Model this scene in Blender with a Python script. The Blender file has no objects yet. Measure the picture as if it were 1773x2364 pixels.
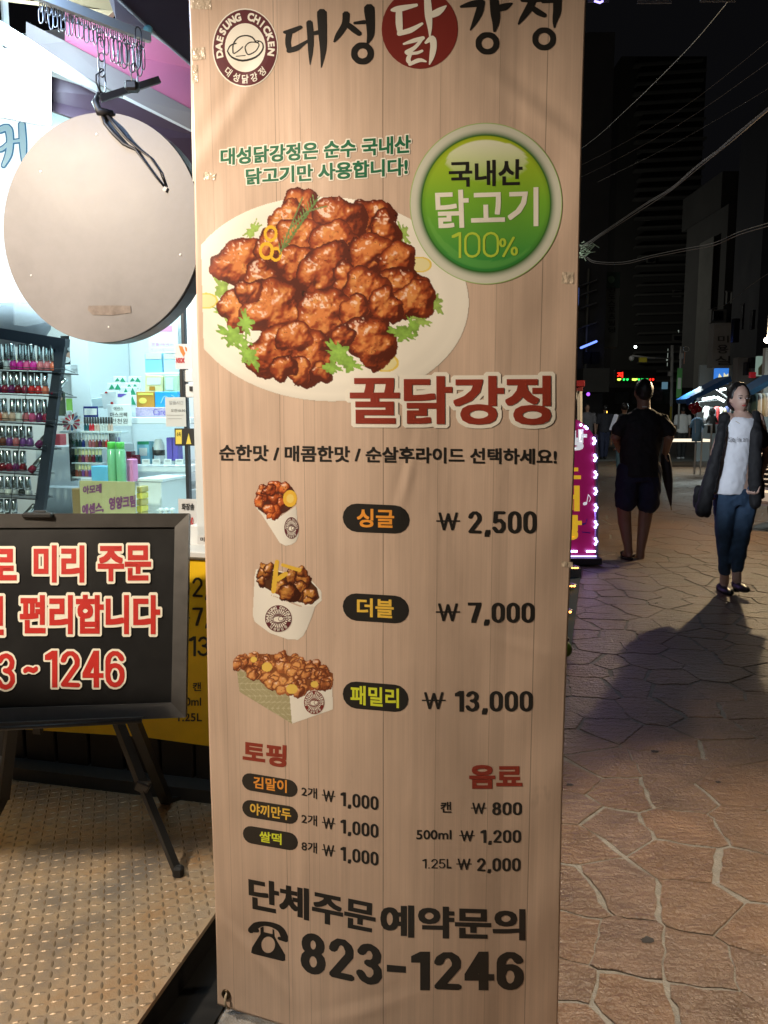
import bpy, bmesh, math, random
import numpy as np
from mathutils import Vector, Matrix
from mathutils.geometry import tessellate_polygon

random.seed(7)
rng = np.random.RandomState(11)
SC = bpy.context.scene
COL = SC.collection

# ---------------------------------------------------------------- camera, world, light
F, CX, CY, CAMZ = 1790.0, 886.5, 1182.0, 1.40
PITCH = math.radians(7.0)
cp, sp = math.cos(PITCH), math.sin(PITCH)
cam = bpy.data.cameras.new('camera')
cam_ob = bpy.data.objects.new('camera', cam)
COL.objects.link(cam_ob)
cam_ob.location = (0, 0, CAMZ)
cam_ob.rotation_euler = (math.pi / 2 - PITCH, 0, 0)
cam.sensor_fit = 'VERTICAL'
cam.sensor_height = 36.0
cam.lens = 36.0 * F / 2364.0
cam.clip_start = 0.05
cam.clip_end = 900
SC.camera = cam_ob

world = bpy.data.worlds.new('World')
SC.world = world
world.use_nodes = True
wn = world.node_tree
bg = wn.nodes['Background']
bg.inputs[0].default_value = (0.36, 0.36, 0.42, 1)
bg.inputs[1].default_value = 0.008

SC.view_settings.view_transform = 'Standard'
SC.view_settings.look = 'None'
SC.view_settings.exposure = 0.0
SC.view_settings.gamma = 1.0
SC.cycles.max_bounces = 6
SC.cycles.sample_clamp_indirect = 4.0
SC.cycles.use_denoising = True

# light levels, kept together for tuning
W_WARM = 240.0      # stall lamp on the left, in front of the banner
W_STREET = 270.0   # street lamp far right
W_SHOP = 14.0      # each strip light of the cosmetics shop
E_FLOOD = 60.0     # floodlight face top left
W_STALL = 120.0
W_LANE = 560.0
W_COOL = 28.0

# ---------------------------------------------------------------- pixel helpers
def ray(px, py):
    u = (px - CX) / F; v = (py - CY) / F
    return Vector((u, cp - v * sp, -sp - v * cp))
def at(px, py, Y):
    d = ray(px, py); t = Y / d.y
    return Vector((d.x * t, Y, CAMZ + d.z * t))
def gnd(px, py, z=0.0):
    d = ray(px, py); t = (z - CAMZ) / d.z
    return Vector((d.x * t, d.y * t, z))
class Plane:
    def __init__(s, p0, n):
        s.p0 = Vector(p0); s.n = Vector(n).normalized()
        if s.n.dot(Vector((0, 0, CAMZ)) - s.p0) < 0: s.n = -s.n
    def __call__(s, px, py, off=0.0):
        d = ray(px, py); o = Vector((0, 0, CAMZ))
        t = (s.p0 - o).dot(s.n) / d.dot(s.n)
        return o + d * t + s.n * off

# shop frame: a runs along the shop front to the right, b goes inward, z up
SO = Vector((-0.439, 1.869, 0)); E1 = Vector((0.9739, -0.2270, 0)); E2 = Vector((0.2270, 0.9739, 0))
def shop(a, b, z): return SO + E1 * a + E2 * b + Vector((0, 0, z))
SHOPROT = Matrix(((E1.x, E2.x, 0), (E1.y, E2.y, 0), (0, 0, 1)))

# ---------------------------------------------------------------- materials
MATS = {}
def mat(name, col, rough=0.6, metal=0.0, emit=None, es=0.0, var=0.0, vs=8.0, bump=0.0, bs=60.0, spec=0.5, trans=0.0, stretch=None, coat=0.0):
    if name in MATS: return MATS[name]
    m = bpy.data.materials.new(name); m.use_nodes = True
    nt = m.node_tree; b = nt.nodes['Principled BSDF']
    b.inputs['Base Color'].default_value = (*col, 1)
    b.inputs['Roughness'].default_value = rough
    b.inputs['Metallic'].default_value = metal
    b.inputs['Specular IOR Level'].default_value = spec
    b.inputs['Coat Weight'].default_value = coat
    if trans: b.inputs['Transmission Weight'].default_value = trans
    if emit:
        b.inputs['Emission Color'].default_value = (*emit, 1)
        b.inputs['Emission Strength'].default_value = es
    if var or bump:
        tc = nt.nodes.new('ShaderNodeTexCoord'); mp = nt.nodes.new('ShaderNodeMapping')
        nt.links.new(tc.outputs['Object'], mp.inputs[0])
        if stretch: mp.inputs['Scale'].default_value = stretch
    if var:
        n = nt.nodes.new('ShaderNodeTexNoise'); n.inputs['Scale'].default_value = vs; n.inputs['Detail'].default_value = 5
        n.inputs['Roughness'].default_value = 0.65
        nt.links.new(mp.outputs[0], n.inputs['Vector'])
        mr = nt.nodes.new('ShaderNodeMapRange'); mr.inputs[1].default_value = .3; mr.inputs[2].default_value = .7
        mr.inputs[3].default_value = 1 - var; mr.inputs[4].default_value = 1 + var * .6
        nt.links.new(n.outputs['Fac'], mr.inputs[0])
        mx = nt.nodes.new('ShaderNodeVectorMath'); mx.operation = 'SCALE'
        mx.inputs[0].default_value = col
        nt.links.new(mr.outputs[0], mx.inputs['Scale'])
        nt.links.new(mx.outputs[0], b.inputs['Base Color'])
        m2 = nt.nodes.new('ShaderNodeMapRange'); m2.inputs[3].default_value = max(rough - .12, .02); m2.inputs[4].default_value = min(rough + .12, 1)
        nt.links.new(n.outputs['Fac'], m2.inputs[0]); nt.links.new(m2.outputs[0], b.inputs['Roughness'])
    if bump:
        n2 = nt.nodes.new('ShaderNodeTexNoise'); n2.inputs['Scale'].default_value = bs; n2.inputs['Detail'].default_value = 4
        nt.links.new(mp.outputs[0], n2.inputs['Vector'])
        bp = nt.nodes.new('ShaderNodeBump'); bp.inputs['Strength'].default_value = 1.0; bp.inputs['Distance'].default_value = bump
        nt.links.new(n2.outputs['Fac'], bp.inputs['Height']); nt.links.new(bp.outputs[0], b.inputs['Normal'])
    MATS[name] = m
    return m
def emat(name, col, s):
    return mat(name, (0.02, 0.02, 0.02), .5, emit=col, es=s)
def attrmat(name, rough=.45, spec=.4, bump=0, bs=60):
    m = mat(name, (.5, .5, .5), rough, spec=spec, bump=bump, bs=bs)
    nt = m.node_tree; a = nt.nodes.new('ShaderNodeAttribute'); a.attribute_name = 'Col'
    nt.links.new(a.outputs['Color'], nt.nodes['Principled BSDF'].inputs['Base Color'])
    return m
def glassmat(name, tint=(.9, 1, 1), alpha=.12, rough=.03):
    if name in MATS: return MATS[name]
    m = bpy.data.materials.new(name); m.use_nodes = True; nt = m.node_tree
    for n in list(nt.nodes): nt.nodes.remove(n)
    o = nt.nodes.new('ShaderNodeOutputMaterial'); mix = nt.nodes.new('ShaderNodeMixShader')
    t = nt.nodes.new('ShaderNodeBsdfTransparent'); g = nt.nodes.new('ShaderNodeBsdfGlossy')
    t.inputs[0].default_value = (*tint, 1); g.inputs['Roughness'].default_value = rough
    f = nt.nodes.new('ShaderNodeFresnel'); f.inputs[0].default_value = 1.45
    ad = nt.nodes.new('ShaderNodeMath'); ad.operation = 'MULTIPLY_ADD'; ad.inputs[1].default_value = .9; ad.inputs[2].default_value = alpha * .3
    nt.links.new(f.outputs[0], ad.inputs[0]); nt.links.new(ad.outputs[0], mix.inputs[0])
    nt.links.new(t.outputs[0], mix.inputs[1]); nt.links.new(g.outputs[0], mix.inputs[2]); nt.links.new(mix.outputs[0], o.inputs[0])
    MATS[name] = m
    return m

# ---------------------------------------------------------------- object helpers
ORG = {}
def tag(o, label=None, cat=None, group=None, kind=None, category=None):
    cat = cat or category
    if label: o['label'] = label
    if cat: o['category'] = cat
    if group: o['group'] = group
    if kind: o['kind'] = kind
    return o
def thing(name, label, cat, loc, group=None):
    o = bpy.data.objects.new(name, None); COL.objects.link(o)
    o.empty_display_size = .1
    o.location = loc; ORG[o.name] = Vector(loc)
    return tag(o, label, cat, group)
def link_mesh(name, me, m, parent=None, smooth=False):
    if m is not None and not me.materials: me.materials.append(m)
    if smooth: me.polygons.foreach_set('use_smooth', [True] * len(me.polygons))
    o = bpy.data.objects.new(name, me); COL.objects.link(o)
    if parent is not None:
        o.parent = parent; ORG[o.name] = ORG[parent.name]
    return o
class MB:
    def __init__(s): s.v = []; s.f = []
    def add(s, vs, fs):
        n = len(s.v); s.v += [Vector(p) for p in vs]; s.f += [tuple(i + n for i in f) for f in fs]; return s
    def box(s, c, size, rot=None):
        hx, hy, hz = size[0] / 2, size[1] / 2, size[2] / 2
        vs = [Vector((x, y, z)) for x in (-hx, hx) for y in (-hy, hy) for z in (-hz, hz)]
        if rot is not None: vs = [rot @ p for p in vs]
        c = Vector(c)
        return s.add([p + c for p in vs], [(0, 1, 3, 2), (4, 6, 7, 5), (0, 4, 5, 1), (2, 3, 7, 6), (0, 2, 6, 4), (1, 5, 7, 3)])
    def bbox(s, c, size, rot=None, bev=.003):
        hx, hy, hz = size[0] / 2, size[1] / 2, size[2] / 2
        bev = min(bev, hx * .5, hy * .5, hz * .5)
        bm = bmesh.new(); bmesh.ops.create_cube(bm, size=1)
        for v in bm.verts: v.co = Vector((v.co.x * size[0], v.co.y * size[1], v.co.z * size[2]))
        bmesh.ops.bevel(bm, geom=bm.edges[:], offset=bev, segments=1, profile=.5, affect='EDGES')
        R = rot if rot is not None else Matrix.Identity(3); c = Vector(c)
        bm.verts.index_update()
        s.add([R @ v.co + c for v in bm.verts], [tuple(v.index for v in f.verts) for f in bm.faces]); bm.free()
        return s
    def bar(s, p0, p1, w, h=None, up=(0, 0, 1)):
        p0, p1 = Vector(p0), Vector(p1); h = h or w
        d = (p1 - p0); L = d.length; d.normalize(); up = Vector(up)
        if abs(d.dot(up)) > .98: up = Vector((0, 1, 0))
        x = d.cross(up).normalized(); z = x.cross(d)
        R = Matrix((x, d, z)).transposed()
        return s.box((p0 + p1) / 2, (w, L, h), R)
    def tube(s, pts, r, n=8, caps=True):
        pts = [Vector(p) for p in pts]; rs = r if isinstance(r, (list, tuple)) else [r] * len(pts)
        rings = []; prev = None
        for i, p in enumerate(pts):
            d = (pts[min(i + 1, len(pts) - 1)] - pts[max(i - 1, 0)])
            d = d.normalized() if d.length > 1e-9 else Vector((0, 0, 1))
            if prev is None:
                a = Vector((0, 0, 1)) if abs(d.z) < .9 else Vector((1, 0, 0))
                x = d.cross(a).normalized()
            else:
                x = (prev - d * prev.dot(d))
                x = x.normalized() if x.length > 1e-6 else d.orthogonal().normalized()
            prev = x; y = d.cross(x)
            rings.append([p + (x * math.cos(2 * math.pi * k / n) + y * math.sin(2 * math.pi * k / n)) * rs[i] for k in range(n)])
        return s.loft(rings, caps)
    def loft(s, rings, caps=True, closed=True):
        n = len(rings[0]); vs = [p for r_ in rings for p in r_]; fs = []
        for i in range(len(rings) - 1):
            for k in range(n if closed else n - 1):
                a = i * n + k; b = i * n + (k + 1) % n
                fs.append((a, b, b + n, a + n))
        if caps: fs.append(tuple(range(n - 1, -1, -1))); fs.append(tuple((len(rings) - 1) * n + k for k in range(n)))
        return s.add(vs, fs)
    def lathe(s, c, prof, n=16, axis=None, x=None, caps=True):
        c = Vector(c); axis = Vector(axis or (0, 0, 1)).normalized()
        x = axis.orthogonal().normalized(); y = axis.cross(x)
        return s.loft([[c + axis * h + (x * math.cos(2 * math.pi * k / n) + y * math.sin(2 * math.pi * k / n)) * r for k in range(n)] for r, h in prof], caps)
    def ell(s, c, r, n=10, m=7, rot=None):
        c = Vector(c); R = rot if rot is not None else Matrix.Identity(3)
        rings = []
        for i in range(m + 1):
            t = math.pi * (i + .02) / (m + .04)
            rings.append([c + R @ Vector((r[0] * math.sin(t) * math.cos(2 * math.pi * k / n), r[1] * math.sin(t) * math.sin(2 * math.pi * k / n), -r[2] * math.cos(t))) for k in range(n)])
        return s.loft(rings)
    def prism(s, poly, vec):
        """poly: list of 3d points (planar), extruded by vec"""
        n = len(poly); poly = [Vector(p) for p in poly]; vec = Vector(vec)
        tris = tessellate_polygon([poly])
        fs = [tuple(t) for t in tris] + [tuple(i + n for i in reversed(t)) for t in tris]
        fs += [(i, (i + 1) % n, (i + 1) % n + n, i + n) for i in range(n)]
        return s.add(poly + [p + vec for p in poly], fs)
    def sheet(s, poly):
        poly = [Vector(p) for p in poly]
        return s.add(poly, [tuple(t) for t in tessellate_polygon([poly])])
    def build(s, name, m, parent=None, smooth=False, **kw):
        o0 = ORG[parent.name] if parent is not None else kw.pop('loc', None)
        kw.pop('loc', None)
        if o0 is None: o0 = Vector((0, 0, 0))
        o0 = Vector(o0)
        me = bpy.data.meshes.new(name)
        me.from_pydata([tuple(p - o0) for p in s.v], [], s.f); me.update()
        o = link_mesh(name, me, m, parent, smooth)
        if parent is None: o.location = o0; ORG[o.name] = o0
        if kw: tag(o, **kw)
        return o
def fixnormals(o):
    bm = bmesh.new(); bm.from_mesh(o.data); bmesh.ops.recalc_face_normals(bm, faces=bm.faces[:]); bm.to_mesh(o.data); bm.free()
    return o

def copy_tree(o, parent=None):
    c = o.copy(); COL.objects.link(c); ORG[c.name] = ORG.get(o.name, Vector((0, 0, 0)))
    if parent is not None: c.parent = parent
    for ch in list(o.children): copy_tree(ch, c)
    return c

# ---------------------------------------------------------------- lettering: ink outlines in 2d, thickened by a stamp, laid on a surface
_glyph = {}
def glyphs2d(text):
    if text in _glyph: return _glyph[text]
    c = bpy.data.curves.new('tmp', 'FONT'); c.body = text; c.resolution_u = 3
    o = bpy.data.objects.new('tmp', c); COL.objects.link(o)
    bpy.context.view_layer.update()
    me = bpy.data.meshes.new_from_object(o.evaluated_get(bpy.context.evaluated_depsgraph_get()))
    vs = [(v.co.x, v.co.y) for v in me.vertices]; fs = [tuple(p.vertices) for p in me.polygons]
    cnt = {}
    for f in fs:
        for i in range(len(f)):
            k = tuple(sorted((f[i], f[(i + 1) % len(f)]))); cnt[k] = cnt.get(k, 0) + 1
    # weld duplicated seam vertices before looking for the outline
    eds = [k for k, n in cnt.items() if n == 1]
    bpy.data.objects.remove(o); bpy.data.curves.remove(c); bpy.data.meshes.remove(me)
    _glyph[text] = (vs, fs, eds)
    return _glyph[text]
def hull(pts):
    pts = sorted(set((round(x, 7), round(y, 7)) for x, y in pts))
    if len(pts) < 3: return pts
    def half(ps):
        h = []
        for p in ps:
            while len(h) > 1 and (h[-1][0] - h[-2][0]) * (p[1] - h[-2][1]) - (h[-1][1] - h[-2][1]) * (p[0] - h[-2][0]) <= 0: h.pop()
            h.append(p)
        return h
    a = half(pts); b = half(pts[::-1])
    return a[:-1] + b[:-1]
def stamp(kind, w, h):
    if kind == 'sq': return [(-w, -h), (w, -h), (w, h), (-w, h)]
    return [(w * math.cos(a * math.pi / 4 + .39), h * math.sin(a * math.pi / 4 + .39)) for a in range(8)]
def clip_poly(poly, px, py, nx, ny):
    out = []
    for i in range(len(poly)):
        a, b = poly[i], poly[(i + 1) % len(poly)]
        da = (a[0] - px) * nx + (a[1] - py) * ny; db = (b[0] - px) * nx + (b[1] - py) * ny
        if da <= 0: out.append(a)
        if (da < 0 < db) or (db < 0 < da):
            t = da / (da - db); out.append((a[0] + (b[0] - a[0]) * t, a[1] + (b[1] - a[1]) * t))
    return out
def lay(pieces, surf, off):
    """pieces: convex photo-pixel polygons; cut into small cells so they hug the curved sheet"""
    mb = MB(); P = []; O = []
    cut = hasattr(surf, 'arr')
    for k, pc in enumerate(pieces):
        if len(pc) < 3: continue
        cells = [pc]
        if cut:
            for ax, st in ((0, 9.0), (1, 30.0)):
                nc = []
                for q in cells:
                    lo = min(p[ax] for p in q); hi = max(p[ax] for p in q)
                    if hi - lo <= st: nc.append(q); continue
                    a = math.floor(lo / st)
                    while a * st < hi:
                        n0 = (-1, 0) if ax == 0 else (0, -1); n1 = (1, 0) if ax == 0 else (0, 1)
                        r_ = clip_poly(q, a * st, a * st, *n0)
                        if len(r_) > 2: r_ = clip_poly(r_, (a + 1) * st, (a + 1) * st, *n1)
                        if len(r_) > 2: nc.append(r_)
                        a += 1
                cells = nc
        zo = off + (k * 7 % 23) * 1.2e-5
        for q in cells:
            n = len(P); P += [(p[0], p[1]) for p in q]; O += [zo] * len(q); mb.f.append(tuple(range(n, n + len(q))))
    if cut:
        A = np.array(P, float); mb.v = [Vector(v) for v in surf.arr(A[:, 0], A[:, 1], np.array(O))]
    else: mb.v = [surf(p[0], p[1], o) for p, o in zip(P, O)]
    return mb
# stroke digits (skeleton in 0..1 x 0..1)
def _arc(cx, cy, rx, ry, a0, a1, n=6):
    return [(cx + rx * math.cos(math.radians(a0 + (a1 - a0) * i / n)), cy + ry * math.sin(math.radians(a0 + (a1 - a0) * i / n))) for i in range(n + 1)]
_top = _arc(.5, .72, .5, .28, 180, 0); _bot = _arc(.5, .28, .5, .28, 0, -180)
DIG = {
 '0': ([_top + _bot + [(0, .72)]], 1.0), '1': ([[(.0, .86), (.5, 1.0), (.5, 0)]], .55),
 '2': ([_arc(.5, .72, .5, .28, 170, -20) + [(.02, 0.02), (1.02, 0)]], 1.0),
 '3': ([_arc(.48, .76, .48, .24, 165, -70) + [(.42, .53), (.6, .5)] + _arc(.46, .27, .54, .27, 60, -165)], 1.0),
 '4': ([[(.78, 0), (.78, 1), (.0, .30), (1.1, .30)]], 1.05),
 '5': ([[(.95, 1), (.12, 1), (.06, .52)] + _arc(.47, .31, .53, .31, 120, -160)], 1.0),
 '6': ([_arc(.5, .72, .5, .28, 20, 180) + [(0, .28)] + _arc(.5, .28, .5, .28, 180, 360) + [(1, .36)] + _arc(.5, .36, .5, .26, 0, 170)], 1.0),
 '7': ([[(.0, 1), (1, 1), (.38, 0)]], 1.0),
 '8': ([_arc(.5, .76, .44, .24, 0, 360, 12), _arc(.5, .27, .5, .27, 0, 360, 12)], 1.0),
 ',': ([[(.25, .03), (.12, -.16)]], .3), '-': ([[(.05, .42), (.75, .42)]], .8), '.': ([[(.1, 0), (.1, .01)]], .2),
 '~': ([[(.0, .42), (.25, .55), (.5, .50), (.75, .42), (1, .56)]], 1.0),
 'W': ([[(.0, 1), (.3, 0), (.6, .95), (.9, 0), (1.2, 1)], [(-.16, .52), (1.36, .52)]], 1.25),
 '#': ([[(.0, .65), (1, .65)], [(.0, .35), (1, .35)], [(.35, 1), (.2, 0)], [(.8, 1), (.65, 0)]], 1.0),
 '%': ([_arc(.2, .75, .17, .2, 0, 360, 10), _arc(1.0, .25, .17, .2, 0, 360, 10), [(.95, 1), (.25, 0)]], 1.3),
 ' ': ([], .45),
}
def digits2d(text, w=.16, h=.11, gap=.34, aspect=.52):
    """convex pieces for numbers, laid out left to right; returns list of polygons"""
    polys = []; x = 0
    for ch in text:
        strokes, adv = DIG[ch]
        ww, hh = (w * .55, h * .6) if ch == 'W' else (w, h)
        for st in strokes:
            for p, q in zip(st[:-1], st[1:]):
                s_ = [(-ww, -hh), (ww, -hh), (ww, hh), (-ww, hh)] if (ch in '1W74-#,.') else stamp('o', ww, hh)
                polys.append(hull([(x + p[0] * aspect + a * aspect, p[1] + b) for a, b in s_] + [(x + q[0] * aspect + a * aspect, q[1] + b) for a, b in s_]))
        x += (adv + 2 * w + (.16 if ch != ' ' else 0) if ch not in 'W' else adv + .5) * aspect
    return polys
def quadmap(quad):
    if len(quad) == 4 and not hasattr(quad[0], '__len__'):
        x0, y0, x1, y1 = quad; quad = ((x0, y0), (x1, y0), (x1, y1), (x0, y1))
    (ax, ay), (bx, by), (cx, cy), (dx, dy) = quad     # TL TR BR BL
    def f(u, v):   # u right, v up 0..1
        w = 1 - v
        return (ax * (1 - u) * (1 - w) + bx * u * (1 - w) + cx * u * w + dx * (1 - u) * w,
                ay * (1 - u) * (1 - w) + by * u * (1 - w) + cy * u * w + dy * (1 - u) * w)
    return f
def lettering(text, quad, surf, m, parent, off=.0012, bold=0.0, boldy=None, kind='sq', digits=False, name='lettering', dil=0.0, dw=.16, dh=.11, rot180=False):
    """prints text so its ink box fills the photo quad on surf(px,py,off). bold: stamp half width in em; dil: extra, not counted in the ink box (outlines)."""
    boldy = bold if boldy is None else boldy
    pieces = []
    if digits:
        polys = digits2d(text, dw, dh)
        pts = [p for q in polys for p in q]
        x0 = min(p[0] for p in pts); x1 = max(p[0] for p in pts); y0 = min(p[1] for p in pts if 1); y1 = max(p[1] for p in pts)
        if ',' in text: y0 = min(min(p[1] for p in q) for q in polys if max(p[1] for p in q) > .3)
        if dil:
            st = stamp('o', dil, dil)
            polys = [hull([(a + c, b + d) for a, b in q for c, d in st]) for q in polys]
        pieces = polys
    else:
        vs, fs, eds = glyphs2d(text)
        x0 = min(v[0] for v in vs) - bold; x1 = max(v[0] for v in vs) + bold
        y0 = min(v[1] for v in vs) - boldy; y1 = max(v[1] for v in vs) + boldy
        if text.endswith('l') or text == 'NSOK': pass
        pieces = [[vs[i] for i in f] for f in fs]
        if bold or dil:
            st = stamp(kind, bold, boldy) if bold else [(0, 0)]
            if dil:
                s2 = stamp('o', dil, dil); st = hull([(a + c, b + d) for a, b in st for c, d in s2])
            for i, j in eds:
                p, q = vs[i], vs[j]
                pieces.append(hull([(p[0] + a, p[1] + b) for a, b in st] + [(q[0] + a, q[1] + b) for a, b in st]))
    fm = quadmap(quad)
    return lay([[fm((x - x0) / (x1 - x0), (y - y0) / (y1 - y0)) for x, y in pc] for pc in pieces], surf, off).build(name, m, parent)
def conv(pl):
    n = len(pl); s = 0
    for i in range(n):
        a, b, c = pl[i], pl[(i + 1) % n], pl[(i + 2) % n]
        z = (b[0] - a[0]) * (c[1] - b[1]) - (b[1] - a[1]) * (c[0] - b[0])
        if abs(z) < 1e-9: continue
        if s and (z > 0) != (s > 0): return False
        s = z
    return True
def inkpoly(polys, surf, m, parent, name, off=.0012):
    """photo-pixel polygons (first outer, rest holes when nested list) laid on surf"""
    tris = []
    for k, pl in enumerate(polys):
        loops = pl if hasattr(pl[0][0], '__len__') else [pl]
        l3 = [[Vector((x, y, 0)) for x, y in lp] for lp in loops]
        flat = [p for lp in l3 for p in lp]
        if len(loops) == 1 and len(flat) < 17 and name not in ('tape', 'smudge') and flat == flat and conv(pl): tris.append([(p.x, p.y) for p in flat])
        else: tris += [[(flat[i].x, flat[i].y) for i in t] for t in tessellate_polygon(l3)]
    return lay(tris, surf, off).build(name, m, parent)
def ink_disc(cx, cy, rx, ry, surf, m, parent, name, off=.0012, nr=9, na=40):
    mb = MB(); vs = [surf(cx, cy, off)]; fs = []
    for i in range(1, nr + 1):
        for k in range(na):
            a = 2 * math.pi * k / na; vs.append(surf(cx + rx * i / nr * math.cos(a), cy + ry * i / nr * math.sin(a), off))
    for k in range(na):
        fs.append((0, 1 + k, 1 + (k + 1) % na))
        for i in range(nr - 1): a, b = 1 + i * na + k, 1 + i * na + (k + 1) % na; fs.append((a, a + na, b + na, b))
    return mb.add(vs, fs).build(name, m, parent)
def brush(strokes, n=5):
    """strokes: list of [(x,y,halfwidth),...] -> convex pieces joined: list of polygons"""
    out = []
    for st in strokes:
        # catmull-rom refine
        P = [np.array(p, float) for p in st]; Q = []
        for i in range(len(P) - 1):
            a = P[max(i - 1, 0)]; b = P[i]; c = P[i + 1]; d = P[min(i + 2, len(P) - 1)]
            for k in range(n):
                t = k / n
                Q.append(.5 * ((2 * b) + (c - a) * t + (2 * a - 5 * b + 4 * c - d) * t * t + (3 * b - a - 3 * c + d) * t ** 3))
        Q.append(P[-1])
        for p, q in zip(Q[:-1], Q[1:]):
            out.append(hull([(p[0] + a * max(p[2], .2), p[1] + b * max(p[2], .2)) for a, b in stamp('o', 1, 1)] + [(q[0] + a * max(q[2], .2), q[1] + b * max(q[2], .2)) for a, b in stamp('o', 1, 1)]))
    return out
def pill(quad):
    f = quadmap(quad); x0, x1 = quad[0][0], quad[1][0]; W = x1 - x0; H = quad[3][1] - quad[0][1]; r = min(.5 * H / W, .5)
    pts = []
    for cx, a0 in ((1 - r, 90), (r, 270)):
        for i in range(9):
            a = math.radians(a0 - 180 * i / 8)
            pts.append((cx + r * math.cos(a), .5 + .5 * math.sin(a)))
    rows = []
    us = sorted(set([round(p[0], 5) for p in pts] + [r + (1 - 2 * r) * i / 6 for i in range(7)]))
    polys = []
    def hh(u):
        e = r - u if u < r else (u - (1 - r) if u > 1 - r else 0)
        return .5 * math.sqrt(max(0, 1 - (e / r) ** 2))
    for a, b in zip(us[:-1], us[1:]):
        if b - a < 1e-4: continue
        polys.append([f(a, .5 - hh(a)), f(b, .5 - hh(b)), f(b, .5 + hh(b)), f(a, .5 + hh(a))])
    return polys

# ---------------------------------------------------------------- numpy paint for flat printed pictures
_N = [rng.rand(128, 128) for _ in range(8)]
def vnoise(x, y, s=0):
    g = _N[s % 8]; xi = np.floor(x).astype(int); yi = np.floor(y).astype(int)
    fx = x - xi; fy = y - yi; fx = fx * fx * (3 - 2 * fx); fy = fy * fy * (3 - 2 * fy)
    a = g[xi % 128, yi % 128]; b = g[(xi + 1) % 128, yi % 128]; c = g[xi % 128, (yi + 1) % 128]; d = g[(xi + 1) % 128, (yi + 1) % 128]
    return (a * (1 - fx) + b * fx) * (1 - fy) + (c * (1 - fx) + d * fx) * fy
def fbm(x, y, s=0, o=4):
    t = 0; a = .5
    for k in range(o):
        t = t + a * vnoise(x * 2 ** k + 17 * k, y * 2 ** k + 5 * k, s + k); a *= .5
    return t / (1 - .5 ** o)
def inpoly(X, Y, poly):
    ins = np.zeros(X.shape, bool); n = len(poly)
    for i in range(n):
        x0, y0 = poly[i]; x1, y1 = poly[(i + 1) % n]
        if y0 == y1: continue
        c = ((y0 > Y) != (y1 > Y)) & (X < (x1 - x0) * (Y - y0) / (y1 - y0) + x0)
        ins ^= c
    return ins
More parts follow.
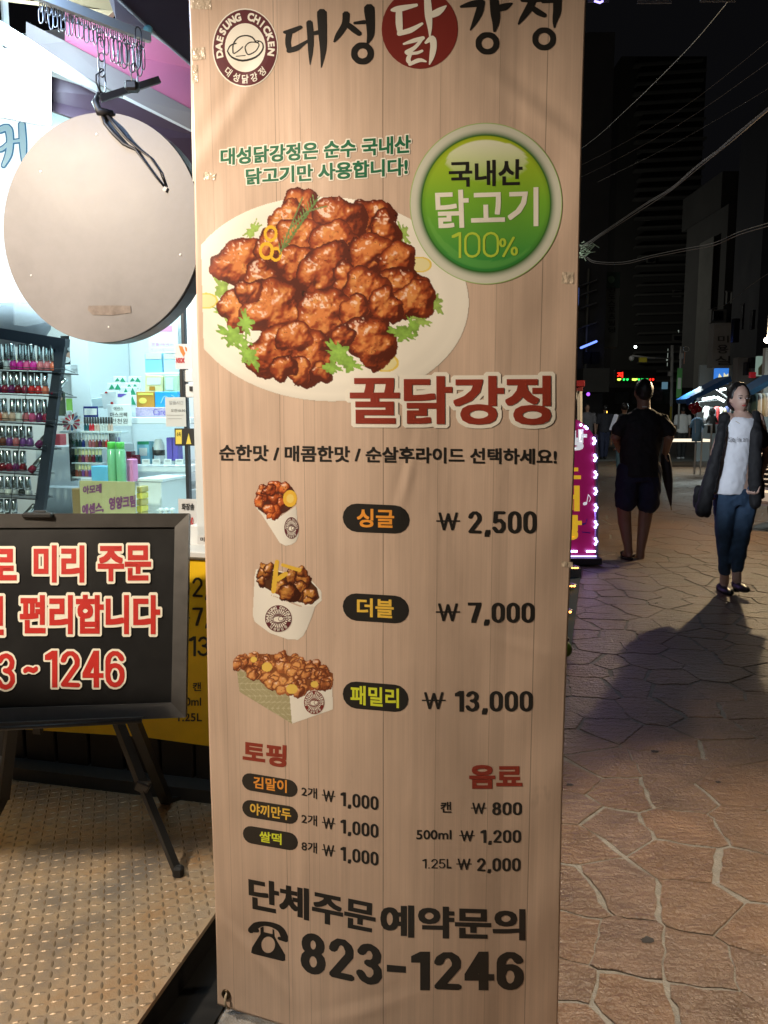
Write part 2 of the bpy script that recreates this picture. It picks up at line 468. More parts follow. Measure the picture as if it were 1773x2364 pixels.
class Paint:
    def __init__(s, x0, y0, x1, y1, step):
        s.x = np.arange(x0, x1, step); s.y = np.arange(y0, y1, step)
        s.X, s.Y = np.meshgrid(s.x, s.y, indexing='ij'); s.C = np.zeros(s.X.shape + (3,)); s.A = np.zeros(s.X.shape, bool)
    def fill(s, mask, col, a=True):
        s.C[mask] = col if not isinstance(col, np.ndarray) or col.ndim == 1 else col[mask]
        if a: s.A |= mask
    def blend(s, col, w):
        w = np.clip(w, 0, 1)[..., None]; s.C = s.C * (1 - w) + np.array(col) * w
    def chunks(s, cs, seed=1, dark=(.10, .018, .008), mid=(.34, .058, .016), hi=(.68, .23, .065)):
        X, Y = s.X, s.Y; H = np.full(X.shape, -1.0); Id = np.full(X.shape, -1)
        E = np.zeros(X.shape)
        am = min(7.5, .22 * sum(c[2] for c in cs) / len(cs)); fq = max(6.0, am * 2.4)
        wx = X + am * (fbm(X / fq, Y / fq, 3, 3) - .5) * 2; wy = Y + am * (fbm(X / fq + 9, Y / fq, 5, 3) - .5) * 2
        tone = np.zeros(X.shape); tr = np.random.RandomState(seed + 40)
        for k, (cx, cy, R) in enumerate(cs):
            dx, dy = wx - cx, wy - cy
            ang = np.arctan2(dy, dx)
            rr = R * (.90 + .10 * np.sin(ang * 2 + k * 1.7) + .07 * np.sin(ang * 3 + k * 2.3) + .04 * np.sin(ang * 5 + k))
            q = 1 - (dx ** 2 + dy ** 2) / rr ** 2
            m = q > 0
            H[m] = (np.sqrt(np.clip(q, 0, 1)) * R * .75)[m]; E[m] = q[m]; Id[m] = k; tone[m] = tr.uniform(-.16, .16)
        m = Id >= 0
        sc = (s.x[1] - s.x[0])
        Hn = H * 1.25 + 15 * fbm(X / 21, Y / 21, seed, 1) + 3.2 * fbm(X / 8, Y / 8, seed + 2, 1)
        gx, gy = np.gradient(Hn, sc); l = 1 / np.sqrt(gx ** 2 + gy ** 2 + 1)
        nl = np.clip((gx * .45 + gy * .55 + .75) * l, 0, 1.2)
        spc = np.clip((gx * .35 + gy * .6 + .72) * l, 0, 1.3) ** 1
        sp2 = np.clip((spc - .93) / .06, 0, 1) * np.clip((fbm(X / 8, Y / 8, seed + 4, 2) - .42) / .1, 0, 1)
        t = np.clip(1.0 * nl * (.05 + .95 * np.clip(E * 1.7, 0, 1) ** .9) * 1.1 + .75 * (fbm(X / 24 + 3, Y / 24, seed + 1, 2) - .50) + tone * 1.3, 0, 1)
        dark, mid, hi = map(np.array, (dark, mid, hi))
        t = t[..., None]
        c = np.where(t < .5, dark + (mid - dark) * t * 2, mid + (hi - mid) * (t - .5) * 2)
        yl = np.clip((fbm(X / 11 + 40, Y / 11, seed + 5, 2) - .56) / .12, 0, 1)[..., None] * np.clip(t * 1.6 - .5, 0, 1); c = c * (1 - yl * .45) + np.array((.80, .40, .12)) * yl * .45
        c = c * (1 - sp2[..., None] * .85) + np.array((.95, .72, .58)) * sp2[..., None] * .85
        sd = (vnoise(X / 3.2, Y / 3.2, seed + 3) > .93)
        c[sd] *= .3
        s.C[m] = c[m]; s.A |= m
        return m
    def frill(s, cx, cy, R, ang, seed=0, col=(.30, .58, .08)):
        X, Y = s.X, s.Y; dx, dy = X - cx, Y - cy
        ca, sa = math.cos(ang), math.sin(ang); u = dx * ca + dy * sa; v = -dx * sa + dy * ca
        th = np.arctan2(v * 1.9, u); r = np.sqrt(u ** 2 + (v * 1.9) ** 2)
        rr = R * (.62 + .30 * np.sin(th * 7 + seed) * np.sin(th * 3 + seed * 2) + .45 * (fbm(X / 7, Y / 7, seed, 2) - .35))
        m = r < rr
        sh = .55 + .7 * fbm(X / 9, Y / 9, seed + 1) - .2 * (r / np.maximum(rr, 1))
        c = np.array(col)[None, None] * sh[..., None]
        s.C[m] = c[m]; s.A |= m
    def line(s, pts, w, col):
        X, Y = s.X, s.Y; D = np.full(X.shape, 1e9)
        for (x0, y0), (x1, y1) in zip(pts[:-1], pts[1:]):
            L = (x1 - x0) ** 2 + (y1 - y0) ** 2 + 1e-9
            t = np.clip(((X - x0) * (x1 - x0) + (Y - y0) * (y1 - y0)) / L, 0, 1)
            D = np.minimum(D, np.hypot(X - x0 - t * (x1 - x0), Y - y0 - t * (y1 - y0)))
        m = D < w; s.C[m] = col; s.A |= m
    def mesh(s, name, surf, m, parent, off):
        nx, ny = s.X.shape; A = s.A
        keep = A[:-1, :-1] & A[1:, :-1] & A[1:, 1:] & A[:-1, 1:]
        idx = np.full(A.shape, -1); used = np.zeros(A.shape, bool)
        used[:-1, :-1] |= keep; used[1:, :-1] |= keep; used[1:, 1:] |= keep; used[:-1, 1:] |= keep
        idx[used] = np.arange(used.sum())
        pts = surf.arr(s.X[used], s.Y[used], off) if hasattr(surf, 'arr') else np.array([surf(a, b, off) for a, b in zip(s.X[used], s.Y[used])])
        i, j = np.nonzero(keep)
        fa = np.stack([idx[i, j], idx[i, j + 1], idx[i + 1, j + 1], idx[i + 1, j]], 1)
        me = bpy.data.meshes.new(name); o0 = np.array(ORG[parent.name])
        me.vertices.add(len(pts)); me.vertices.foreach_set('co', (pts - o0).ravel())
        me.loops.add(fa.size); me.loops.foreach_set('vertex_index', fa.ravel())
        me.polygons.add(len(fa)); me.polygons.foreach_set('loop_start', np.arange(len(fa)) * 4); me.polygons.foreach_set('loop_total', np.full(len(fa), 4))
        me.update(calc_edges=True)
        ca = me.color_attributes.new('Col', 'FLOAT_COLOR', 'POINT')
        cc = np.ones((len(pts), 4)); cc[:, :3] = np.clip(s.C[used], 0, 1); ca.data.foreach_set('color', cc.ravel())
        return link_mesh(name, me, m, parent, True)

# ================================================================ BANNER
YF = 1.50
class BannerSurf:
    def depth(s, S, Z):
        tL = np.clip(.40 - .09 * Z, .18, .42); tR = .05
        a = YF / (1 + S * tL); b = YF / (1 + S * tR)
        y = .5 * (a + b + np.sqrt((a - b) ** 2 + .045 ** 2))
        y = y + 0.0026 * np.sin(S * 30 + Z * 1.3) * np.cos(Z * 2.1 + S * 9) + .0016 * np.sin(Z * 9 + S * 21) + .0009 * np.sin(Z * 23 - S * 47) * np.exp(-((np.abs(S) - .23) / .07) ** 2)
        x = S * 1.6
        for (x0, z0, dx, dz, A, w, L) in ((-.30, .20, .7, -.7, .0020, .014, .12), (-.28, 2.0, .6, .8, .0022, .018, .12), (.30, 1.95, .8, -.6, .0018, .016, .12), (.05, 1.28, .25, .97, .0012, .010, .07), (.28, .95, .95, -.3, .0014, .012, .08), (-.05, .12, .9, .43, .0016, .016, .12)):
            u = (x - x0) * dx + (Z - z0) * dz; v = -(x - x0) * dz + (Z - z0) * dx
            y = y - A * np.exp(-(v / w) ** 2 - (u / L) ** 2) + A * .6 * np.exp(-((v - w * 1.7) / w) ** 2 - (u / L) ** 2)
        return y
    def arr(s, px, py, off=0.0):
        u = (px - CX) / F; v = (py - CY) / F
        dx, dy, dz = u, cp - v * sp, -sp - v * cp
        S = dx / dy; Z = np.full_like(S, 1.0)
        for _ in range(4):
            Y = s.depth(S, Z); Z = CAMZ + Y * dz / dy
        Y = Y - off * .42
        return np.stack([S * Y, Y, CAMZ + Y * dz / dy], -1)
    def __call__(s, px, py, off=0.0):
        return Vector(s.arr(np.array([px], float), np.array([py], float), off)[0])
BS = BannerSurf()

def wood_print():
    m = bpy.data.materials.new('banner_wood_print'); m.use_nodes = True; nt = m.node_tree; L = nt.links
    b = nt.nodes['Principled BSDF']; b.inputs['Roughness'].default_value = .34; b.inputs['Specular IOR Level'].default_value = .45
    uv = nt.nodes.new('ShaderNodeUVMap'); sep = nt.nodes.new('ShaderNodeSeparateXYZ'); L.new(uv.outputs[0], sep.inputs[0])
    def noise(sx, sy, det=6, rough=.6):
        mp = nt.nodes.new('ShaderNodeMapping'); mp.inputs['Scale'].default_value = (sx, sy, 1); L.new(uv.outputs[0], mp.inputs[0])
        n = nt.nodes.new('ShaderNodeTexNoise'); n.inputs['Scale'].default_value = 1; n.inputs['Detail'].default_value = det; n.inputs['Roughness'].default_value = rough
        L.new(mp.outputs[0], n.inputs[0]); return n.outputs['Fac']
    def math_(op, a, b_=None, c=None):
        n = nt.nodes.new('ShaderNodeMath'); n.operation = op
        for i, q in enumerate((a, b_, c)):
            if q is None: continue
            if isinstance(q, (int, float)): n.inputs[i].default_value = q
            else: L.new(q, n.inputs[i])
        return n.outputs[0]
    def mr(x, a0, a1, b0, b1):
        n = nt.nodes.new('ShaderNodeMapRange'); L.new(x, n.inputs[0])
        for i, q in enumerate((a0, a1, b0, b1)): n.inputs[i + 1].default_value = q
        return n.outputs[0]
    fine = mr(noise(260, 3.2), .3, .7, .93, 1.05)
    mid = mr(noise(34, 1.1), .3, .7, .90, 1.08)
    big = mr(noise(3.2, 2.0, 3), .35, .7, 1.05, .88)
    stain = mr(noise(9, 5, 4, .7), .66, .80, 1.0, .74)
    # planks: each board its own tone, thin seam between boards
    tone = None
    X = sep.outputs[0]
    seams = [0.0, .212, .276, .488, .635, .785, .828, .905]
    tones = [1.0, 1.03, 1.0, 1.02, .97, .86, .97, 1.0]
    t = 1.0; val = None
    for i, s_ in enumerate(seams[1:], 1):
        g = math_('GREATER_THAN', X, s_); q = math_('MULTIPLY', g, tones[i] - tones[i - 1])
        val = q if val is None else math_('ADD', val, q)
    val = math_('ADD', val, 1.0)
    wob = math_('MULTIPLY', math_('SUBTRACT', noise(1, 3, 2), .5), .004)
    Xw = math_('ADD', X, wob)
    seam = None
    for s_, w_, d_ in ((.212, .0010, .4), (.222, .0007, .25), (.276, .0009, .35), (.305, .0006, .22), (.488, .0012, .55), (.635, .0008, .3), (.785, .0008, .3), (.905, .0013, .45), (.05, .0008, .25), (.083, .0006, .15)):
        c = math_('MULTIPLY', math_('COMPARE', Xw, s_, w_), d_)
        seam = c if seam is None else math_('ADD', seam, c)
    tot = math_('MULTIPLY', math_('MULTIPLY', fine, mid), math_('MULTIPLY', big, val))
    tot = math_('MULTIPLY', math_('MULTIPLY', tot, stain), math_('SUBTRACT', 1.0, seam))
    sc = nt.nodes.new('ShaderNodeVectorMath'); sc.operation = 'SCALE'; sc.inputs[0].default_value = (.66, .495, .385)
    L.new(tot, sc.inputs['Scale']); L.new(sc.outputs[0], b.inputs['Base Color'])
    n2 = nt.nodes.new('ShaderNodeTexNoise'); n2.inputs['Scale'].default_value = 7; n2.inputs['Detail'].default_value = 3
    bp = nt.nodes.new('ShaderNodeBump'); bp.inputs['Distance'].default_value = .005; bp.inputs['Strength'].default_value = .6
    L.new(n2.outputs['Fac'], bp.inputs['Height']); L.new(bp.outputs[0], b.inputs['Normal'])
    return m

S0, S1, Z0, Z1 = -.2348, .2440, .036, 2.42
def build_banner():
    base = BS(700, 2300)
    T = thing('menu_banner', 'tall wood-patterned chicken menu banner hanging in front of the shop step', 'banner', (0, YF + .05, 0))
    # sheet, front and back
    ns, nz = 200, 420
    S = np.linspace(S0, S1, ns); Z = np.linspace(Z0, Z1, nz); SS, ZZ = np.meshgrid(S, Z, indexing='ij')
    SS = SS + np.where(SS < -.23, .0016 * np.sin(ZZ * 7) * .6, 0) + np.where(SS > .24, .0014 * np.sin(ZZ * 5 + 1), 0)
    Y = BS.depth(SS, ZZ); V1 = np.stack([SS * Y, Y, ZZ], -1).reshape(-1, 3); V2 = V1 + np.array([0, .0016, 0])
    V = np.concatenate([V1, V2]); n = ns * nz; fs = []
    for i in range(ns - 1):
        for j in range(nz - 1):
            a = i * nz + j; fs.append((a, a + nz, a + nz + 1, a + 1)); fs.append((n + a, n + a + 1, n + a + nz + 1, n + a + nz))
    for i in range(ns - 1):
        for j, fl in ((0, 1), (nz - 1, 0)):
            a = i * nz + j; q = (a, a + n, a + n + nz, a + nz); fs.append(q if fl else q[::-1])
    for j in range(nz - 1):
        for i, fl in ((0, 0), (ns - 1, 1)):
            a = i * nz + j; q = (a, a + n, a + n + 1, a + 1); fs.append(q if fl else q[::-1])
    me = bpy.data.meshes.new('printed_sheet'); o0 = ORG[T.name]
    me.from_pydata([tuple(Vector(p) - o0) for p in V], [], fs); me.update()
    uvl = me.uv_layers.new(name='UVMap')
    vi = np.empty(len(me.loops), int); me.loops.foreach_get('vertex_index', vi)
    U = ((SS - S0) / (S1 - S0)).reshape(-1); W = ZZ.reshape(-1)
    uv = np.stack([U[vi % n], W[vi % n]], 1); uvl.data.foreach_set('uv', uv.ravel())
    link_mesh('printed_sheet', me, wood_print(), T, True)

    K = mat('ink_black', (.022, .020, .018), .40); CR = mat('ink_cream', (.90, .86, .76), .42)
    GR = mat('ink_green', (.02, .16, .075), .42); MA = mat('ink_maroon', (.22, .028, .022), .42)
    RD = mat('ink_brick_red', (.30, .040, .022), .42); OR = mat('ink_orange', (.90, .36, .05), .42)
    YE = mat('ink_yellow', (.90, .58, .08), .42); LM = mat('ink_lime', (.78, .86, .05), .42); WH = mat('ink_white', (.80, .79, .72), .42)
    LG = mat('ink_leaf', (.50, .66, .06), .42)
    n1 = lambda pts: [(430 + a / 3.53, b / 3.53, w / 3.53) for a, b, w in pts]
    n2 = lambda pts: [(860 + a / 3.2529, b / 3.2529, w / 3.2529) for a, b, w in pts]
    def ring(cx, cy, rx, ry, w, k=14): return [(cx + rx * math.cos(2 * math.pi * i / k), cy + ry * math.sin(2 * math.pi * i / k), w) for i in range(k + 1)]
    st = [n1(s) for s in [
        [(800, 262, 12), (845, 258, 22), (930, 222, 16)], [(838, 270, 26), (828, 345, 24), (842, 412, 20)],
        [(835, 412, 20), (900, 392, 22), (960, 352, 14), (1005, 325, 10)],
        [(1003, 190, 27), (1012, 300, 28), (1012, 420, 20), (1008, 525, 3)], [(1020, 275, 14), (1085, 262, 20)],
        [(1104, 112, 42), (1110, 250, 38), (1115, 400, 27), (1100, 548, 4)],
        [(1302, 122, 32), (1292, 200, 28), (1240, 285, 24), (1206, 338, 8)], [(1300, 190, 20), (1360, 236, 26), (1408, 272, 22)],
        [(1372, 188, 12), (1450, 180, 18)], [(1490, 75, 45), (1500, 180, 38), (1500, 280, 30), (1480, 345, 12)],
        ring(1435, 435, 68, 66, 26)]]
    st += [n2(s) for s in [
        [(665, 50, 10), (740, 32, 24), (815, 22, 30)], [(818, 20, 26), (800, 90, 28), (770, 160, 20), (735, 225, 5)],
        [(905, -40, 30), (920, 80, 38), (925, 160, 28), (915, 232, 10)], [(950, 62, 26), (1000, 48, 26), (1045, 25, 6)], ring(862, 325, 68, 64, 22),
        [(1125, 0, 16), (1200, -6, 26), (1300, -10, 20)], [(1205, 0, 28), (1170, 70, 28), (1122, 140, 18), (1096, 180, 6)], [(1200, 60, 20), (1242, 90, 24), (1290, 115, 18)],
        [(1388, -40, 36), (1385, 80, 32), (1370, 150, 20), (1365, 205, 6)], [(1280, 12, 14), (1360, 5, 18)], ring(1288, 292, 68, 66, 22)]]
    for s0, s1 in ((0, 6), (6, 11), (11, 16), (16, 22)): inkpoly(brush(st[s0:s1]), BS, K, T, 'brush_lettering')
    def ellp(cx, cy, rx, ry, k=48): return [(cx + rx * math.cos(2 * math.pi * i / k), cy + ry * math.sin(2 * math.pi * i / k)) for i in range(k)]
    ink_disc(969, 67, 88, 92, BS, MA, T, 'red_roundel', .0010)
    st = [n2(s) for s in [
        [(145, 75, 10), (200, 66, 24), (330, 38, 12)], [(198, 80, 25), (200, 170, 28), (208, 245, 20)], [(200, 252, 18), (290, 225, 20), (372, 178, 10)],
        [(410, -30, 25), (420, 100, 30), (430, 200, 18), (430, 270, 6)], [(450, 110, 24), (500, 85, 26), (552, 45, 6)],
        [(235, 330, 8), (310, 305, 16), (380, 285, 14)], [(372, 292, 12), (320, 355, 15), (258, 392, 18)], [(262, 400, 14), (330, 398, 12), (372, 382, 10)],
        [(282, 410, 14), (268, 450, 18), (288, 480, 12)], [(280, 482, 13), (350, 452, 16), (402, 462, 6)], [(400, 320, 10), (445, 290, 24), (458, 340, 26), (446, 420, 20), (428, 482, 6)]]]
    inkpoly(brush(st), BS, CR, T, 'brush_lettering', .0020)

    # round emblem
    def emblem(cx, cy, rx, ry, ink, name='round_emblem', off=.0010, rays=False, tilt=0.0, top='DAESUNG CHICKEN'):
        base_ = ink_disc(cx, cy, rx, ry, BS, CR, T, name, off)
        ink_disc(cx, cy, rx * .965, ry * .965, BS, ink, base_, 'ring', off + .0006)
        if not rays: ink_disc(cx, cy, rx * .62, ry * .62, BS, CR, base_, 'centre', off + .0012)
        else:
            inkpoly([[(cx + rx * .66 * math.cos(a0), cy + ry * .66 * math.sin(a0)), (cx + rx * .66 * math.cos(a0 + .16), cy + ry * .66 * math.sin(a0 + .16)), (cx + rx * .2 * math.cos(a0 + .1), cy + ry * .2 * math.sin(a0 + .1))] for a0 in np.linspace(0, 2 * math.pi, 25)[:-1]], BS, CR, base_, 'rays', off + .0010)
            ink_disc(cx, cy + ry * .05, rx * .36, ry * .2, BS, CR, base_, 'centre', off + .0014, 3, 20)
        # roast chicken line drawing
        k = rx / 76.0; k2 = ry / 91.0
        dr = [[(525, 118, 1.2), (532, 105, 1.5), (545, 100, 1.4)], [(525, 118, 1.4), (535, 132, 2.0), (560, 140, 2.4), (590, 132, 2.2), (606, 115, 1.8), (606, 100, 1.5), (596, 94, 1.2), (588, 96, 1)],
              [(538, 122, 1.6), (538, 104, 1.4), (548, 88, 1.6), (565, 82, 1.6), (582, 86, 1.8), (592, 98, 1.4), (598, 95, 1.5)],
              [(568, 120, 1.5), (566, 108, 1.2), (576, 98, 1.3), (592, 98, 1.3), (598, 104, 1.2), (590, 118, 1.3), (574, 126, 1.4), (568, 120, 1.2)],
              [(540, 124, 1.2), (552, 116, 1.2), (560, 108, 1.2)], [(545, 130, 1.0), (566, 128, 1.0)]]
        if rays: dr = dr[1:4]
        dr = [[(cx + (a - 566) * k, cy + (b - 110) * k2, max(w * k, .5)) for a, b, w in s] for s in dr]
        inkpoly(brush(dr, 3), BS, K if not rays else ink, base_, 'line_drawing', off + .0016)
        mb = MB()
        def arc(txt, r, a0, a1, h, inward, bold=.03, seg=True):
            n = len(txt)
            for i, ch in enumerate(txt):
                if ch == ' ': continue
                a = math.radians(a0 + (a1 - a0) * i / (n - 1))
                c_, s_ = math.cos(a), math.sin(a)
                ux, uy = (-s_, c_) if not inward else (s_, -c_)      # reading direction
                vx, vy = (c_, s_) if not inward else (-c_, -s_)      # up direction (outwards / inwards)
                vs, fs, eds = glyphs2d(ch)
                xs = [v[0] for v in vs]; mx = (min(xs) + max(xs)) / 2; my = .36
                pcs = [[vs[q] for q in f] for f in fs]
                stp = stamp('sq', bold, bold)
                for e0, e1 in eds:
                    pcs.append(hull([(vs[e0][0] + p, vs[e0][1] + q) for p, q in stp] + [(vs[e1][0] + p, vs[e1][1] + q) for p, q in stp]))
                for kk, pc in enumerate(pcs):
                    mb.add([BS(cx + rx * (r * c_ + h * ((p[0] - mx) * ux + (p[1] - my) * vx)), cy + ry * (r * s_ + h * ((p[0] - mx) * uy + (p[1] - my) * vy)), off + .0014 + (kk % 9) * 1e-5) for p in pc], [tuple(range(len(pc)))])
        if rays and rx < 22:
            arc(top, .79, 180, 360, .22, False, .03)
        else:
            arc(top, .80, 168, 368, .27, False, .045)
        arc('대성닭강정', .80, 130, 50, .24, True, .02)
        mb.build('emblem_lettering', CR, base_)
        return base_
    EM = mat('ink_emblem_brown', (.12, .022, .030), .42)
    emblem(566, 110, 76, 91, EM)

    # green slogan with pale outline
    def outlined(t, q, ink, edge, b, dil, off=.0012, **k):
        lettering(t, q, BS, edge, T, off, bold=b, dil=dil, name='lettering_outline', **k)
        return lettering(t, q, BS, ink, T, off + .0008, bold=b, **k)
    outlined('대성닭강정은 순수 국내산', ((509, 343), (948, 311), (948, 353), (509, 382)), GR, CR, .030, .075)
    outlined('닭고기만 사용합니다!', ((567, 389), (941, 363), (941, 404), (568, 427)), GR, CR, .030, .075)

    # ---- plate of chicken
    P = Paint(444, 428, 1100, 936, 1.55)
    X, Yp = P.X, P.Y
    S_ = (X - CX) / F
    cx, cy, rx, ry = 752, 690, 331, 237
    d = np.hypot((X - cx) / rx, (Yp - cy - .03 * (X - cx)) / ry)
    pm = (d < 1) & (X > 449 + .0253 * Yp)
    base_c = np.array((.92, .88, .78))
    inner = np.clip((d - .80) / .06, 0, 1)
    c = base_c * (1 - .05 * inner * (1 - np.clip((d - .9) / .08, 0, 1)))[..., None] * (1 - .14 * np.clip((d - .93) / .07, 0, 1) * np.clip((Yp - 640) / 200, 0, 1))[..., None] * (1 - .13 * np.exp(-((d - .72) / .06) ** 2) * np.clip(.3 + (700 - Yp) / 300, 0, 1))[..., None]
    P.fill(pm, c)
    def cr(l): return [(440 + a / 2.514, 420 + b / 2.514, r / 2.514) for a, b, r in l]
    # lemon slices
    for lx, ly, lr, al in ((90, 690, 70, 0), (1330, 480, 70, 0), (1130, 1050, 80, 1)):
        x0, y0, r0 = cr([(lx, ly, lr)])[0]
        dd = np.hypot(X - x0, (Yp - y0) * 1.5)
        m = (dd < r0) & pm; P.fill(m, np.array((.82, .62, .12))); m = (dd < r0 * .82) & pm; P.fill(m, np.array((.82, .74, .40)))
    for a, b, r, an in ((360, 280, 75, -.9), (1230, 300, 85, 1.2), (180, 620, 100, 1.3), (200, 760, 90, .6), (1420, 700, 95, 1.1), (1330, 800, 90, .4)):
        x0, y0, r0 = cr([(a, b, r)])[0]; P.frill(x0, y0, r0, an, seed=a % 7, col=(.42, .62, .14))
    # shadow under the heap
    m = (np.hypot((X - 745) / 262, (Yp - 700) / 205) < 1) & pm
    P.blend((.30, .13, .06), m * .0)
    ch = cr([(650, 170, 125), (1050, 210, 120), (560, 230, 105), (1130, 280, 95), (870, 230, 140), (290, 470, 140), (470, 380, 95), (640, 350, 130), (840, 360, 125), (1040, 420, 120),
             (1200, 470, 110), (430, 600, 125), (620, 480, 115), (780, 520, 150), (900, 560, 80), (1240, 620, 125), (1300, 690, 110), (1010, 660, 140), (270, 740, 105), (500, 740, 170),
             (780, 770, 150), (950, 760, 85), (1130, 720, 95), (330, 640, 70), (480, 990, 145), (700, 1020, 140), (1050, 930, 140), (600, 900, 90), (880, 900, 70), (620, 1090, 70), (760, 1110, 60), (540, 1080, 70)])
    P.chunks([(a, b, r * .9) for a, b, r in cr([(700,300,160),(900,400,190),(600,500,170),(1050,520,170),(800,620,190),(560,720,160),(1000,700,170),(700,860,160),(920,840,130),(400,640,120),(1180,640,140)])], seed=2, dark=(.03,.008,.004), mid=(.10,.02,.008), hi=(.22,.05,.02))
    P.chunks([(a, b, r * 1.22) for a, b, r in ch], seed=1)
    for a, b, r, an in ((250, 900, 130, .5), (340, 1010, 110, .9), (320, 820, 100, 1.4), (860, 1000, 130, .9), (920, 1060, 100, .2), (820, 1080, 80, .1), (1230, 880, 110, .3), (1290, 840, 80, 1.2)):
        x0, y0, r0 = cr([(a, b, r)])[0]; P.frill(x0, y0, r0, an, seed=(a + b) % 5, col=(.33, .58, .10))
    for (a, b, rr_) in ((465, 300, 46), (440, 400, 50), (495, 420, 40)):
        x0, y0, r0 = cr([(a, b, rr_)])[0]; dd = np.hypot((X - x0) * 1.15, (Yp - y0) * .95)
        m = np.abs(dd - r0 * .8) < r0 * .20; P.fill(m, np.array((.88, .50, .03)))
    for k in range(15):
        a, b = 520 + k * 14, 400 - k * 20; x0, y0, _ = cr([(a, b, 0)])[0]
        P.line([(x0, y0), (x0 + 18 - k * .3, y0 - 14)], 1.2, (.12, .22, .06)); P.line([(x0, y0), (x0 - 3, y0 - 18)], 1.0, (.18, .30, .09))
    P.line([cr([(520, 420, 0)])[0][:2], cr([(580, 260, 0)])[0][:2], cr([(650, 90, 0)])[0][:2]], 1.6, (.16, .24, .08))
    P.line([cr([(580, 270, 0)])[0][:2], cr([(680, 170, 0)])[0][:2], cr([(790, 140, 0)])[0][:2]], 1.6, (.16, .26, .09))
    PM = attrmat('picture_print', .38)
    P.mesh('plate_picture', BS, PM, T, .0009)

    # green roundel (polar painted mesh)
    nr, na = 60, 96; cx, cy = 1122, 470; RX, RY = 176, 186.5
    rr = np.linspace(0, 1, nr); aa = np.linspace(0, 2 * math.pi, na, endpoint=False)
    R_, A_ = np.meshgrid(rr, aa, indexing='ij'); x = cx + R_ * RX * np.cos(A_); y = cy + R_ * RY * np.sin(A_)
    pts = BS.arr(x.ravel(), y.ravel(), .0016)
    vv = (y - cy) / RY; C = np.zeros((nr, na, 3))
    top = np.array((.50, .62, .03)); bot = np.array((.05, .30, .06)); mid = np.array((.20, .46, .04))
    t = np.clip((vv + .8) / 1.5, 0, 1)[..., None]; C = np.where(t < .5, top + (mid - top) * t * 2, mid + (bot - mid) * (t - .5) * 2)
    hl = np.clip(1 - np.hypot((x - 1124) / 93, (y - 372) / 48), 0, 1) > 0
    hv = np.clip((425 - y) / 95, 0, 1); C[hl] = (C * (1 - hv[..., None] * .85) + np.array((.85, .86, .72)) * hv[..., None] * .85)[hl]
    lo = (np.hypot((x - 1123) / 140, (y - 470) / 150) < 1) & (np.hypot((x - 1133) / 150, (y - 450) / 152) > 1) & (y > 500); C[lo] = C[lo] * .75 + np.array((.2, .45, .1)) * .3
    edge = np.clip((R_ - .78) / .055, 0, 1)[..., None] * (R_ < .838)[..., None]; C = C * (1 - .25 * edge)
    ringc = np.array((.66, .67, .56)); dk = np.array((.03, .14, .02)); w = np.clip((.935 - R_) / .085, 0, 1)[..., None] ** 1.5
    m = R_ >= .838; C[m] = (ringc * (1 - w) + dk * w)[m]; C[R_ > .985] = (.28, .50, .06)
    fs = [(i * na + k, (i + 1) * na + k, (i + 1) * na + (k + 1) % na, i * na + (k + 1) % na) for i in range(nr - 1) for k in range(na)]
    me = bpy.data.meshes.new('green_roundel'); me.from_pydata([tuple(Vector(p) - o0) for p in pts], [], fs); me.update()
    ca = me.color_attributes.new('Col', 'FLOAT_COLOR', 'POINT'); cc = np.ones((nr * na, 4)); cc[:, :3] = C.reshape(-1, 3); ca.data.foreach_set('color', cc.ravel())
    link_mesh('green_roundel', me, PM, T, True)
    lettering('국내산', ((1035, 372), (1206, 367), (1205, 428), (1037, 432)), BS, K, T, .0024, bold=.020)
    lettering('닭고기', ((1004, 440), (1243, 432), (1243, 522), (1008, 528)), BS, CR, T, .0024, bold=.020)
    lettering('100', ((1043, 536), (1152, 535), (1152, 594), (1043, 596)), BS, LG, T, .0024, digits=True, dw=.09, dh=.05)
    lettering('%', ((1152, 548), (1196, 546), (1196, 592), (1152, 594)), BS, LG, T, .0024, digits=True, dw=.09, dh=.06)

    # big product name
    q = ((807, 869), (1272, 867), (1272, 981), (808, 979))
    lettering('꿀닭강정', q, BS, CR, T, .0022, bold=.034, dil=.085, name='lettering_outline')
    lettering('꿀닭강정', q, BS, RD, T, .0042, bold=.034, boldy=.024)
    lettering('순한맛 / 매콤한맛 / 순살후라이드 선택하세요!', ((506, 1026), (1285, 1036), (1285, 1073), (506, 1064)), BS, K, T, bold=.026)

    # three sizes
    def pilled(pq, tq, t, ink, **k):
        p_ = inkpoly(pill(pq), BS, K, T, 'name_pill', .0010)
        lettering(t, tq, BS, ink, p_, .0018, **k)
    pilled(((791, 1161), (945.5, 1168), (945.5, 1233), (791, 1227)), ((824, 1174), (910, 1176), (910, 1219), (824, 1217)), '싱글', OR, bold=.026)
    pilled(((791, 1368), (944, 1377), (944, 1441), (791, 1431)), ((824, 1380), (909, 1384), (909, 1428), (824, 1423)), '더블', YE, bold=.026)
    pilled(((791, 1571), (943, 1583), (943, 1646), (791, 1633)), ((809, 1581), (921, 1590), (921, 1635), (809, 1626)), '패밀리', LM, bold=.026)
    def num(t, q, w=.25, h=.085, **k): return lettering(t, q, BS, K, T, digits=True, dw=w, dh=h, **k)
    num('W', (1007, 1183, 1062, 1224), .15, .07); num('2,500', (1081, 1180, 1239, 1231))
    num('W', (1006, 1393, 1062, 1434), .15, .07); num('7,000', (1080, 1391, 1234, 1438))
    num('W', (974, 1598, 1029, 1637), .15, .07); num('13,000', (1050, 1595, 1230, 1643))

    # toppings
    lettering('토핑', ((560, 1708), (662, 1721), (661, 1773), (560, 1759)), BS, RD, T, bold=.04)
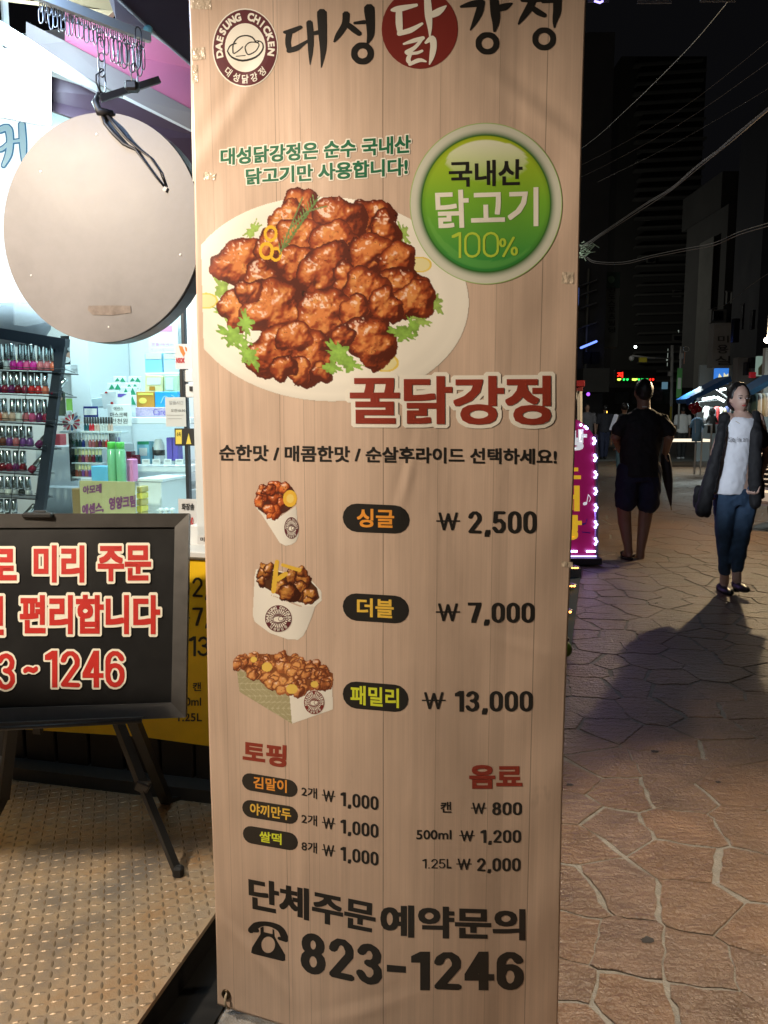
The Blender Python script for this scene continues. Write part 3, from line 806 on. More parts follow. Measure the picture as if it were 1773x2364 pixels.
    pilled(((558.5, 1782), (687, 1803), (687, 1843), (558.5, 1822)), ((585, 1792), (662, 1801), (662, 1831), (585, 1819)), '김말이', OR, bold=.024)
    pilled(((559, 1844), (688, 1864), (688, 1905), (559, 1884)), ((577, 1853), (672, 1867), (672, 1895), (577, 1880)), '야끼만두', YE, bold=.024)
    pilled(((560.5, 1904), (688, 1925), (688, 1966), (560.5, 1944)), ((599, 1918), (650, 1925), (650, 1951), (599, 1943)), '쌀떡', LM, bold=.022)
    for dy, d1 in ((0, '2'), (63, '2'), (126, '8')):
        lettering(d1 + '개', ((696, 1814 + dy), (732, 1820 + dy), (732, 1845 + dy), (696, 1838 + dy)), BS, K, T, bold=.018)
        num('W', ((743, 1822 + dy), (774, 1826 + dy), (774, 1853 + dy), (743, 1849 + dy)), .15, .07)
        num('1,000', ((786, 1828 + dy), (873.5, 1839 + dy * 1.02), (873.5, 1871 + dy * 1.02), (786, 1860 + dy)))
    # drinks
    lettering('음료', (1083, 1766, 1206, 1821), BS, RD, T, bold=.036)
    lettering('캔', (1017, 1851, 1042, 1876), BS, K, T, bold=.020)
    num('W', (1087, 1853, 1123, 1879), .15, .07); num('800', (1136, 1852, 1205, 1882))
    lettering('500ml', (961, 1916, 1042, 1938), BS, K, T, bold=.018); num('W', (1060, 1917, 1096, 1942), .15, .07); num('1,200', (1109, 1916, 1203, 1946))
    lettering('1.25', (975, 1983, 1028, 2005), BS, K, T, digits=True, dw=.15, dh=.06); lettering('L', (1031, 1983, 1042, 2005), BS, K, T, bold=.018); num('W', (1053, 1982, 1089, 2008), .15, .07); num('2,000', (1101, 1981, 1202, 2011))
    # group orders
    lettering('단체주문', ((573, 2023), (868, 2084), (866, 2156), (575, 2098)), BS, K, T, bold=.036, boldy=.030)
    lettering('예약문의', ((878, 2088), (1213, 2099), (1213, 2171), (878, 2163)), BS, K, T, bold=.036, boldy=.030)
    num('823', ((694, 2150), (881, 2184), (882, 2278), (694, 2244)), .27, .10)
    num('-', ((893, 2227), (937, 2231), (937, 2246), (893, 2243)))
    num('1246', (949, 2197, 1209, 2286), .27, .10)
    n7 = lambda pts: [(470 + p[0] / 3.1422, 1660 + p[1] / 3.1422) + ((p[2] / 3.1422,) if len(p) > 2 else ()) for p in pts]
    hs = brush([n7([(345, 1530, 24), (375, 1502, 26), (430, 1484, 18), (500, 1494, 18), (560, 1528, 24), (588, 1585, 26)]), n7([(335, 1530, 14), (390, 1535, 14)]), n7([(548, 1590, 12), (600, 1605, 14)])])
    body = [n7([(432, 1505), (412, 1515), (412, 1560), (352, 1655), (344, 1695), (362, 1704), (575, 1756), (592, 1750), (592, 1710), (530, 1605), (515, 1575), (512, 1530), (500, 1522), (500, 1560), (436, 1545), (436, 1512)])]
    dial = [(470 + (468 + 50 * math.cos(a)) / 3.1422, 1660 + (1637 + 60 * math.sin(a)) / 3.1422) for a in np.linspace(0, 2 * math.pi, 25)[:-1]]
    inkpoly(hs + [[body[0], dial]], BS, K, T, 'telephone_symbol')

    # ---- small pictures: cup, tub, box
    g = lambda pts: [(460 + a / 3.4568, 1080 + b / 3.4568) for a, b in pts]
    gc = lambda l: [(460 + a / 3.4568, 1080 + b / 3.4568, r / 3.4568) for a, b, r in l]
    def shade_white(P, m, x0, x1, lo=.72):
        t = np.clip((P.X - x0) / (x1 - x0), 0, 1); v = 1 - (1 - lo) * (np.abs(t - .4) / .6) ** 2
        P.fill(m, np.array((.90, .87, .79)) * v[..., None])
    def lower(P, pts): return inpoly(P.X, P.Y, g(pts))
    P = Paint(575, 1098, 700, 1275, 1.1)
    shade_white(P, lower(P, [(440, 270), (520, 370), (640, 390), (775, 300), (795, 540), (775, 590), (740, 615), (690, 625), (640, 600), (615, 560), (500, 380), (450, 320)]), 590, 690)
    m = lower(P, [(440, 250), (470, 180), (560, 120), (640, 110), (740, 150), (780, 220), (775, 290), (700, 350), (620, 385), (540, 380), (470, 330)]); P.fill(m, np.array((.09, .03, .02)))
    P.chunks(gc([(520, 200, 75), (600, 150, 60), (680, 160, 55), (480, 270, 50), (610, 250, 70), (560, 180, 60), (660, 280, 50), (600, 350, 65), (560, 330, 50), (560, 380, 30)]), 2, hi=(.75, .20, .05))
    x0, y0, r0 = gc([(725, 245, 60)])[0]; dd = np.hypot(P.X - x0, (P.Y - y0) * .85); P.fill(dd < r0 * .95, np.array((.85, .52, .06))); P.fill(dd < r0 * .5, np.array((.88, .66, .18)))
    P.mesh('cup_picture', BS, PM, T, .0009)
    P = Paint(575, 1286, 752, 1485, 1.1)
    shade_white(P, lower(P, [(440, 850), (560, 1010), (800, 1105), (930, 1100), (900, 1190), (860, 1290), (830, 1345), (790, 1375), (700, 1370), (560, 1320), (440, 1230), (425, 1180)]), 580, 735)
    shade_white(P, lower(P, [(440, 870), (450, 810), (520, 790), (880, 880), (975, 980), (980, 1060), (930, 1105), (820, 1105), (560, 1010), (470, 940)]), 580, 760, .85)
    m = lower(P, [(460, 860), (500, 800), (860, 880), (940, 960), (960, 1040), (900, 1085), (800, 1075), (600, 1000), (480, 930)]); P.fill(m, np.array((.09, .035, .015)))
    P.chunks(gc([(510, 850, 60), (512, 780, 35), (560, 800, 50), (740, 880, 80), (830, 900, 70), (650, 960, 70), (800, 980, 80), (880, 1020, 70), (720, 1000, 90), (870, 1060, 40), (500, 910, 45), (820, 830, 50)]), 3, dark=(.05, .012, .005), mid=(.24, .06, .015), hi=(.60, .28, .06))
    for a, b, w in (((620, 750), (592, 985), 5.5), ((665, 775), (800, 815), 4.5), ((625, 890), (690, 845), 5.5)):
        p0, p1 = g([a, b]); P.line([p0, p1], w, np.array((.78, .50, .06)))
    P.mesh('tub_picture', BS, PM, T, .0009)
    P = Paint(538, 1494, 778, 1678, 1.2)
    P.fill(lower(P, [(295, 1590), (720, 1815), (740, 2045), (320, 1790)]), np.array((.42, .38, .22)))
    m = lower(P, [(295, 1590), (720, 1815), (740, 2045), (320, 1790)]) & (np.abs(np.sin(P.X * .25 + 3 * np.sin(P.Y * .12)) * np.cos(P.Y * .22)) < .10); P.fill(m, np.array((.56, .52, .34)))
    P.fill(lower(P, [(720, 1815), (1062, 1720), (1070, 1930), (740, 2045)]), np.array((.90, .87, .79)))
    m = lower(P, [(285, 1580), (330, 1520), (430, 1480), (700, 1490), (950, 1580), (1070, 1640), (1062, 1725), (830, 1785), (720, 1815), (560, 1740)]); P.fill(m, np.array((.26, .09, .03)))
    rr = random.Random(4)
    bl = [(330 + k * 45 + rr.uniform(-10, 10), 1550 + k * 5 + rr.uniform(-15, 15), 45) for k in range(3)]
    PG = [(285, 1580), (330, 1520), (430, 1480), (700, 1490), (950, 1580), (1070, 1640), (1062, 1725), (830, 1785), (720, 1815), (560, 1740)]
    while len(bl) < 95:
        a, b_ = rr.uniform(290, 1065), rr.uniform(1475, 1805)
        if inpoly(np.array([a]), np.array([b_]), PG)[0]: bl.append((a, b_, 36 + 16 * rr.random()))
    bl.sort(key=lambda q: q[1]); P.chunks(gc([(a, b, r * 1.05) for a, b, r in bl]), 4, dark=(.16, .04, .015), mid=(.50, .16, .05), hi=(.80, .40, .14))
    for a, b, r in ((540, 1590, 42), (740, 1765, 45), (435, 1530, 26), (920, 1728, 30)):
        x0, y0, r0 = gc([(a, b, r)])[0]; P.fill(np.hypot(P.X - x0, (P.Y - y0) * 1.15) < r0, np.array((.86, .60, .12)))
    P.mesh('box_picture', BS, PM, T, .0009)
    emblem(460 + 632 / 3.4568, 1080 + 1203 / 3.4568, 32, 32, EM, 'small_emblem', .0014, True)
    emblem(460 + 917 / 3.4568, 1080 + 1872 / 3.4568, 24.5, 28, MA, 'small_emblem', .0014, True)
    emblem(460 + 735 / 3.4568, 1080 + 480 / 3.4568, 17, 26, EM, 'small_emblem', .0014, True)

    # tapes, eyelet, cord
    TP = mat('clear_tape', (.70, .58, .45), .18, var=.15, vs=40, bump=.004, bs=90, spec=.8)
    f = lambda q, n=5: [[quadmap(q)(i / n, 0), quadmap(q)((i + 1) / n, 0), quadmap(q)((i + 1) / n, 1), quadmap(q)(i / n, 1)] for i in range(n)]
    for q in (((440, 0), (486, 0), (488, 22), (441, 20)), ((442, 112), (472, 108), (474, 136), (443, 140)), ((443, 150), (456, 150), (457, 190), (444, 192)), ((470, 396), (499, 400), (497, 416), (468, 414)), ((1298, 628), (1324, 628), (1324, 655), (1296, 655)), ((1296, 1295), (1322, 1298), (1322, 1310), (1296, 1308))):
        inkpoly(f(q), BS, TP, T, 'tape', .0012)
    c = BS(522.5, 2295, .002)
    mb = MB(); ax = Vector((-.35, -.93, 0)).normalized(); x = Vector((0, 0, 1)); y = ax.cross(x); pr = [(.0062, .0), (.0062, .0030), (.0085, .0042), (.0115, .0030), (.0120, 0)]
    mb.loft([[c + ax * h + (x * math.cos(2 * math.pi * k / 20) + y * math.sin(2 * math.pi * k / 20)) * r for k in range(20)] for r, h in pr], caps=False)
    mb.build('eyelet', mat('old_brass', (.10, .07, .04), .4, .8), T, True)
    MB().lathe(c - ax * .0004, [(.0062, 0), (.0062, .0006)], 16, ax).build('eyelet_hole', mat('hole_dark', (.01, .01, .01), .8), T)
    MB().tube([c + Vector((.002, -.003, .006)), c + Vector((.0, -.010, 0)), c + Vector((-.001, -.010, -.018)), c + Vector((.004, -.004, -.034)), c + Vector((.012, .02, -.05))], [.0022, .003, .0028, .0025, .002], 8).build('tie_cord', mat('cord_cream', (.5, .42, .3), .8), T, True)
    # frame it hangs on, behind the sheet
    FR = mat('steel_dark', (.08, .08, .085), .45, .7)
    for s_ in (S0 + .02, S1 - .02):
        y = float(BS.depth(np.array([s_]), np.array([1.0]))[0]) + .13
        MB().tube([(s_ * y, y, .0), (s_ * y, y, 2.44)], .012, 10).build('frame_pole', FR, T, True)
    ya = float(BS.depth(np.array([S0 + .02]), np.array([2.4]))[0]) + .03; yb = float(BS.depth(np.array([S1 - .02]), np.array([2.4]))[0]) + .03
    MB().tube([((S0 + .01) * ya, ya, 2.43), ((S1 - .01) * yb, yb, 2.43)], .012, 10).build('frame_rail', FR, T, True)
    MB().tube([((S0 + .01) * (ya + .05), ya + .10, .12), ((S1 - .01) * yb, yb + .10, .12)], .012, 10).build('frame_rail', FR, T, True)
    # white paper strip clipped behind the left edge
    p = [BS(436, -40), BS(452, -40), BS(452, 418), BS(443, 416), BS(440, 280)]
    MB().prism([Vector(q) + Vector((0, .006, 0)) for q in p], (0, .001, 0)).build('paper_strip', mat('paper_white', (.75, .72, .66), .6), T)
build_banner()

# ================================================================ GROUND
def build_ground():
    GM = mat('mortar_grey', (.21, .205, .19), .8, var=.35, vs=30, bump=.004, bs=160)
    # pavement bed out to the horizon
    mb = MB(); mb.add([(-300, -40, 0), (300, -40, 0), (300, 600, 0), (-300, 600, 0)], [(0, 1, 2, 3)])
    bed = mb.build('pavement', GM, kind='structure')
    # concrete strip below the banner, left
    mb = MB(); mb.add([(-3, -1, .004), (-.02, -1, .004), (-.02, 1.9, .004), (-3, 1.9, .004)], [(0, 1, 2, 3)])
    mb.build('concrete_kerb_strip', mat('concrete_speckled', (.26, .25, .24), .75, var=.4, vs=45, bump=.004, bs=200), kind='structure')
    fixnormals(MB().prism([shop(-.04, -1.3, .005), shop(.100, -1.3, .005), shop(.100, .9, .005), shop(-.04, .9, .005)], (0, 0, .008)).build('dark_shade_strip', mat('shade_strip_black', (.006, .006, .006), .9), kind='structure'))  # dark strip added for the black shade between step and banner
    # irregular paving stones
    c8 = lambda a, b: gnd(1260 + a / 3.142, 1660 + b / 3.142)
    seeds = [(c8(a, b).x, c8(a, b).y) for a, b in [(430, 60), (430, 330), (480, 790), (520, 1230), (570, 1690), (600, 2060), (170, 420), (150, 660), (190, 880), (190, 1260), (160, 1580), (120, 1930), (170, 2190),
             (850, 170), (880, 340), (900, 560), (980, 780), (1010, 1040), (1120, 1340), (1150, 1820), (1250, 2120), (1400, 230), (1420, 520), (1520, 800), (1480, 1150), (1590, 1560), (1600, 1900)]]
    r = random.Random(5)
    y = 1.0
    while y < 24:
        st = .24 if y < 8 else .42
        x = -3.5 if y > 2.2 else .0
        while x < (2.3 + y * .52):
            p = (x + r.uniform(-.36, .36) * st, y + r.uniform(-.36, .36) * st)
            if min((p[0] - q[0]) ** 2 + (p[1] - q[1]) ** 2 for q in seeds) > (st * .62) ** 2: seeds.append(p)
            x += st
        y += st
    mats = [mat('paver_%d' % i, c, .32, var=.34, vs=5, bump=.011, bs=90, spec=.8) for i, c in enumerate([(.160, .102, .066), (.172, .106, .066), (.145, .096, .066), (.163, .100, .062), (.15, .100, .072)])]
    for m_ in mats:       # coarser slate-like ripples
        nt = m_.node_tree; bp = [n for n in nt.nodes if n.type == 'BUMP'][0]
        n3 = nt.nodes.new('ShaderNodeTexNoise'); n3.inputs['Scale'].default_value = 26; n3.inputs['Detail'].default_value = 5
        mp = nt.nodes.new('ShaderNodeMapping'); mp.inputs['Scale'].default_value = (.55, 1.5, 1); tc = [n for n in nt.nodes if n.type == 'TEX_COORD'][0]
        nt.links.new(tc.outputs['Object'], mp.inputs[0]); nt.links.new(mp.outputs[0], n3.inputs[0])
        b2 = nt.nodes.new('ShaderNodeBump'); b2.inputs['Distance'].default_value = .013
        nt.links.new(n3.outputs['Fac'], b2.inputs['Height']); nt.links.new(bp.outputs[0], b2.inputs['Normal'])
        nt.links.new(b2.outputs[0], nt.nodes['Principled BSDF'].inputs['Normal'])
    A = np.array(seeds)
    cells = []
    for i, (sx, sy) in enumerate(seeds):
        if sy < 1.02 or (sx < .12 and sy < 2.1): continue
        d2 = (A[:, 0] - sx) ** 2 + (A[:, 1] - sy) ** 2
        nb = np.argsort(d2)[1:16]
        w = .5 if sy < 8 else .8
        poly = [(sx - w, sy - w), (sx + w, sy - w), (sx + w, sy + w), (sx - w, sy + w)]
        for j in nb:
            qx, qy = A[j]; nx, ny = qx - sx, qy - sy; L = math.hypot(nx, ny); nx /= L; ny /= L
            gap = .0022 + .0050 * ((math.sin(i * 7.1 + j * 7.1) + 1) / 2) ** 2
            if abs(nx) > .8 and (i * j) % 3 == 0: gap += .005
            poly = clip_poly(poly, sx + nx * (L / 2 - gap), sy + ny * (L / 2 - gap), nx, ny)
            if len(poly) < 3: break
        if len(poly) < 3: continue
        cells.append((sx, sy, poly))
    cells.sort(key=lambda c: c[1])
    def rough(poly, amp):
        out = []
        n = len(poly)
        for i in range(n):
            a, b = poly[i], poly[(i + 1) % n]; L = math.hypot(b[0] - a[0], b[1] - a[1]); k = max(1, int(L / .035))
            for q in range(k):
                t = q / k; x = a[0] + (b[0] - a[0]) * t; y = a[1] + (b[1] - a[1]) * t
                e = amp * (math.sin(x * 61 + y * 47) + math.sin(x * 133 - y * 91) * .6)
                out.append((x + e, y + e * .7))
        return out
    def stone(mb, sx, sy, poly, near):
        if near: poly = rough(poly, .0050)
        h = .0030 + .0025 * (math.sin(sx * 31 + sy * 17) * .5 + .5)
        n = len(poly)
        inn = [(sx + (x - sx) * .975, sy + (y - sy) * .975) for x, y in poly]
        vs = [(x, y, .0003) for x, y in poly] + [(x, y, h * .75) for x, y in poly] + [(x, y, h) for x, y in inn] + [(sx, sy, h)]
        fs = [(i, (i + 1) % n, (i + 1) % n + n, i + n) for i in range(n)] + [(i + n, (i + 1) % n + n, (i + 1) % n + 2 * n, i + 2 * n) for i in range(n)] + [(i + 2 * n, (i + 1) % n + 2 * n, 3 * n) for i in range(n)]
        mb.add(vs, fs)
    vis = [c for c in cells if (c[0] / c[1] > .20 or c[1] > 7.0)]
    ids = set(id(c) for c in [c for c in vis if c[0] / c[1] < .54 and c[0] / c[1] > .215][:290])
    rest = MB()
    for k, c in enumerate(cells):
        if id(c) in ids:
            mb = MB(); stone(mb, *c, True); mb.build('paving_stone', mats[(k * 7) % 5], bed)
        else: stone(rest, *c, c[1] < 3)
    tag(rest.build('paving_stones', mats[0], bed), kind='stuff')
    # black gum spots and a leaf
    GUM = mat('gum_black', (.02, .02, .022), .7)
    for i, (a, b, w) in enumerate(((735, 1620, 55), (790, 245, 30), (175, 488, 28), (1250, 468, 24))):
        c = c8(a, b); rr = w / 3.142 / F * c.y * 1.15; n = 17
        ang = [2 * math.pi * k / n for k in range(n)]
        pts = [Vector((c.x + rr * math.cos(t) * (.6 + .4 * r.random()), c.y + rr * .8 * math.sin(t) * (.5 + .5 * r.random()), .0095)) for t in ang]
        MB().prism([p - Vector((0, 0, .0032)) for p in pts], (0, 0, .0006)).build('gum_spot', GUM, bed)
build_ground()

# ================================================================ STEP PLATE
def build_step():
    T = thing('checker_plate_step', 'raised step covered with worn checker plate in front of the cosmetics shop', 'step', shop(-1, 0, 0))
    BM = mat('rust_black', (.012, .011, .010), .85, var=.3)
    MB().box(shop(-1.35, -.35, .055), (2.66, 2.9, .105), SHOPROT).build('step_body', BM, T)
    m = bpy.data.materials.new('checker_plate'); m.use_nodes = True; nt = m.node_tree; L = nt.links; b = nt.nodes['Principled BSDF']
    tc = nt.nodes.new('ShaderNodeTexCoord')
    n = nt.nodes.new('ShaderNodeTexNoise'); n.inputs['Scale'].default_value = 4.5; n.inputs['Detail'].default_value = 6; n.inputs['Roughness'].default_value = .6
    L.new(tc.outputs['Object'], n.inputs[0]); cr = nt.nodes.new('ShaderNodeValToRGB'); L.new(n.outputs['Fac'], cr.inputs[0])
    e = cr.color_ramp.elements; e[0].position = .36; e[0].color = (.44, .28, .15, 1); e[1].position = .64; e[1].color = (.30, .26, .22, 1)
    k = e.new(.5); k.color = (.48, .36, .24, 1)
    L.new(cr.outputs[0], b.inputs['Base Color']); b.inputs['Metallic'].default_value = .4
    mr = nt.nodes.new('ShaderNodeMapRange'); mr.inputs[1].default_value = .35; mr.inputs[2].default_value = .65; mr.inputs[3].default_value = .6; mr.inputs[4].default_value = .34
    L.new(n.outputs['Fac'], mr.inputs[0]); L.new(mr.outputs[0], b.inputs['Roughness'])
    n2 = nt.nodes.new('ShaderNodeTexNoise'); n2.inputs['Scale'].default_value = 220; L.new(tc.outputs['Object'], n2.inputs[0])
    bp = nt.nodes.new('ShaderNodeBump'); bp.inputs['Distance'].default_value = .0007; L.new(n2.outputs['Fac'], bp.inputs['Height']); L.new(bp.outputs[0], b.inputs['Normal'])
    MB().box(shop(-1.35, -.35, .114), (2.70, 2.94, .012), SHOPROT).build('plate', m, T)
    mb = MB(); p = .0262; ang = math.radians(-26); ca, sa = math.cos(ang), math.sin(ang)
    c0 = Vector((-.9, 1.8, 0)); N = 62
    for i in range(-N, N):
        for j in range(-N, N):
            c = c0 + Vector(((i * ca - j * sa) * p, (i * sa + j * ca) * p, .1201))
            d = c - SO; a_ = d.dot(E1); b_ = d.dot(E2)
            if a_ > -.004 or a_ < -1.3 or b_ < -.62 or b_ > .62: continue
            th = math.radians(19 if (i + j) % 2 else 109); ux, uy = math.cos(th), math.sin(th)
            l, w, h = .0132, .0038, .0019
            def P(u, v, z): return (c.x + ux * u - uy * v, c.y + uy * u + ux * v, c.z + z)
            vs = [P(-l, 0, 0), P(-l * .5, -w * .8, 0), P(0, -w, 0), P(l * .5, -w * .8, 0), P(l, 0, 0), P(l * .5, w * .8, 0), P(0, w, 0), P(-l * .5, w * .8, 0), P(-l * .55, 0, h * .85), P(0, -w * .35, h), P(l * .55, 0, h * .85), P(0, w * .35, h)]
            mb.add(vs, [(0, 1, 8), (1, 2, 9, 8), (2, 3, 10, 9), (3, 4, 10), (4, 5, 10), (5, 6, 11, 10), (6, 7, 8, 11), (7, 0, 8), (8, 9, 10, 11)])
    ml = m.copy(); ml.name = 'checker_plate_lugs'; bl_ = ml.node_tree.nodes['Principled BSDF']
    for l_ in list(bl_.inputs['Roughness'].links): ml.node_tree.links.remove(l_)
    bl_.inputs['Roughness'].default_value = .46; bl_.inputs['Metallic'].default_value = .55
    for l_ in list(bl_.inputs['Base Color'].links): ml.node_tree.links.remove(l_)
    bl_.inputs['Base Color'].default_value = (.30, .225, .15, 1)  # lug colour darkened for the dark reflections on the same metal
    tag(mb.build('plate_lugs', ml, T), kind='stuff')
build_step()

# ================================================================ COUNTER AND YELLOW MENU SHEET
PF = Plane(shop(0, .597, 0), -E2)
def build_counter():
    T = thing('shop_counter', 'low dark slatted counter front with white top behind the yellow price sheet', 'counter', shop(-.8, .9, .12))
    DK = mat('slat_brown_black', (.022, .019, .016), .6, var=.3); GY = mat('gap_grey', (.22, .24, .25), .5)
    WT = mat('counter_white', (.72, .73, .72), .4)
    for i, x in enumerate([-30, 55, 127, 203, 285, 368, 447, 530, 615]):
        x2 = [-30, 55, 127, 203, 285, 368, 447, 530, 615, 700][i + 1]
        p = shopx = PF(x, 1700); a0 = (PF(x, 1700) - SO).dot(E1); a1 = (PF(x2, 1700) - SO).dot(E1) - .011
        MB().bbox(shop((a0 + a1) / 2, .62, .50), (a1 - a0, .03, .74), SHOPROT).build('slat', DK, T)
    MB().box(shop(-1.0, .66, .50), (3.0, .03, .74), SHOPROT).build('backing_board', GY, T)
    MB().box(shop(-1.0, .58, .14), (3.0, .10, .05), SHOPROT).build('base_plinth', mat('plinth', (.05, .05, .05), .5), T)
    MB().bbox(shop(-1.0, .95, .952), (3.0, .76, .022), SHOPROT, .004).build('counter_top', WT, T)
    MB().box(shop(-1.0, .95, .91), (3.0, .70, .06), SHOPROT).build('counter_body', DK, T)
    Y = thing('yellow_price_sheet', 'yellow price sheet with black prices fixed to the counter behind the easel board', 'sign', PF(300, 1500))
    q = [PF(-120, 1252, .004), PF(560, 1274, .004), PF(560, 1732, .004), PF(430, 1714, .004), PF(330, 1700, .004), PF(-120, 1672, .004)]
    MB().prism(q, E2 * .0025).build('sheet', mat('yellow_vinyl', (.95, .60, .012), .5, var=.12, vs=6), Y)
    K = mat('ink_black', (.022, .020, .018), .40)
    s = lambda px, py, off=0: PF(px, py, off + .004)
    lettering('W', (404, 1343, 441, 1372), s, K, Y, .0016, digits=True, dw=.1, dh=.07)
    lettering('2,500', (446, 1332, 566, 1377), s, K, Y, .0016, digits=True, dw=.15, dh=.07)
    lettering('W', (404, 1412, 441, 1440), s, K, Y, .0016, digits=True, dw=.1, dh=.07)
    lettering('7,000', (446, 1402, 566, 1444), s, K, Y, .0016, digits=True, dw=.15, dh=.07)
    lettering('13,000', (438, 1468, 590, 1514), s, K, Y, .0016, digits=True, dw=.15, dh=.07)
    lettering('캔', (447, 1574, 466, 1594), s, K, Y, .0016, bold=.015)
    lettering('500ml', (405, 1609, 466, 1628), s, K, Y, .0016, bold=.015)
    lettering('1.25L', (413, 1645, 468, 1664), s, K, Y, .0016, bold=.015)
    WT2 = mat('counter_white', (.7, .7, .7), .4)
    MB().box(shop(-1.0, .592, .944), (3.0, .012, .022), SHOPROT).build('edge_strip', WT2, T)
build_counter()

# ================================================================ EASEL BOARD
def build_easel():
    A = at(430, 1655, 2.12); B = at(437, 1187, 2.25); d = Vector((1, .07, 0)).normalized()
    n = d.cross(B - A).normalized(); EP = Plane(A, n); n = EP.n
    T = thing('easel_sign', 'black easel board with red Korean lettering standing on the checker plate', 'sign', gnd(200, 1950, .12))
    AL = mat('frame_grey', (.10, .095, .09), .42, .5, var=.1, vs=20); BK = mat('board_black', (.012, .012, .012), .35, var=.3, vs=5, spec=.4)
    LB = mat('easel_black', (.025, .024, .023), .45)
    s = lambda px, py, off=0: EP(px, py, off)
    P = lambda px, py, off=0: EP(px, py, off)
    MB().prism([P(-300, 1205, -.004), P(420, 1205, -.004), P(414, 1640, -.004), P(-300, 1665, -.004)], -n * .01).build('board_panel', BK, T)
    def rail(o0, o1, i1, i0, nm):
        mb = MB()
        f = [P(*o0, .012), P(*o1, .012), P(*i1, .004), P(*i0, .004)]; bk = [P(*q, -.016) for q in (o0, o1, i1, i0)]
        mb.add(f + bk, [(0, 1, 2, 3), (4, 7, 6, 5), (0, 4, 5, 1), (1, 5, 6, 2), (2, 6, 7, 3), (3, 7, 4, 0)])
        fixnormals(mb.build(nm, AL, T))
    rail((-300, 1187), (438, 1186), (404, 1217), (-300, 1220), 'frame_rail')
    rail((438, 1186), (430, 1655), (396, 1622), (404, 1217), 'frame_rail')
    rail((430, 1655), (-300, 1683), (-300, 1645), (396, 1622), 'frame_rail')
    RD = mat('board_red', (.52, .025, .018), .4); CM = mat('board_cream', (.85, .80, .66), .4)
    def ol(t, q, **k):
        dl = k.pop('dil', .075)
        lettering(t, q, s, CM, T, .0006, dil=dl, name='lettering_outline', **k); lettering(t, q, s, RD, T, .0016, **k)
    for t, q in (('로', (-38, 1267, 39, 1340)), ('미리', (78, 1259, 195, 1345)), ('주문', (226, 1259, 349, 1342)), ('면', (-58, 1376, 9, 1466)), ('편리합니다', (46, 1373, 370, 1464))):
        ol(t, q, bold=.040, boldy=.034)
    k = dict(digits=True, dw=.19, dh=.075)
    ol('3', (-8, 1508, 35, 1592), dil=.07, **k); ol('~', (54, 1538, 88, 1554), dil=.11, digits=True, dw=.16, dh=.2); ol('1246', (104, 1502, 288, 1587), dil=.07, **k)
    # clip on the top rail
    MB().bbox(P(92, 1190, .010), (.085, .03, .014), None, .005).build('top_clip', LB, T)
    MB().bbox(P(92, 1184, -.004), (.040, .02, .016), None, .004).build('top_clip', LB, T)
    # tray bar
    MB().tube([P(-300, 1695, .03), P(333, 1660, .03)], .006, 10).build('tray_bar', LB, T, True)
    MB().prism([P(-300, 1678, 0), P(333, 1652, 0), P(333, 1658, 0), P(-300, 1690, 0)], n * .03).build('tray', AL, T)
    # legs
    f = gnd(412, 2018, .125)
    j = f.lerp(at(268, 1662, 2.155), .565); top = at(120, 1300, 2.30)
    MB().bar(at(268, 1655, 2.155), j, .027, .020).build('leg', LB, T)
    lg = MB().bar(j, f, .022, .015).build('leg', LB, T)
    MB().bbox(f + Vector((0, 0, .008)), (.030, .026, .034), None, .008).build('rubber_foot', mat('rubber', (.015, .015, .015), .8), lg)
    MB().bbox(j, (.040, .030, .030), Matrix.Rotation(.45, 3, 'Y'), .004).build('leg_clamp', mat('clamp', (.05, .05, .05), .3, .4), lg)
    b2 = at(385, 1850, 2.45); MB().bar(at(305, 1655, 2.25), b2, .034, .024).build('rear_leg', LB, T)
    b3 = gnd(468, 1990, .12); b3 = Vector((b2.x + .06, 2.50, .12)); MB().bar(b2, b3, .018).build('rear_leg', LB, T)
    l2 = at(8, 1845, 2.25)
    MB().bar(at(30, 1655, 2.155), l2, .030, .02).build('leg', LB, T)
    MB().bar(l2, Vector((l2.x - .05, l2.y - .06, .12)), .020).build('leg', LB, T)
    MB().bar(at(88, 1640, 2.2), at(88, 1692, 2.2), .022).build('mast', LB, T)
build_easel()

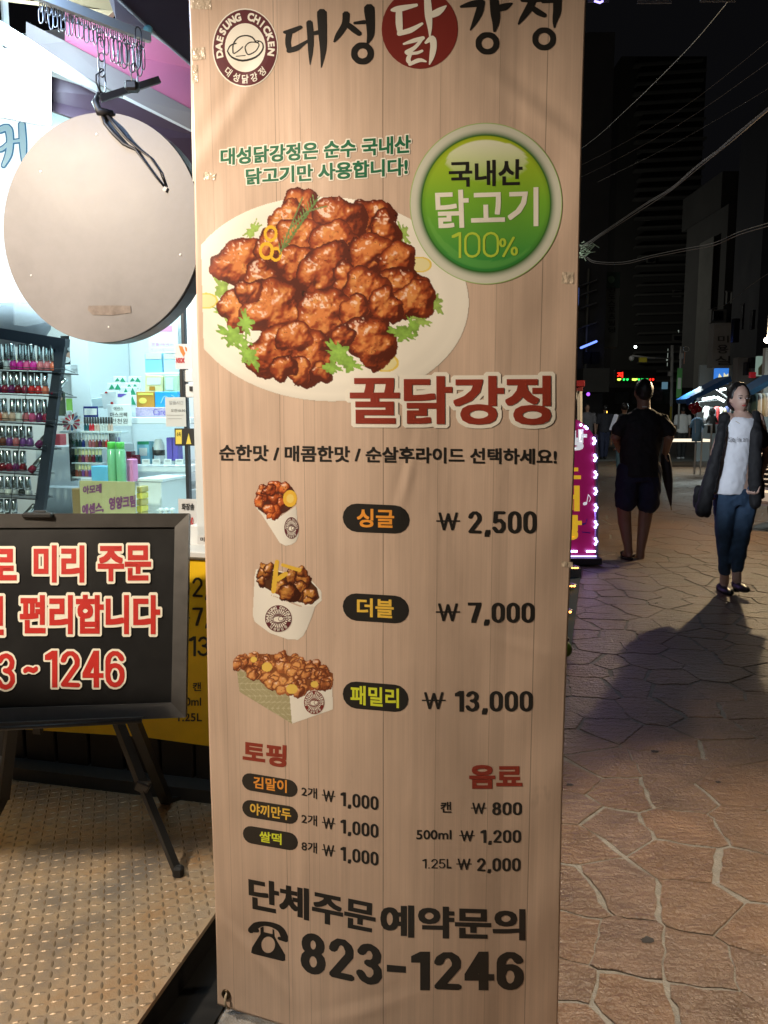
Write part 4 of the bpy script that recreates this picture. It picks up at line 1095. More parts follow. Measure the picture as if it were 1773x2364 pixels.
# ================================================================ HANGING DISC, HOOKS, CHAINS
def build_disc():
    Y0 = 1.86; c = at(229, 530, Y0); n = -E2; R = .256
    T = thing('round_sign', 'round beige sign seen from its blank back, hanging from chains by the shop front', 'sign', c)
    X = E1; Z = Vector((0, 0, 1))
    def circ(r, off, k=72): return [c + X * r * math.cos(2 * math.pi * i / k) + Z * r * math.sin(2 * math.pi * i / k) - n * off for i in range(k)]
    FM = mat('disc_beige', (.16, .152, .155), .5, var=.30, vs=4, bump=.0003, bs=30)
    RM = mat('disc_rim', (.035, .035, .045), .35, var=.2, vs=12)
    MB().loft([circ(R, 0), circ(R, .004)]).build('face_panel', FM, T)
    fixnormals(MB().loft([circ(R * .985, .005), circ(R * 1.0, .012), circ(R * 1.0, .056), circ(R * .985, .062)]).build('rim', RM, T))
    fixnormals(MB().loft([circ(R * .96, .0625), circ(R * .96, .066)]).build('front_face', mat('disc_front', (.5, .4, .35), .5), T))
    PD = Plane(c, n)
    PIN = mat('pin_white', (.8, .8, .78), .4)
    for px, py, r in ((223, 310, 3), (94, 396, 3), (316, 343, 2.4), (417, 588, 3), (72, 636, 2.2), (251, 755, 2.4)):
        p = PD(px, py, .0); MB().ell(p, (r * .00105, .0015, r * .00105)).build('screw', PIN, T, True)
    TP = mat('tape_brown', (.17, .135, .115), .35, var=.3, vs=60)
    inkpoly([[(205, 706), (255, 705), (302, 706), (303, 722), (260, 728), (215, 727), (203, 716)]], lambda a, b, o=0: PD(a, b, o), TP, T, 'tape')
    # dirt smudges
    SM = mat('smudge', (.13, .105, .09), .6)
    # black cable ties looping down over the face
    BK = mat('cord_black', (.02, .018, .02), .5)
    def path(pts, off): return [PD(a, b, off + o) for a, b, o in pts]
    MB().tube(path([(236, 262, .004), (250, 290, .012), (268, 312, .010), (290, 335, .007), (316, 347, .005), (340, 380, .006), (362, 410, .005), (382, 434, .003)], 0), [.003, .0045, .005, .0045, .003, .0018, .002, .002], 8).build('tie_strap', BK, T, True)
    MB().tube(path([(250, 268, .004), (275, 295, .014), (300, 325, .012), (322, 345, .006), (350, 366, .006), (372, 398, .005), (384, 430, .003)], 0), [.003, .004, .0032, .003, .0018, .0018, .0018], 8).build('tie_strap', BK, T, True)
    MB().tube(path([(228, 215, .0), (226, 240, .01), (236, 262, .012), (262, 262, .0)], 0), [.004, .008, .010, .006], 8).build('tie_knot', BK, T, True)
    MB().bar(at(232, 228, 1.84), at(368, 184, 1.90), .010, .014).build('hanger_bar', BK, T)
    MB().bbox(at(305, 200, 1.855), (.030, .025, .022), None, .005).build('hanger_knot', BK, T)
    WT = mat('tie_end', (.7, .68, .66), .5)
    MB().bbox(PD(383, 438, .004), (.008, .003, .010), Matrix.Rotation(.5, 3, 'Y'), .001).build('tie_end', WT, T)
    MB().tube([at(233, 215, 1.84), at(222, 190, 1.84), at(222, 172, 1.84), at(240, 162, 1.84)], .0018, 6).build('wire_loop', BK, T, True)
    # chains
    ST = mat('chain_steel', (.16, .14, .14), .35, .85)
    def link(mbp, c, h, w, ax, r=.0016):
        pts = []
        for k in range(13):
            a = 2 * math.pi * k / 12; pts.append(c + ax * (w / 2 * math.cos(a)) + Z * (h / 2 * (math.sin(a) * .55 + math.copysign(.45, math.sin(a)) * min(1, abs(math.sin(a)) * 3))))
        return MB().tube(pts, r, 6, caps=False)
    ch = thing('hanging_chain', 'steel chain pair holding up the round beige sign', 'chain', at(270, 120, 1.84))
    for (x0, y0, x1, y1, n_) in ((232, 95, 237, 205, 3), (322, 70, 308, 195, 3)):
        for k in range(n_):
            t = (k + .5) / n_; cc = at(x0 + (x1 - x0) * t, y0 + (y1 - y0) * t, 1.85)
            link(None, cc, .052, .016, X if k % 2 else (X * .5 + E2 * .85)).build('chain_link', ST, ch, True)
    # rail with a row of hooks
    rl = thing('hook_rail', 'white display rail crowded with dangling metal hooks under the shop canopy', 'rail', at(200, 40, 1.95))
    MB().bar(at(40, -30, 1.75), at(345, 88, 2.0), .014, .02).build('rail_bar', mat('rail_white', (.7, .66, .62), .4), rl)
    r = random.Random(3)
    ST2 = mat('hook_steel', (.30, .27, .26), .3, .85)
    for k in range(24):
        t = k / 23; px = 95 + 235 * t; py = -6 + 88 * t; Yk = 1.80 + .19 * t
        h = .026 + r.random() * .02
        big = k > 14
        link(None, at(px, py + 16 + r.random() * 6, Yk), .022, .006, X).build('hook_ring', ST2, rl, True)
        link(None, at(px + r.uniform(-3, 3), py + 36 + r.random() * 10 + (12 if big else 0), Yk), h + (.012 if big else 0), .010 + .003 * big, (X + E2 * r.uniform(-.6, .6)).normalized(), .0014).build('hook', ST2 if not big else ST, rl, True)
    for k in range(7):
        px = 268 + k * 9; py = 88 + k * 5 + r.uniform(-6, 10); link(None, at(px, py + 26, 1.93), .055, .014, (X + E2 * r.uniform(-.5, .5)).normalized()).build('hook', ST, rl, True)
build_disc()

def build_canopy():
    # lit underside, beams, pink fascia: real slabs running back from the street to the shop
    def slab(name, label, cat, pts, th, m, up=(0, 0, 1)):
        P3 = [at(x, y, Y) for x, y, Y in pts]
        o = MB().prism(P3, Vector(up) * th).build(name, m, loc=P3[0], label=label, category=cat); fixnormals(o); return o
    T = thing('shop_canopy', 'pink and grey canopy edge over the cosmetics shop, partly hidden by the round sign', 'canopy', at(300, 150, 2.3))
    def part(name, pts, th, m, up=(0, 1, 0)):
        o = MB().prism([at(x, y, Y) for x, y, Y in pts], Vector(up) * th).build(name, m, T); fixnormals(o)
    part('pink_fascia', [(150, 10, 2.35), (345, 78, 2.35), (470, 165, 2.45), (470, 268, 2.45), (150, 95, 2.35)], .02, mat('fascia_pink', (.75, .22, .38), .45))
    part('grey_soffit', [(60, 50, 2.30), (150, 95, 2.34), (470, 268, 2.44), (470, 315, 2.44), (284, 221, 2.36), (60, 108, 2.30)], .02, mat('soffit_taupe', (.40, .35, .36), .5))
    part('bright_trim', [(284, 219, 2.345), (470, 314, 2.425), (470, 318, 2.425), (284, 227, 2.345)], .02, mat('trim_white', (.85, .85, .85), .3))
    part('dark_beam', [(-60, 120, 2.28), (284, 228, 2.35), (470, 318, 2.43), (470, 430, 2.43), (300, 320, 2.35), (-60, 190, 2.28)], .02, mat('beam_aubergine', (.06, .035, .06), .5))
    part('white_beam', [(-60, 10, 2.1), (60, 85, 2.16), (225, 196, 2.3), (225, 212, 2.3), (-60, 62, 2.1)], .03, mat('beam_white', (.78, .80, .84), .4))
    part('cream_panel', [(-120, -80, 2.2), (240, -60, 2.3), (262, 26, 2.3), (240, 46, 2.3), (120, 8, 2.25), (-120, -20, 2.2)], .02, mat('panel_cream', (.72, .52, .30), .5))
    part('lavender_bracket', [(238, -40, 2.02), (262, -10, 2.02), (345, 64, 2.1), (332, 80, 2.1), (304, 82, 2.08), (268, 46, 2.04)], .02, mat('bracket_lavender', (.34, .28, .32), .5))
    T2 = thing('neighbour_awning', 'dark purple awning panel with a thin pale edge above the banner corner', 'awning', at(380, 60, 2.2))
    P3 = [(262, -60, 1.98), (272, 0, 2.0), (345, 66, 2.1), (480, 182, 2.3), (520, -60, 2.2)]
    fixnormals(MB().prism([at(*p) for p in P3], (0, .02, 0)).build('awning_panel', mat('awning_purple', (.055, .035, .06), .6), T2))
    MB().tube([at(262, -12, 1.97), at(346, 68, 2.09), at(480, 184, 2.29)], .0035, 6).build('awning_edge', mat('edge_grey', (.4, .42, .45), .4), T2)
    MB().ell(at(342, 68, 2.08), (.012, .01, .010)).build('corner_clip', mat('clip_teal', (.2, .45, .45), .4), T2)
    # floodlight
    c = at(30, 195, 2.2)
    Fl = thing('floodlight', 'dazzling white LED floodlight under the canopy at the top left', 'floodlight', c)
    d = Vector((.55, -.80, -.25)).normalized(); x = d.cross(Vector((0, 0, 1))).normalized(); z = x.cross(d); R = Matrix((x, d, z)).transposed()
    MB().bbox(c - d * .03, (.20, .05, .17), R, .02).build('housing', mat('flood_housing', (.5, .5, .52), .4, .3), Fl)
    MB().bbox(c, (.19, .006, .16), R, .002).build('lamp_face', emat('flood_led', (.70, .93, 1.0), E_FLOOD), Fl)
    MB().tube([c - d * .055, c - d * .06 + Vector((0, 0, .22))], .01, 8).build('bracket', mat('flood_housing', (.5, .5, .5), .4), Fl)
    area_lamp('flood_light', c + d * .01, c + d + Vector((.5, 1.2, -.1)), .12, .10, .5, (.55, .80, 1.0), Fl)
    point_lamp('flood_spill', at(70, 90, 2.12), 7.0, (.62, .86, 1.0), .04, Fl)
    p = at(-10, -150, 1.62); Cl = thing('glare_fill_lamp', 'added cool fill lamp, out of view above the round sign', 'lamp', p); MB().lathe(p, [(.05, 0), (.03, .05), (.01, .07)], 14, caps=False).build('shade', mat('flood_housing', (.5, .5, .5), .4), Cl); point_lamp('glare_fill_light', p - Vector((0, 0, .01)), 6.0, (.38, .62, 1.0), .03, Cl)  # unseen lamp added to put the floodlight's cool glare on the disc
    # lit shop sign behind
    q = [at(-260, 20, 2.62), at(90, 130, 2.70), at(110, 690, 2.70), at(-260, 700, 2.62)]
    S = thing('lightbox_sign', 'glowing white lightbox with blue outlined brush letters at the left edge', 'sign', q[1])
    fixnormals(MB().prism(q, (0, .06, 0)).build('light_panel', emat('lightbox_white', (.82, .95, 1.0), 1.3), S))
    PL = Plane(q[1], (q[0] - q[1]).cross(q[2] - q[1])); g = lambda pts: [(a / 3.318, b / 3.318, w / 3.318) for a, b, w in pts]
    sf = lambda a, b, o=0: PL(a, b, o)
    BL = mat('sign_blue', (.03, .16, .30), .4, emit=(.08, .30, .50), es=.5); LB = mat('sign_pale', (.35, .55, .65), .4, emit=(.45, .75, .88), es=.65)
    st = [g([(0, 1000, 20), (60, 985, 24), (80, 1060, 24), (70, 1180, 22), (30, 1270, 12)]), g([(-60, 1100, 14), (0, 1150, 14), (60, 1110, 14)]), g([(170, 960, 22), (180, 1120, 24), (185, 1250, 10)]), g([(80, 1090, 10), (160, 1080, 12)])]
    inkpoly(brush([[(a, b, w + 3.5) for a, b, w in s_] for s_ in st]), sf, BL, S, 'brush_lettering', .003)
    inkpoly(brush(st), sf, LB, S, 'brush_lettering', .005)

def area_lamp(name, loc, target, sx, sy, power, col, parent=None):
    l = bpy.data.lights.new(name, 'AREA'); l.shape = 'RECTANGLE'; l.size = sx; l.size_y = sy; l.energy = power; l.color = col
    o = bpy.data.objects.new(name, l); COL.objects.link(o); o.location = loc
    o.rotation_euler = (Vector(target) - Vector(loc)).to_track_quat('-Z', 'Y').to_euler()
    if parent is not None: o.parent = parent; o.location = Vector(loc) - ORG[parent.name]
    return o
def point_lamp(name, loc, power, col, r=.05, parent=None):
    l = bpy.data.lights.new(name, 'POINT'); l.energy = power; l.color = col; l.shadow_soft_size = r
    o = bpy.data.objects.new(name, l); COL.objects.link(o); o.location = loc
    if parent is not None: o.parent = parent; o.location = Vector(loc) - ORG[parent.name]
    return o
build_canopy()

# ================================================================ COSMETICS SHOP INTERIOR
def area_lamp(name, loc, target, sx, sy, power, col, parent=None):
    l = bpy.data.lights.new(name, 'AREA'); l.shape = 'RECTANGLE'; l.size = sx; l.size_y = sy; l.energy = power; l.color = col
    o = bpy.data.objects.new(name, l); COL.objects.link(o); o.location = loc
    o.rotation_euler = (Vector(target) - Vector(loc)).to_track_quat('-Z', 'Y').to_euler()
    if parent is not None: o.parent = parent; o.location = Vector(loc) - ORG[parent.name]
    return o
WHT = mat('shop_white', (.72, .76, .77), .45)
SHR = Matrix(SHOPROT)
def build_shop():
    S = thing('cosmetics_shop', 'bright white cosmetics kiosk interior behind the counter', 'shop', shop(-1, 1.4, 0))
    WT = WHT
    MB().box(shop(-1.3, 2.10, 1.4), (3.2, .06, 2.7), SHR).build('back_wall', WT, S)
    MB().box(shop(.24, 1.38, 1.4), (.05, 1.38, 2.7), SHR).build('side_wall', WT, S)
    MB().box(shop(-1.3, 1.4, 2.62), (3.2, 1.5, .05), SHR).build('ceiling', WT, S)
    MB().box(shop(-1.3, 1.65, .13), (3.2, .9, .02), SHR).build('floor', mat('shop_floor', (.3, .3, .3), .5), S)
    # white corner post
    a0 = (Plane(shop(0, .70, 0), -E2)(447, 1000) - SO).dot(E1)
    MB().bbox(shop(a0 + .065, .735, 1.72), (.13, .07, 1.50), SHR, .004).build('corner_post', WT, S)
    MB().bbox(shop(a0 + .16, .73, 1.72), (.06, .09, 1.50), SHR, .004).build('corner_post', WT, S)
    # sliding door edge: dark slim rails, glass pane
    DK = mat('door_dark', (.05, .06, .07), .35, .5)
    ag = (Plane(shop(0, .80, 0), -E2)(432, 1000) - SO).dot(E1)
    MB().bbox(shop(ag, .80, 1.72), (.014, .02, 1.50), SHR, .002).build('door_rail', DK, S)
    al = (Plane(shop(0, .80, 0), -E2)(-120, 1000) - SO).dot(E1)
    MB().box(shop((ag + al) / 2, .80, 1.72), (ag - al, .004, 1.50), SHR).build('glass_pane', glassmat('clear_glass'), S)
    # divider pillar
    p = Plane(shop(0, 1.75, 0), -E2); a1 = (p(180, 900) - SO).dot(E1); a2 = (p(222, 900) - SO).dot(E1)
    MB().box(shop((a1 + a2) / 2, 1.88, 1.4), (a2 - a1, .36, 2.5), SHR).build('divider', WT, S)
    # ceiling tubes
    for i, a in enumerate((-1.35, -.55)):
        t = MB().tube([shop(a - .33, 1.35, 2.56), shop(a + .33, 1.35, 2.56)], .016, 10).build('light_tube', emat('shop_tube', (.80, .95, 1.0), 12), S, True)
        area_lamp('tube_light', shop(a, 1.35, 2.53), shop(a, 1.35, 0), .66, .10, W_SHOP, (.78, .93, 1.0), S)
    area_lamp('tube_light', shop(-1.2, .95, 2.3), shop(-1.0, 1.9, 1.1), 1.2, .10, W_SHOP * .9, (.80, .95, 1.0), S)

def px_box(name, label, cat, x0, y0, x1, y1, b, depth, m, bev=.003, group=None, tilt=0, parent=None):
    """box whose front face fills the photo rectangle on the plane at shop depth b"""
    P = Plane(shop(0, b, 0), -E2); a = P(x0, y1); c = P(x1, y1); t = P((x0 + x1) / 2, y0)
    w = (c - a).dot(E1); h = t.z - (a.z + c.z) / 2; cen = (a + c) / 2 + Vector((0, 0, h / 2)) + E2 * (depth / 2)
    R = SHR @ Matrix.Rotation(tilt, 3, 'Y')
    if parent is not None: return MB().bbox(cen, (w, depth, h), R, bev).build(name, m, parent)
    o = MB().bbox(cen, (w, depth, h), R, bev).build(name, m, loc=cen - Vector((0, 0, h / 2)), label=label, category=cat)
    if group: o['group'] = group
    return o
def bprint(t, q, b, m, parent, off=.002, **k):
    P = Plane(shop(0, b, 0), -E2)
    return lettering(t, q, lambda x, y, o=0: P(x, y, o), m, parent, off, **k)
def bpoly(polys, b, m, parent, name='print', off=.0015):
    P = Plane(shop(0, b, 0), -E2)
    return inkpoly(polys, lambda x, y, o=0: P(x, y, o), m, parent, name, off)
RC = lambda x0, y0, x1, y1: [(x0, y0), (x1, y0), (x1, y1), (x0, y1)]

SILV = mat('cap_silver', (.62, .64, .66), .16, .95)
def bottle_protos():
    pass
_bm = {}
def polish_meshes(h, cap_r, cap_h, body_r):
    k = (round(h, 4), round(cap_r, 4))
    if k not in _bm:
        bh = h - cap_h
        m1 = MB().lathe((0, 0, 0), [(body_r * .8, 0), (body_r, bh * .08), (body_r, bh * .70), (body_r * .75, bh * .88), (cap_r * .7, bh), (cap_r * .7, bh + .002)], 10)
        m2 = MB().lathe((0, 0, bh), [(cap_r * .95, 0), (cap_r, cap_h * .1), (cap_r * .86, cap_h * .95), (cap_r * .7, cap_h)], 10)
        out = []
        for nm, q in (('bottle', m1), ('cap', m2)):
            me = bpy.data.meshes.new(nm); me.from_pydata([tuple(p) for p in q.v], [], q.f); me.update(); me.polygons.foreach_set('use_smooth', [True] * len(me.polygons)); out.append(me)
        _bm[k] = out
    return _bm[k]
def polish(loc, h, cap_r, cap_h, body_r, body_m, cap_m, label, group, rot=None):
    e = thing('nail_polish', label, 'nail polish', loc, group)
    if rot: e.rotation_euler = rot
    for me, m, nm in zip(polish_meshes(h, cap_r, cap_h, body_r), (body_m, cap_m), ('bottle', 'cap')):
        key = me.name + m.name
        if key not in _bm: c = me.copy(); c.materials.append(m); _bm[key] = c
        o = bpy.data.objects.new(nm, _bm[key]); COL.objects.link(o); o.parent = e
    return e
ORD = ['first', 'second', 'third', 'fourth', 'fifth', 'sixth', 'seventh', 'eighth', 'ninth', 'tenth', 'eleventh', 'twelfth', 'thirteenth', 'fourteenth', 'fifteenth']
def pm(nm, c): return mat('polish_' + nm, c, .10, spec=.6, coat=.3)
def build_rack():
    b = 1.02
    P = Plane(shop(0, b, 0), -E2)
    T = thing('nail_polish_rack', 'tall slanted black wire rack of silver capped nail polish at the left edge', 'rack', P(60, 1200))
    DK = mat('rack_navy_black', (.022, .026, .040), .4)
    WR = mat('rack_wire', (.03, .03, .035), .35, .6)
    def pl(x, y, o=0): return P(x, y, o)
    MB().prism([pl(-60, 742), pl(0, 757), pl(151, 782), pl(150, 800), pl(128, 806), pl(0, 782), pl(-60, 772)], E2 * .03).build('top_panel', DK, T)
    MB().prism([pl(128, 800), pl(150, 790), pl(98, 1192), pl(76, 1192)], E2 * .02).build('side_panel', DK, T)
    MB().prism([pl(-60, 790), pl(128, 800), pl(76, 1192), pl(-60, 1192)], E2 * .004).data.clear_geometry() if False else None
    MB().tube([pl(84, 855, .05), pl(75, 960, .05), pl(52, 1100, .05), pl(40, 1192, .05)], .0015, 6).build('front_wire', WR, T, True)
    cols = {'magenta': (.55, .02, .25), 'pink': (.60, .08, .22), 'dusty pink': (.45, .12, .14), 'plum': (.14, .02, .10), 'red': (.50, .02, .02), 'coral': (.62, .14, .08), 'brown': (.16, .05, .03),
            'nude': (.52, .34, .26), 'dark red': (.16, .01, .015), 'violet': (.16, .05, .22), 'clear': (.6, .6, .58), 'black': (.02, .02, .02), 'silver': (.4, .4, .42), 'wine': (.22, .015, .04)}
    rows = [  # cap top, cap/body split, bottom, right end x, colours
        (800, 833, 853, 132, ['black', 'clear', 'magenta', 'magenta', 'pink', 'magenta', 'dusty pink', 'dusty pink', 'coral'], 'top'),
        (864, 890, 907, 128, ['plum', 'wine', 'plum', 'dark red', 'wine', 'red', 'red', 'coral', 'wine'], 'second'),
        (925, 953, 972, 114, ['brown', 'coral', 'nude', 'nude', 'clear', 'dusty pink', 'pink', 'plum', 'wine'], 'third'),
        (987, 1011, 1029, 92, ['plum', 'violet', 'brown', 'violet', 'dusty pink', 'violet', 'violet', 'plum'], 'fourth'),
        (1044, 1069, 1087, 76, ['dark red', 'wine', 'dark red', 'wine', 'plum', 'dark red', 'wine'], 'fifth'),
        (1103, 1129, 1143, 73, ['black', 'silver', 'silver', 'clear', 'silver', 'black', 'silver'], 'sixth'),
        (1156, 1184, 1200, 56, ['silver', 'clear', 'black', 'silver', 'clear'], 'bottom')]
    px2m = (P(50, 1000) - P(49, 1000)).length
    r = random.Random(9)
    for ct, sp_, bt, xr, cl, rn in rows:
        n = len(cl); pitch = 15.6
        # shelf wires
        sh = []
        for dy, o in ((4, 0.004), (4, -.03), (4, -.06), (4, -.09), (-6, .010)):
            MB().tube([pl(-50, bt + dy - 3, .012 + o), pl(xr + 22, bt + dy + 6, .012 + o)], .0016 if o > 0 else .0011, 5).build('shelf_wire', WR, T, True)
        MB().tube([pl(xr + 22, bt + 10, .016), pl(xr + 24, bt - 4, .016), pl(xr + 12, bt - 4, .012), pl(xr + 12, bt + 5, -.08)], .0014, 5).build('shelf_hook', WR, T, True)
        MB().bar(pl(-50, bt + 1, -.04), pl(xr + 12, bt + 8, -.04), .13, .002).build('shelf_tray', WR, T)
        for k, cn in enumerate(cl):
            px = xr - 4 - (n - 1 - k) * pitch - pitch * .45
            base = pl(px, bt + (px / 130) * 4, -.012)
            h = (bt - ct) * px2m * .97; ch = (sp_ - ct) * px2m
            lean = r.uniform(-.06, .06)
            side = 'right' if True else ''
            k2 = n - 1 - k
            rot = (0, lean, r.random() * 3)
            if rn != 'top' and k2 == 0 and rn in ('second', 'fourth', 'fifth', 'bottom'): rot = (0, .75, 0)
            polish(base, h, 6.3 * px2m, ch, 7.2 * px2m, pm(cn, cols[cn]), SILV,
                   '%s nail polish, %s from right, front row, %s shelf of black rack' % (cn, ORD[k2], rn), 'silver capped nail polishes on the black rack', rot)
    # rear row hints on the top shelves
    for k in range(8):
        cn = ['coral', 'pink', 'clear', 'magenta', 'pink', 'coral', 'nude', 'clear'][k]
        px = 6 + 15.5 * k; polish(pl(px, 846, -.075), .055, .0075, .030, .0095, pm(cn, cols[cn]), SILV if k % 3 else mat('cap_gold', (.8, .5, .1), .2, .8),
            '%s nail polish, %s from left, back row, top shelf of black rack' % (cn, ORD[k]), 'nail polishes in the back row of the rack')
    # grey cloth hump above the rack, little box stack
    cc = Plane(shop(0, 1.3, 0), -E2)(20, 745)
    o = MB().ell(cc, (.20, .12, .105), 24, 12, SHR).build('grey_cushion', mat('cloth_grey', (.22, .22, .25), .8, var=.2, vs=6, bump=.003, bs=14), smooth=True, loc=cc, label='smooth grey rounded cushion behind the top of the polish rack', category='cushion')

def build_products():
    C = lambda nm, c, r=.4, **k: mat('pack_' + nm, c, r, **k)
    W = C('white', (.78, .80, .80)); K = mat('ink_black', (.022, .020, .018), .40); PK = C('pink', (.75, .30, .50)); CY = C('cyan', (.25, .55, .70)); BE = C('beige', (.62, .58, .48))
    GN = C('green', (.03, .32, .16)); YL = C('yellow', (.80, .68, .12)); LMN = C('pale_yellow', (.80, .76, .40)); HN = C('honey', (.50, .24, .03)); BLU = C('blue', (.03, .32, .70)); DB = C('navy', (.02, .04, .22))
    LV = C('lilac', (.48, .38, .56), var=.4, vs=200); GY = C('grey', (.35, .37, .38)); RD = C('red', (.55, .03, .03)); PP = C('purple', (.14, .10, .45)); CB = C('cardboard', (.25, .16, .07)); BKP = C('black', (.03, .03, .03))
    LG = C('lime', (.30, .60, .12))
    # shelves
    px_box('wall_shelf', 'white wall shelf carrying the mask packs on the right', 'shelf', 255, 963, 440, 979, 1.45, .40, WHT)
    px_box('wall_shelf', 'lower white wall shelf with price cards on its front edge', 'shelf', 292, 1073, 440, 1090, 1.45, .40, WHT)
    px_box('wall_shelf', 'white shelf behind the rack beside the woman portrait', 'shelf', 120, 842, 181, 866, 1.70, .35, WHT)
    px_box('wall_shelf', 'white shelf behind the rack below the green box', 'shelf', 100, 952, 181, 978, 1.70, .35, WHT)
    px_box('display_stand', 'grey white side cabinet behind the polish stand', 'cabinet', 90, 1030, 185, 1200, 1.50, .50, C('cab', (.5, .53, .55)))
    px_box('display_stand', 'large white box lying on the counter right of the yellow notice', 'box', 312, 1112, 375, 1195, 1.12, .22, W)
    MB().box(Plane(shop(0, 1.12, 0), -E2)(345, 1108) + E2 * .11, (.13, .24, .01), SHR).build('box_lid', W, label='thin white lid on the large white box', category='lid', loc=Plane(shop(0, 1.12, 0), -E2)(345, 1108))
    # counter part behind
    px_box('service_counter', 'grey service counter inside the kiosk', 'counter', 100, 1128, 440, 1260, 1.42, .45, C('counter_grey', (.40, .43, .45)))
    # mask packs, boxes on the upper shelf
    o = px_box('mask_pack', 'clear and beige upright mask pack, left of the pair below the pink notice', 'mask pack', 335, 815, 374, 862, 1.75, .03, CY, group='upright mask packs'); bpoly([RC(336, 815, 373, 829)], 1.75, BE, o)
    o = px_box('mask_pack', 'clear and beige upright mask pack, right of the pair below the pink notice', 'mask pack', 378, 817, 412, 862, 1.75, .03, C('ice', (.50, .66, .74)), group='upright mask packs'); bpoly([RC(379, 817, 411, 829)], 1.75, BE, o)
    px_box('mask_box', 'pale box holding the clear mask packs', 'box', 333, 860, 413, 866, 1.72, .08, W)
    o = px_box('mask_box', 'yellow and white mask box with an orange square', 'box', 335, 866, 376, 906, 1.62, .08, LMN, tilt=.06); bpoly([RC(345, 892, 358, 901)], 1.62, HN, o); bpoly([RC(340, 872, 371, 888)], 1.62, W, o)
    o = px_box('mask_box', 'pale green and white mask box next to the yellow one', 'box', 379, 866, 411, 906, 1.62, .08, C('pale_green', (.58, .72, .48))); bpoly([RC(383, 872, 400, 900)], 1.62, W, o)
    o = px_box('mask_box', 'golden honey mask box with amber print', 'box', 315, 904, 357, 941, 1.54, .05, HN); bpoly([[(330 + 9 * math.cos(a), 925 + 7 * math.sin(a)) for a in np.linspace(0, 6, 12)], RC(318, 907, 354, 912)], 1.54, YL, o)
    o = px_box('mask_box', 'bright blue mask box with a pale swirl', 'box', 358, 904, 411, 941, 1.54, .05, BLU)
    bpoly(brush([[(372, 930, 1.2), (380, 915, 1.4), (390, 920, 1), (396, 933, 1)], [(396, 912, 1), (404, 918, 1.2), (400, 926, 1)]]), 1.54, CY, o)
    o = px_box('mask_box', 'glittery lilac tray under the honey and blue boxes', 'box', 313, 940, 400, 962, 1.50, .12, LV); bprint('Care', (354, 944, 383, 958), 1.50, PP, o, bold=.0)
    r = random.Random(2)
    for k, (x0, y0, x1, y1) in enumerate(((262, 869, 292, 882), (297, 869, 327, 882), (248, 884, 282, 900), (288, 884, 322, 897), (246, 902, 275, 925), (279, 893, 318, 915), (282, 912, 316, 935))):
        o = px_box('mask_sachet', 'white mask sachet with green leaves, %s in the fanned stand' % ['back left', 'back right', 'middle left', 'middle right', 'front left', 'front centre right', 'front lowest'][k], 'mask sachet', x0, y0, x1, y1 + 18, 1.66 - .02 * k, .008, W, group='fanned mask sachets')
        w = x1 - x0
        bpoly([[(x0 + w * .1, y1 - 1), (x0 + w * .3, y0 + 3), (x0 + w * .5, y1 - 3)], [(x0 + w * .5, y1 - 1), (x0 + w * .7, y0 + 2), (x0 + w * .95, y1)]], 1.66 - .02 * k, GN, o)
    o = px_box('price_card', 'big white handwritten price card for mask packs', 'card', 250, 934, 304, 983, 1.40, .004, W)
    bprint('에센스', (263, 939, 285, 948), 1.40, K, o, bold=.0); bprint('마스크팩', (255, 952, 294, 963), 1.40, K, o, bold=.01); bprint('만천원', (258, 966, 295, 978), 1.40, K, o, bold=.0)
    o = px_box('leaflet', 'white leaflet with red mark leaning in the mask stand', 'leaflet', 236, 905, 272, 942, 1.44, .003, W, tilt=-.15); bpoly([RC(243, 904, 249, 908), RC(256, 928, 262, 933)], 1.44, RD, o, off=.003)
    o = px_box('leaflet', 'white leaflet with purple corner leaning in the mask stand', 'leaflet', 271, 906, 303, 936, 1.43, .003, W); bpoly([[(272, 909), (294, 909), (280, 917), (272, 917)]], 1.43, PP, o)
    o = px_box('price_card', 'small white card with navy border beside the mask price card', 'card', 193, 938, 226, 963, 1.38, .005, DB); bpoly([RC(195, 943, 224, 958)], 1.38, W, o)
    px_box('small_box', 'tilted white box behind the navy bordered card', 'box', 212, 918, 242, 940, 1.46, .06, C('ice2', (.6, .72, .76)), tilt=-.1)
    # wall fittings
    o = px_box('light_switch', 'double white light switch on the kiosk wall', 'switch', 221, 849, 262, 884, 2.02, .03, W); g_ = C('switch_plate', (.62, .64, .6))
    px_box('rocker', '', '', 228, 855, 240, 878, 2.01, .012, g_, parent=o); px_box('rocker', '', '', 243, 855, 255, 878, 2.01, .012, g_, parent=o)
    o = px_box('wall_router', 'small wall unit with tangled black cables above the switch', 'wall unit', 228, 820, 262, 840, 2.00, .05, C('unit_grey', (.4, .42, .4)))
    Pw = Plane(shop(0, 1.98, 0), -E2); mb = MB()
    for q in (((226, 812), (232, 830), (226, 840), (240, 842)), ((262, 820), (274, 818), (275, 834), (266, 850), (262, 846)), ((240, 826), (258, 816), (270, 822), (262, 838), (250, 832)), ((262, 850), (268, 838), (258, 824))):
        mb.tube([Pw(a, b_, .004) for a, b_ in q], .0035, 5)
    tag(mb.build('cable_tangle', BKP, o, True), kind='stuff')
    o = px_box('wall_notice', 'white notice with pink handwriting high on the kiosk wall', 'notice', 343, 740, 412, 816, 2.03, .003, W)
    bprint('앰플!에센스', (349, 791, 401, 799), 2.03, PK, o, bold=.01); bprint('영양크림아이', (347, 803, 400, 811), 2.03, PK, o, bold=.0); bpoly([RC(360, 752, 398, 766)], 2.03, PK, o)
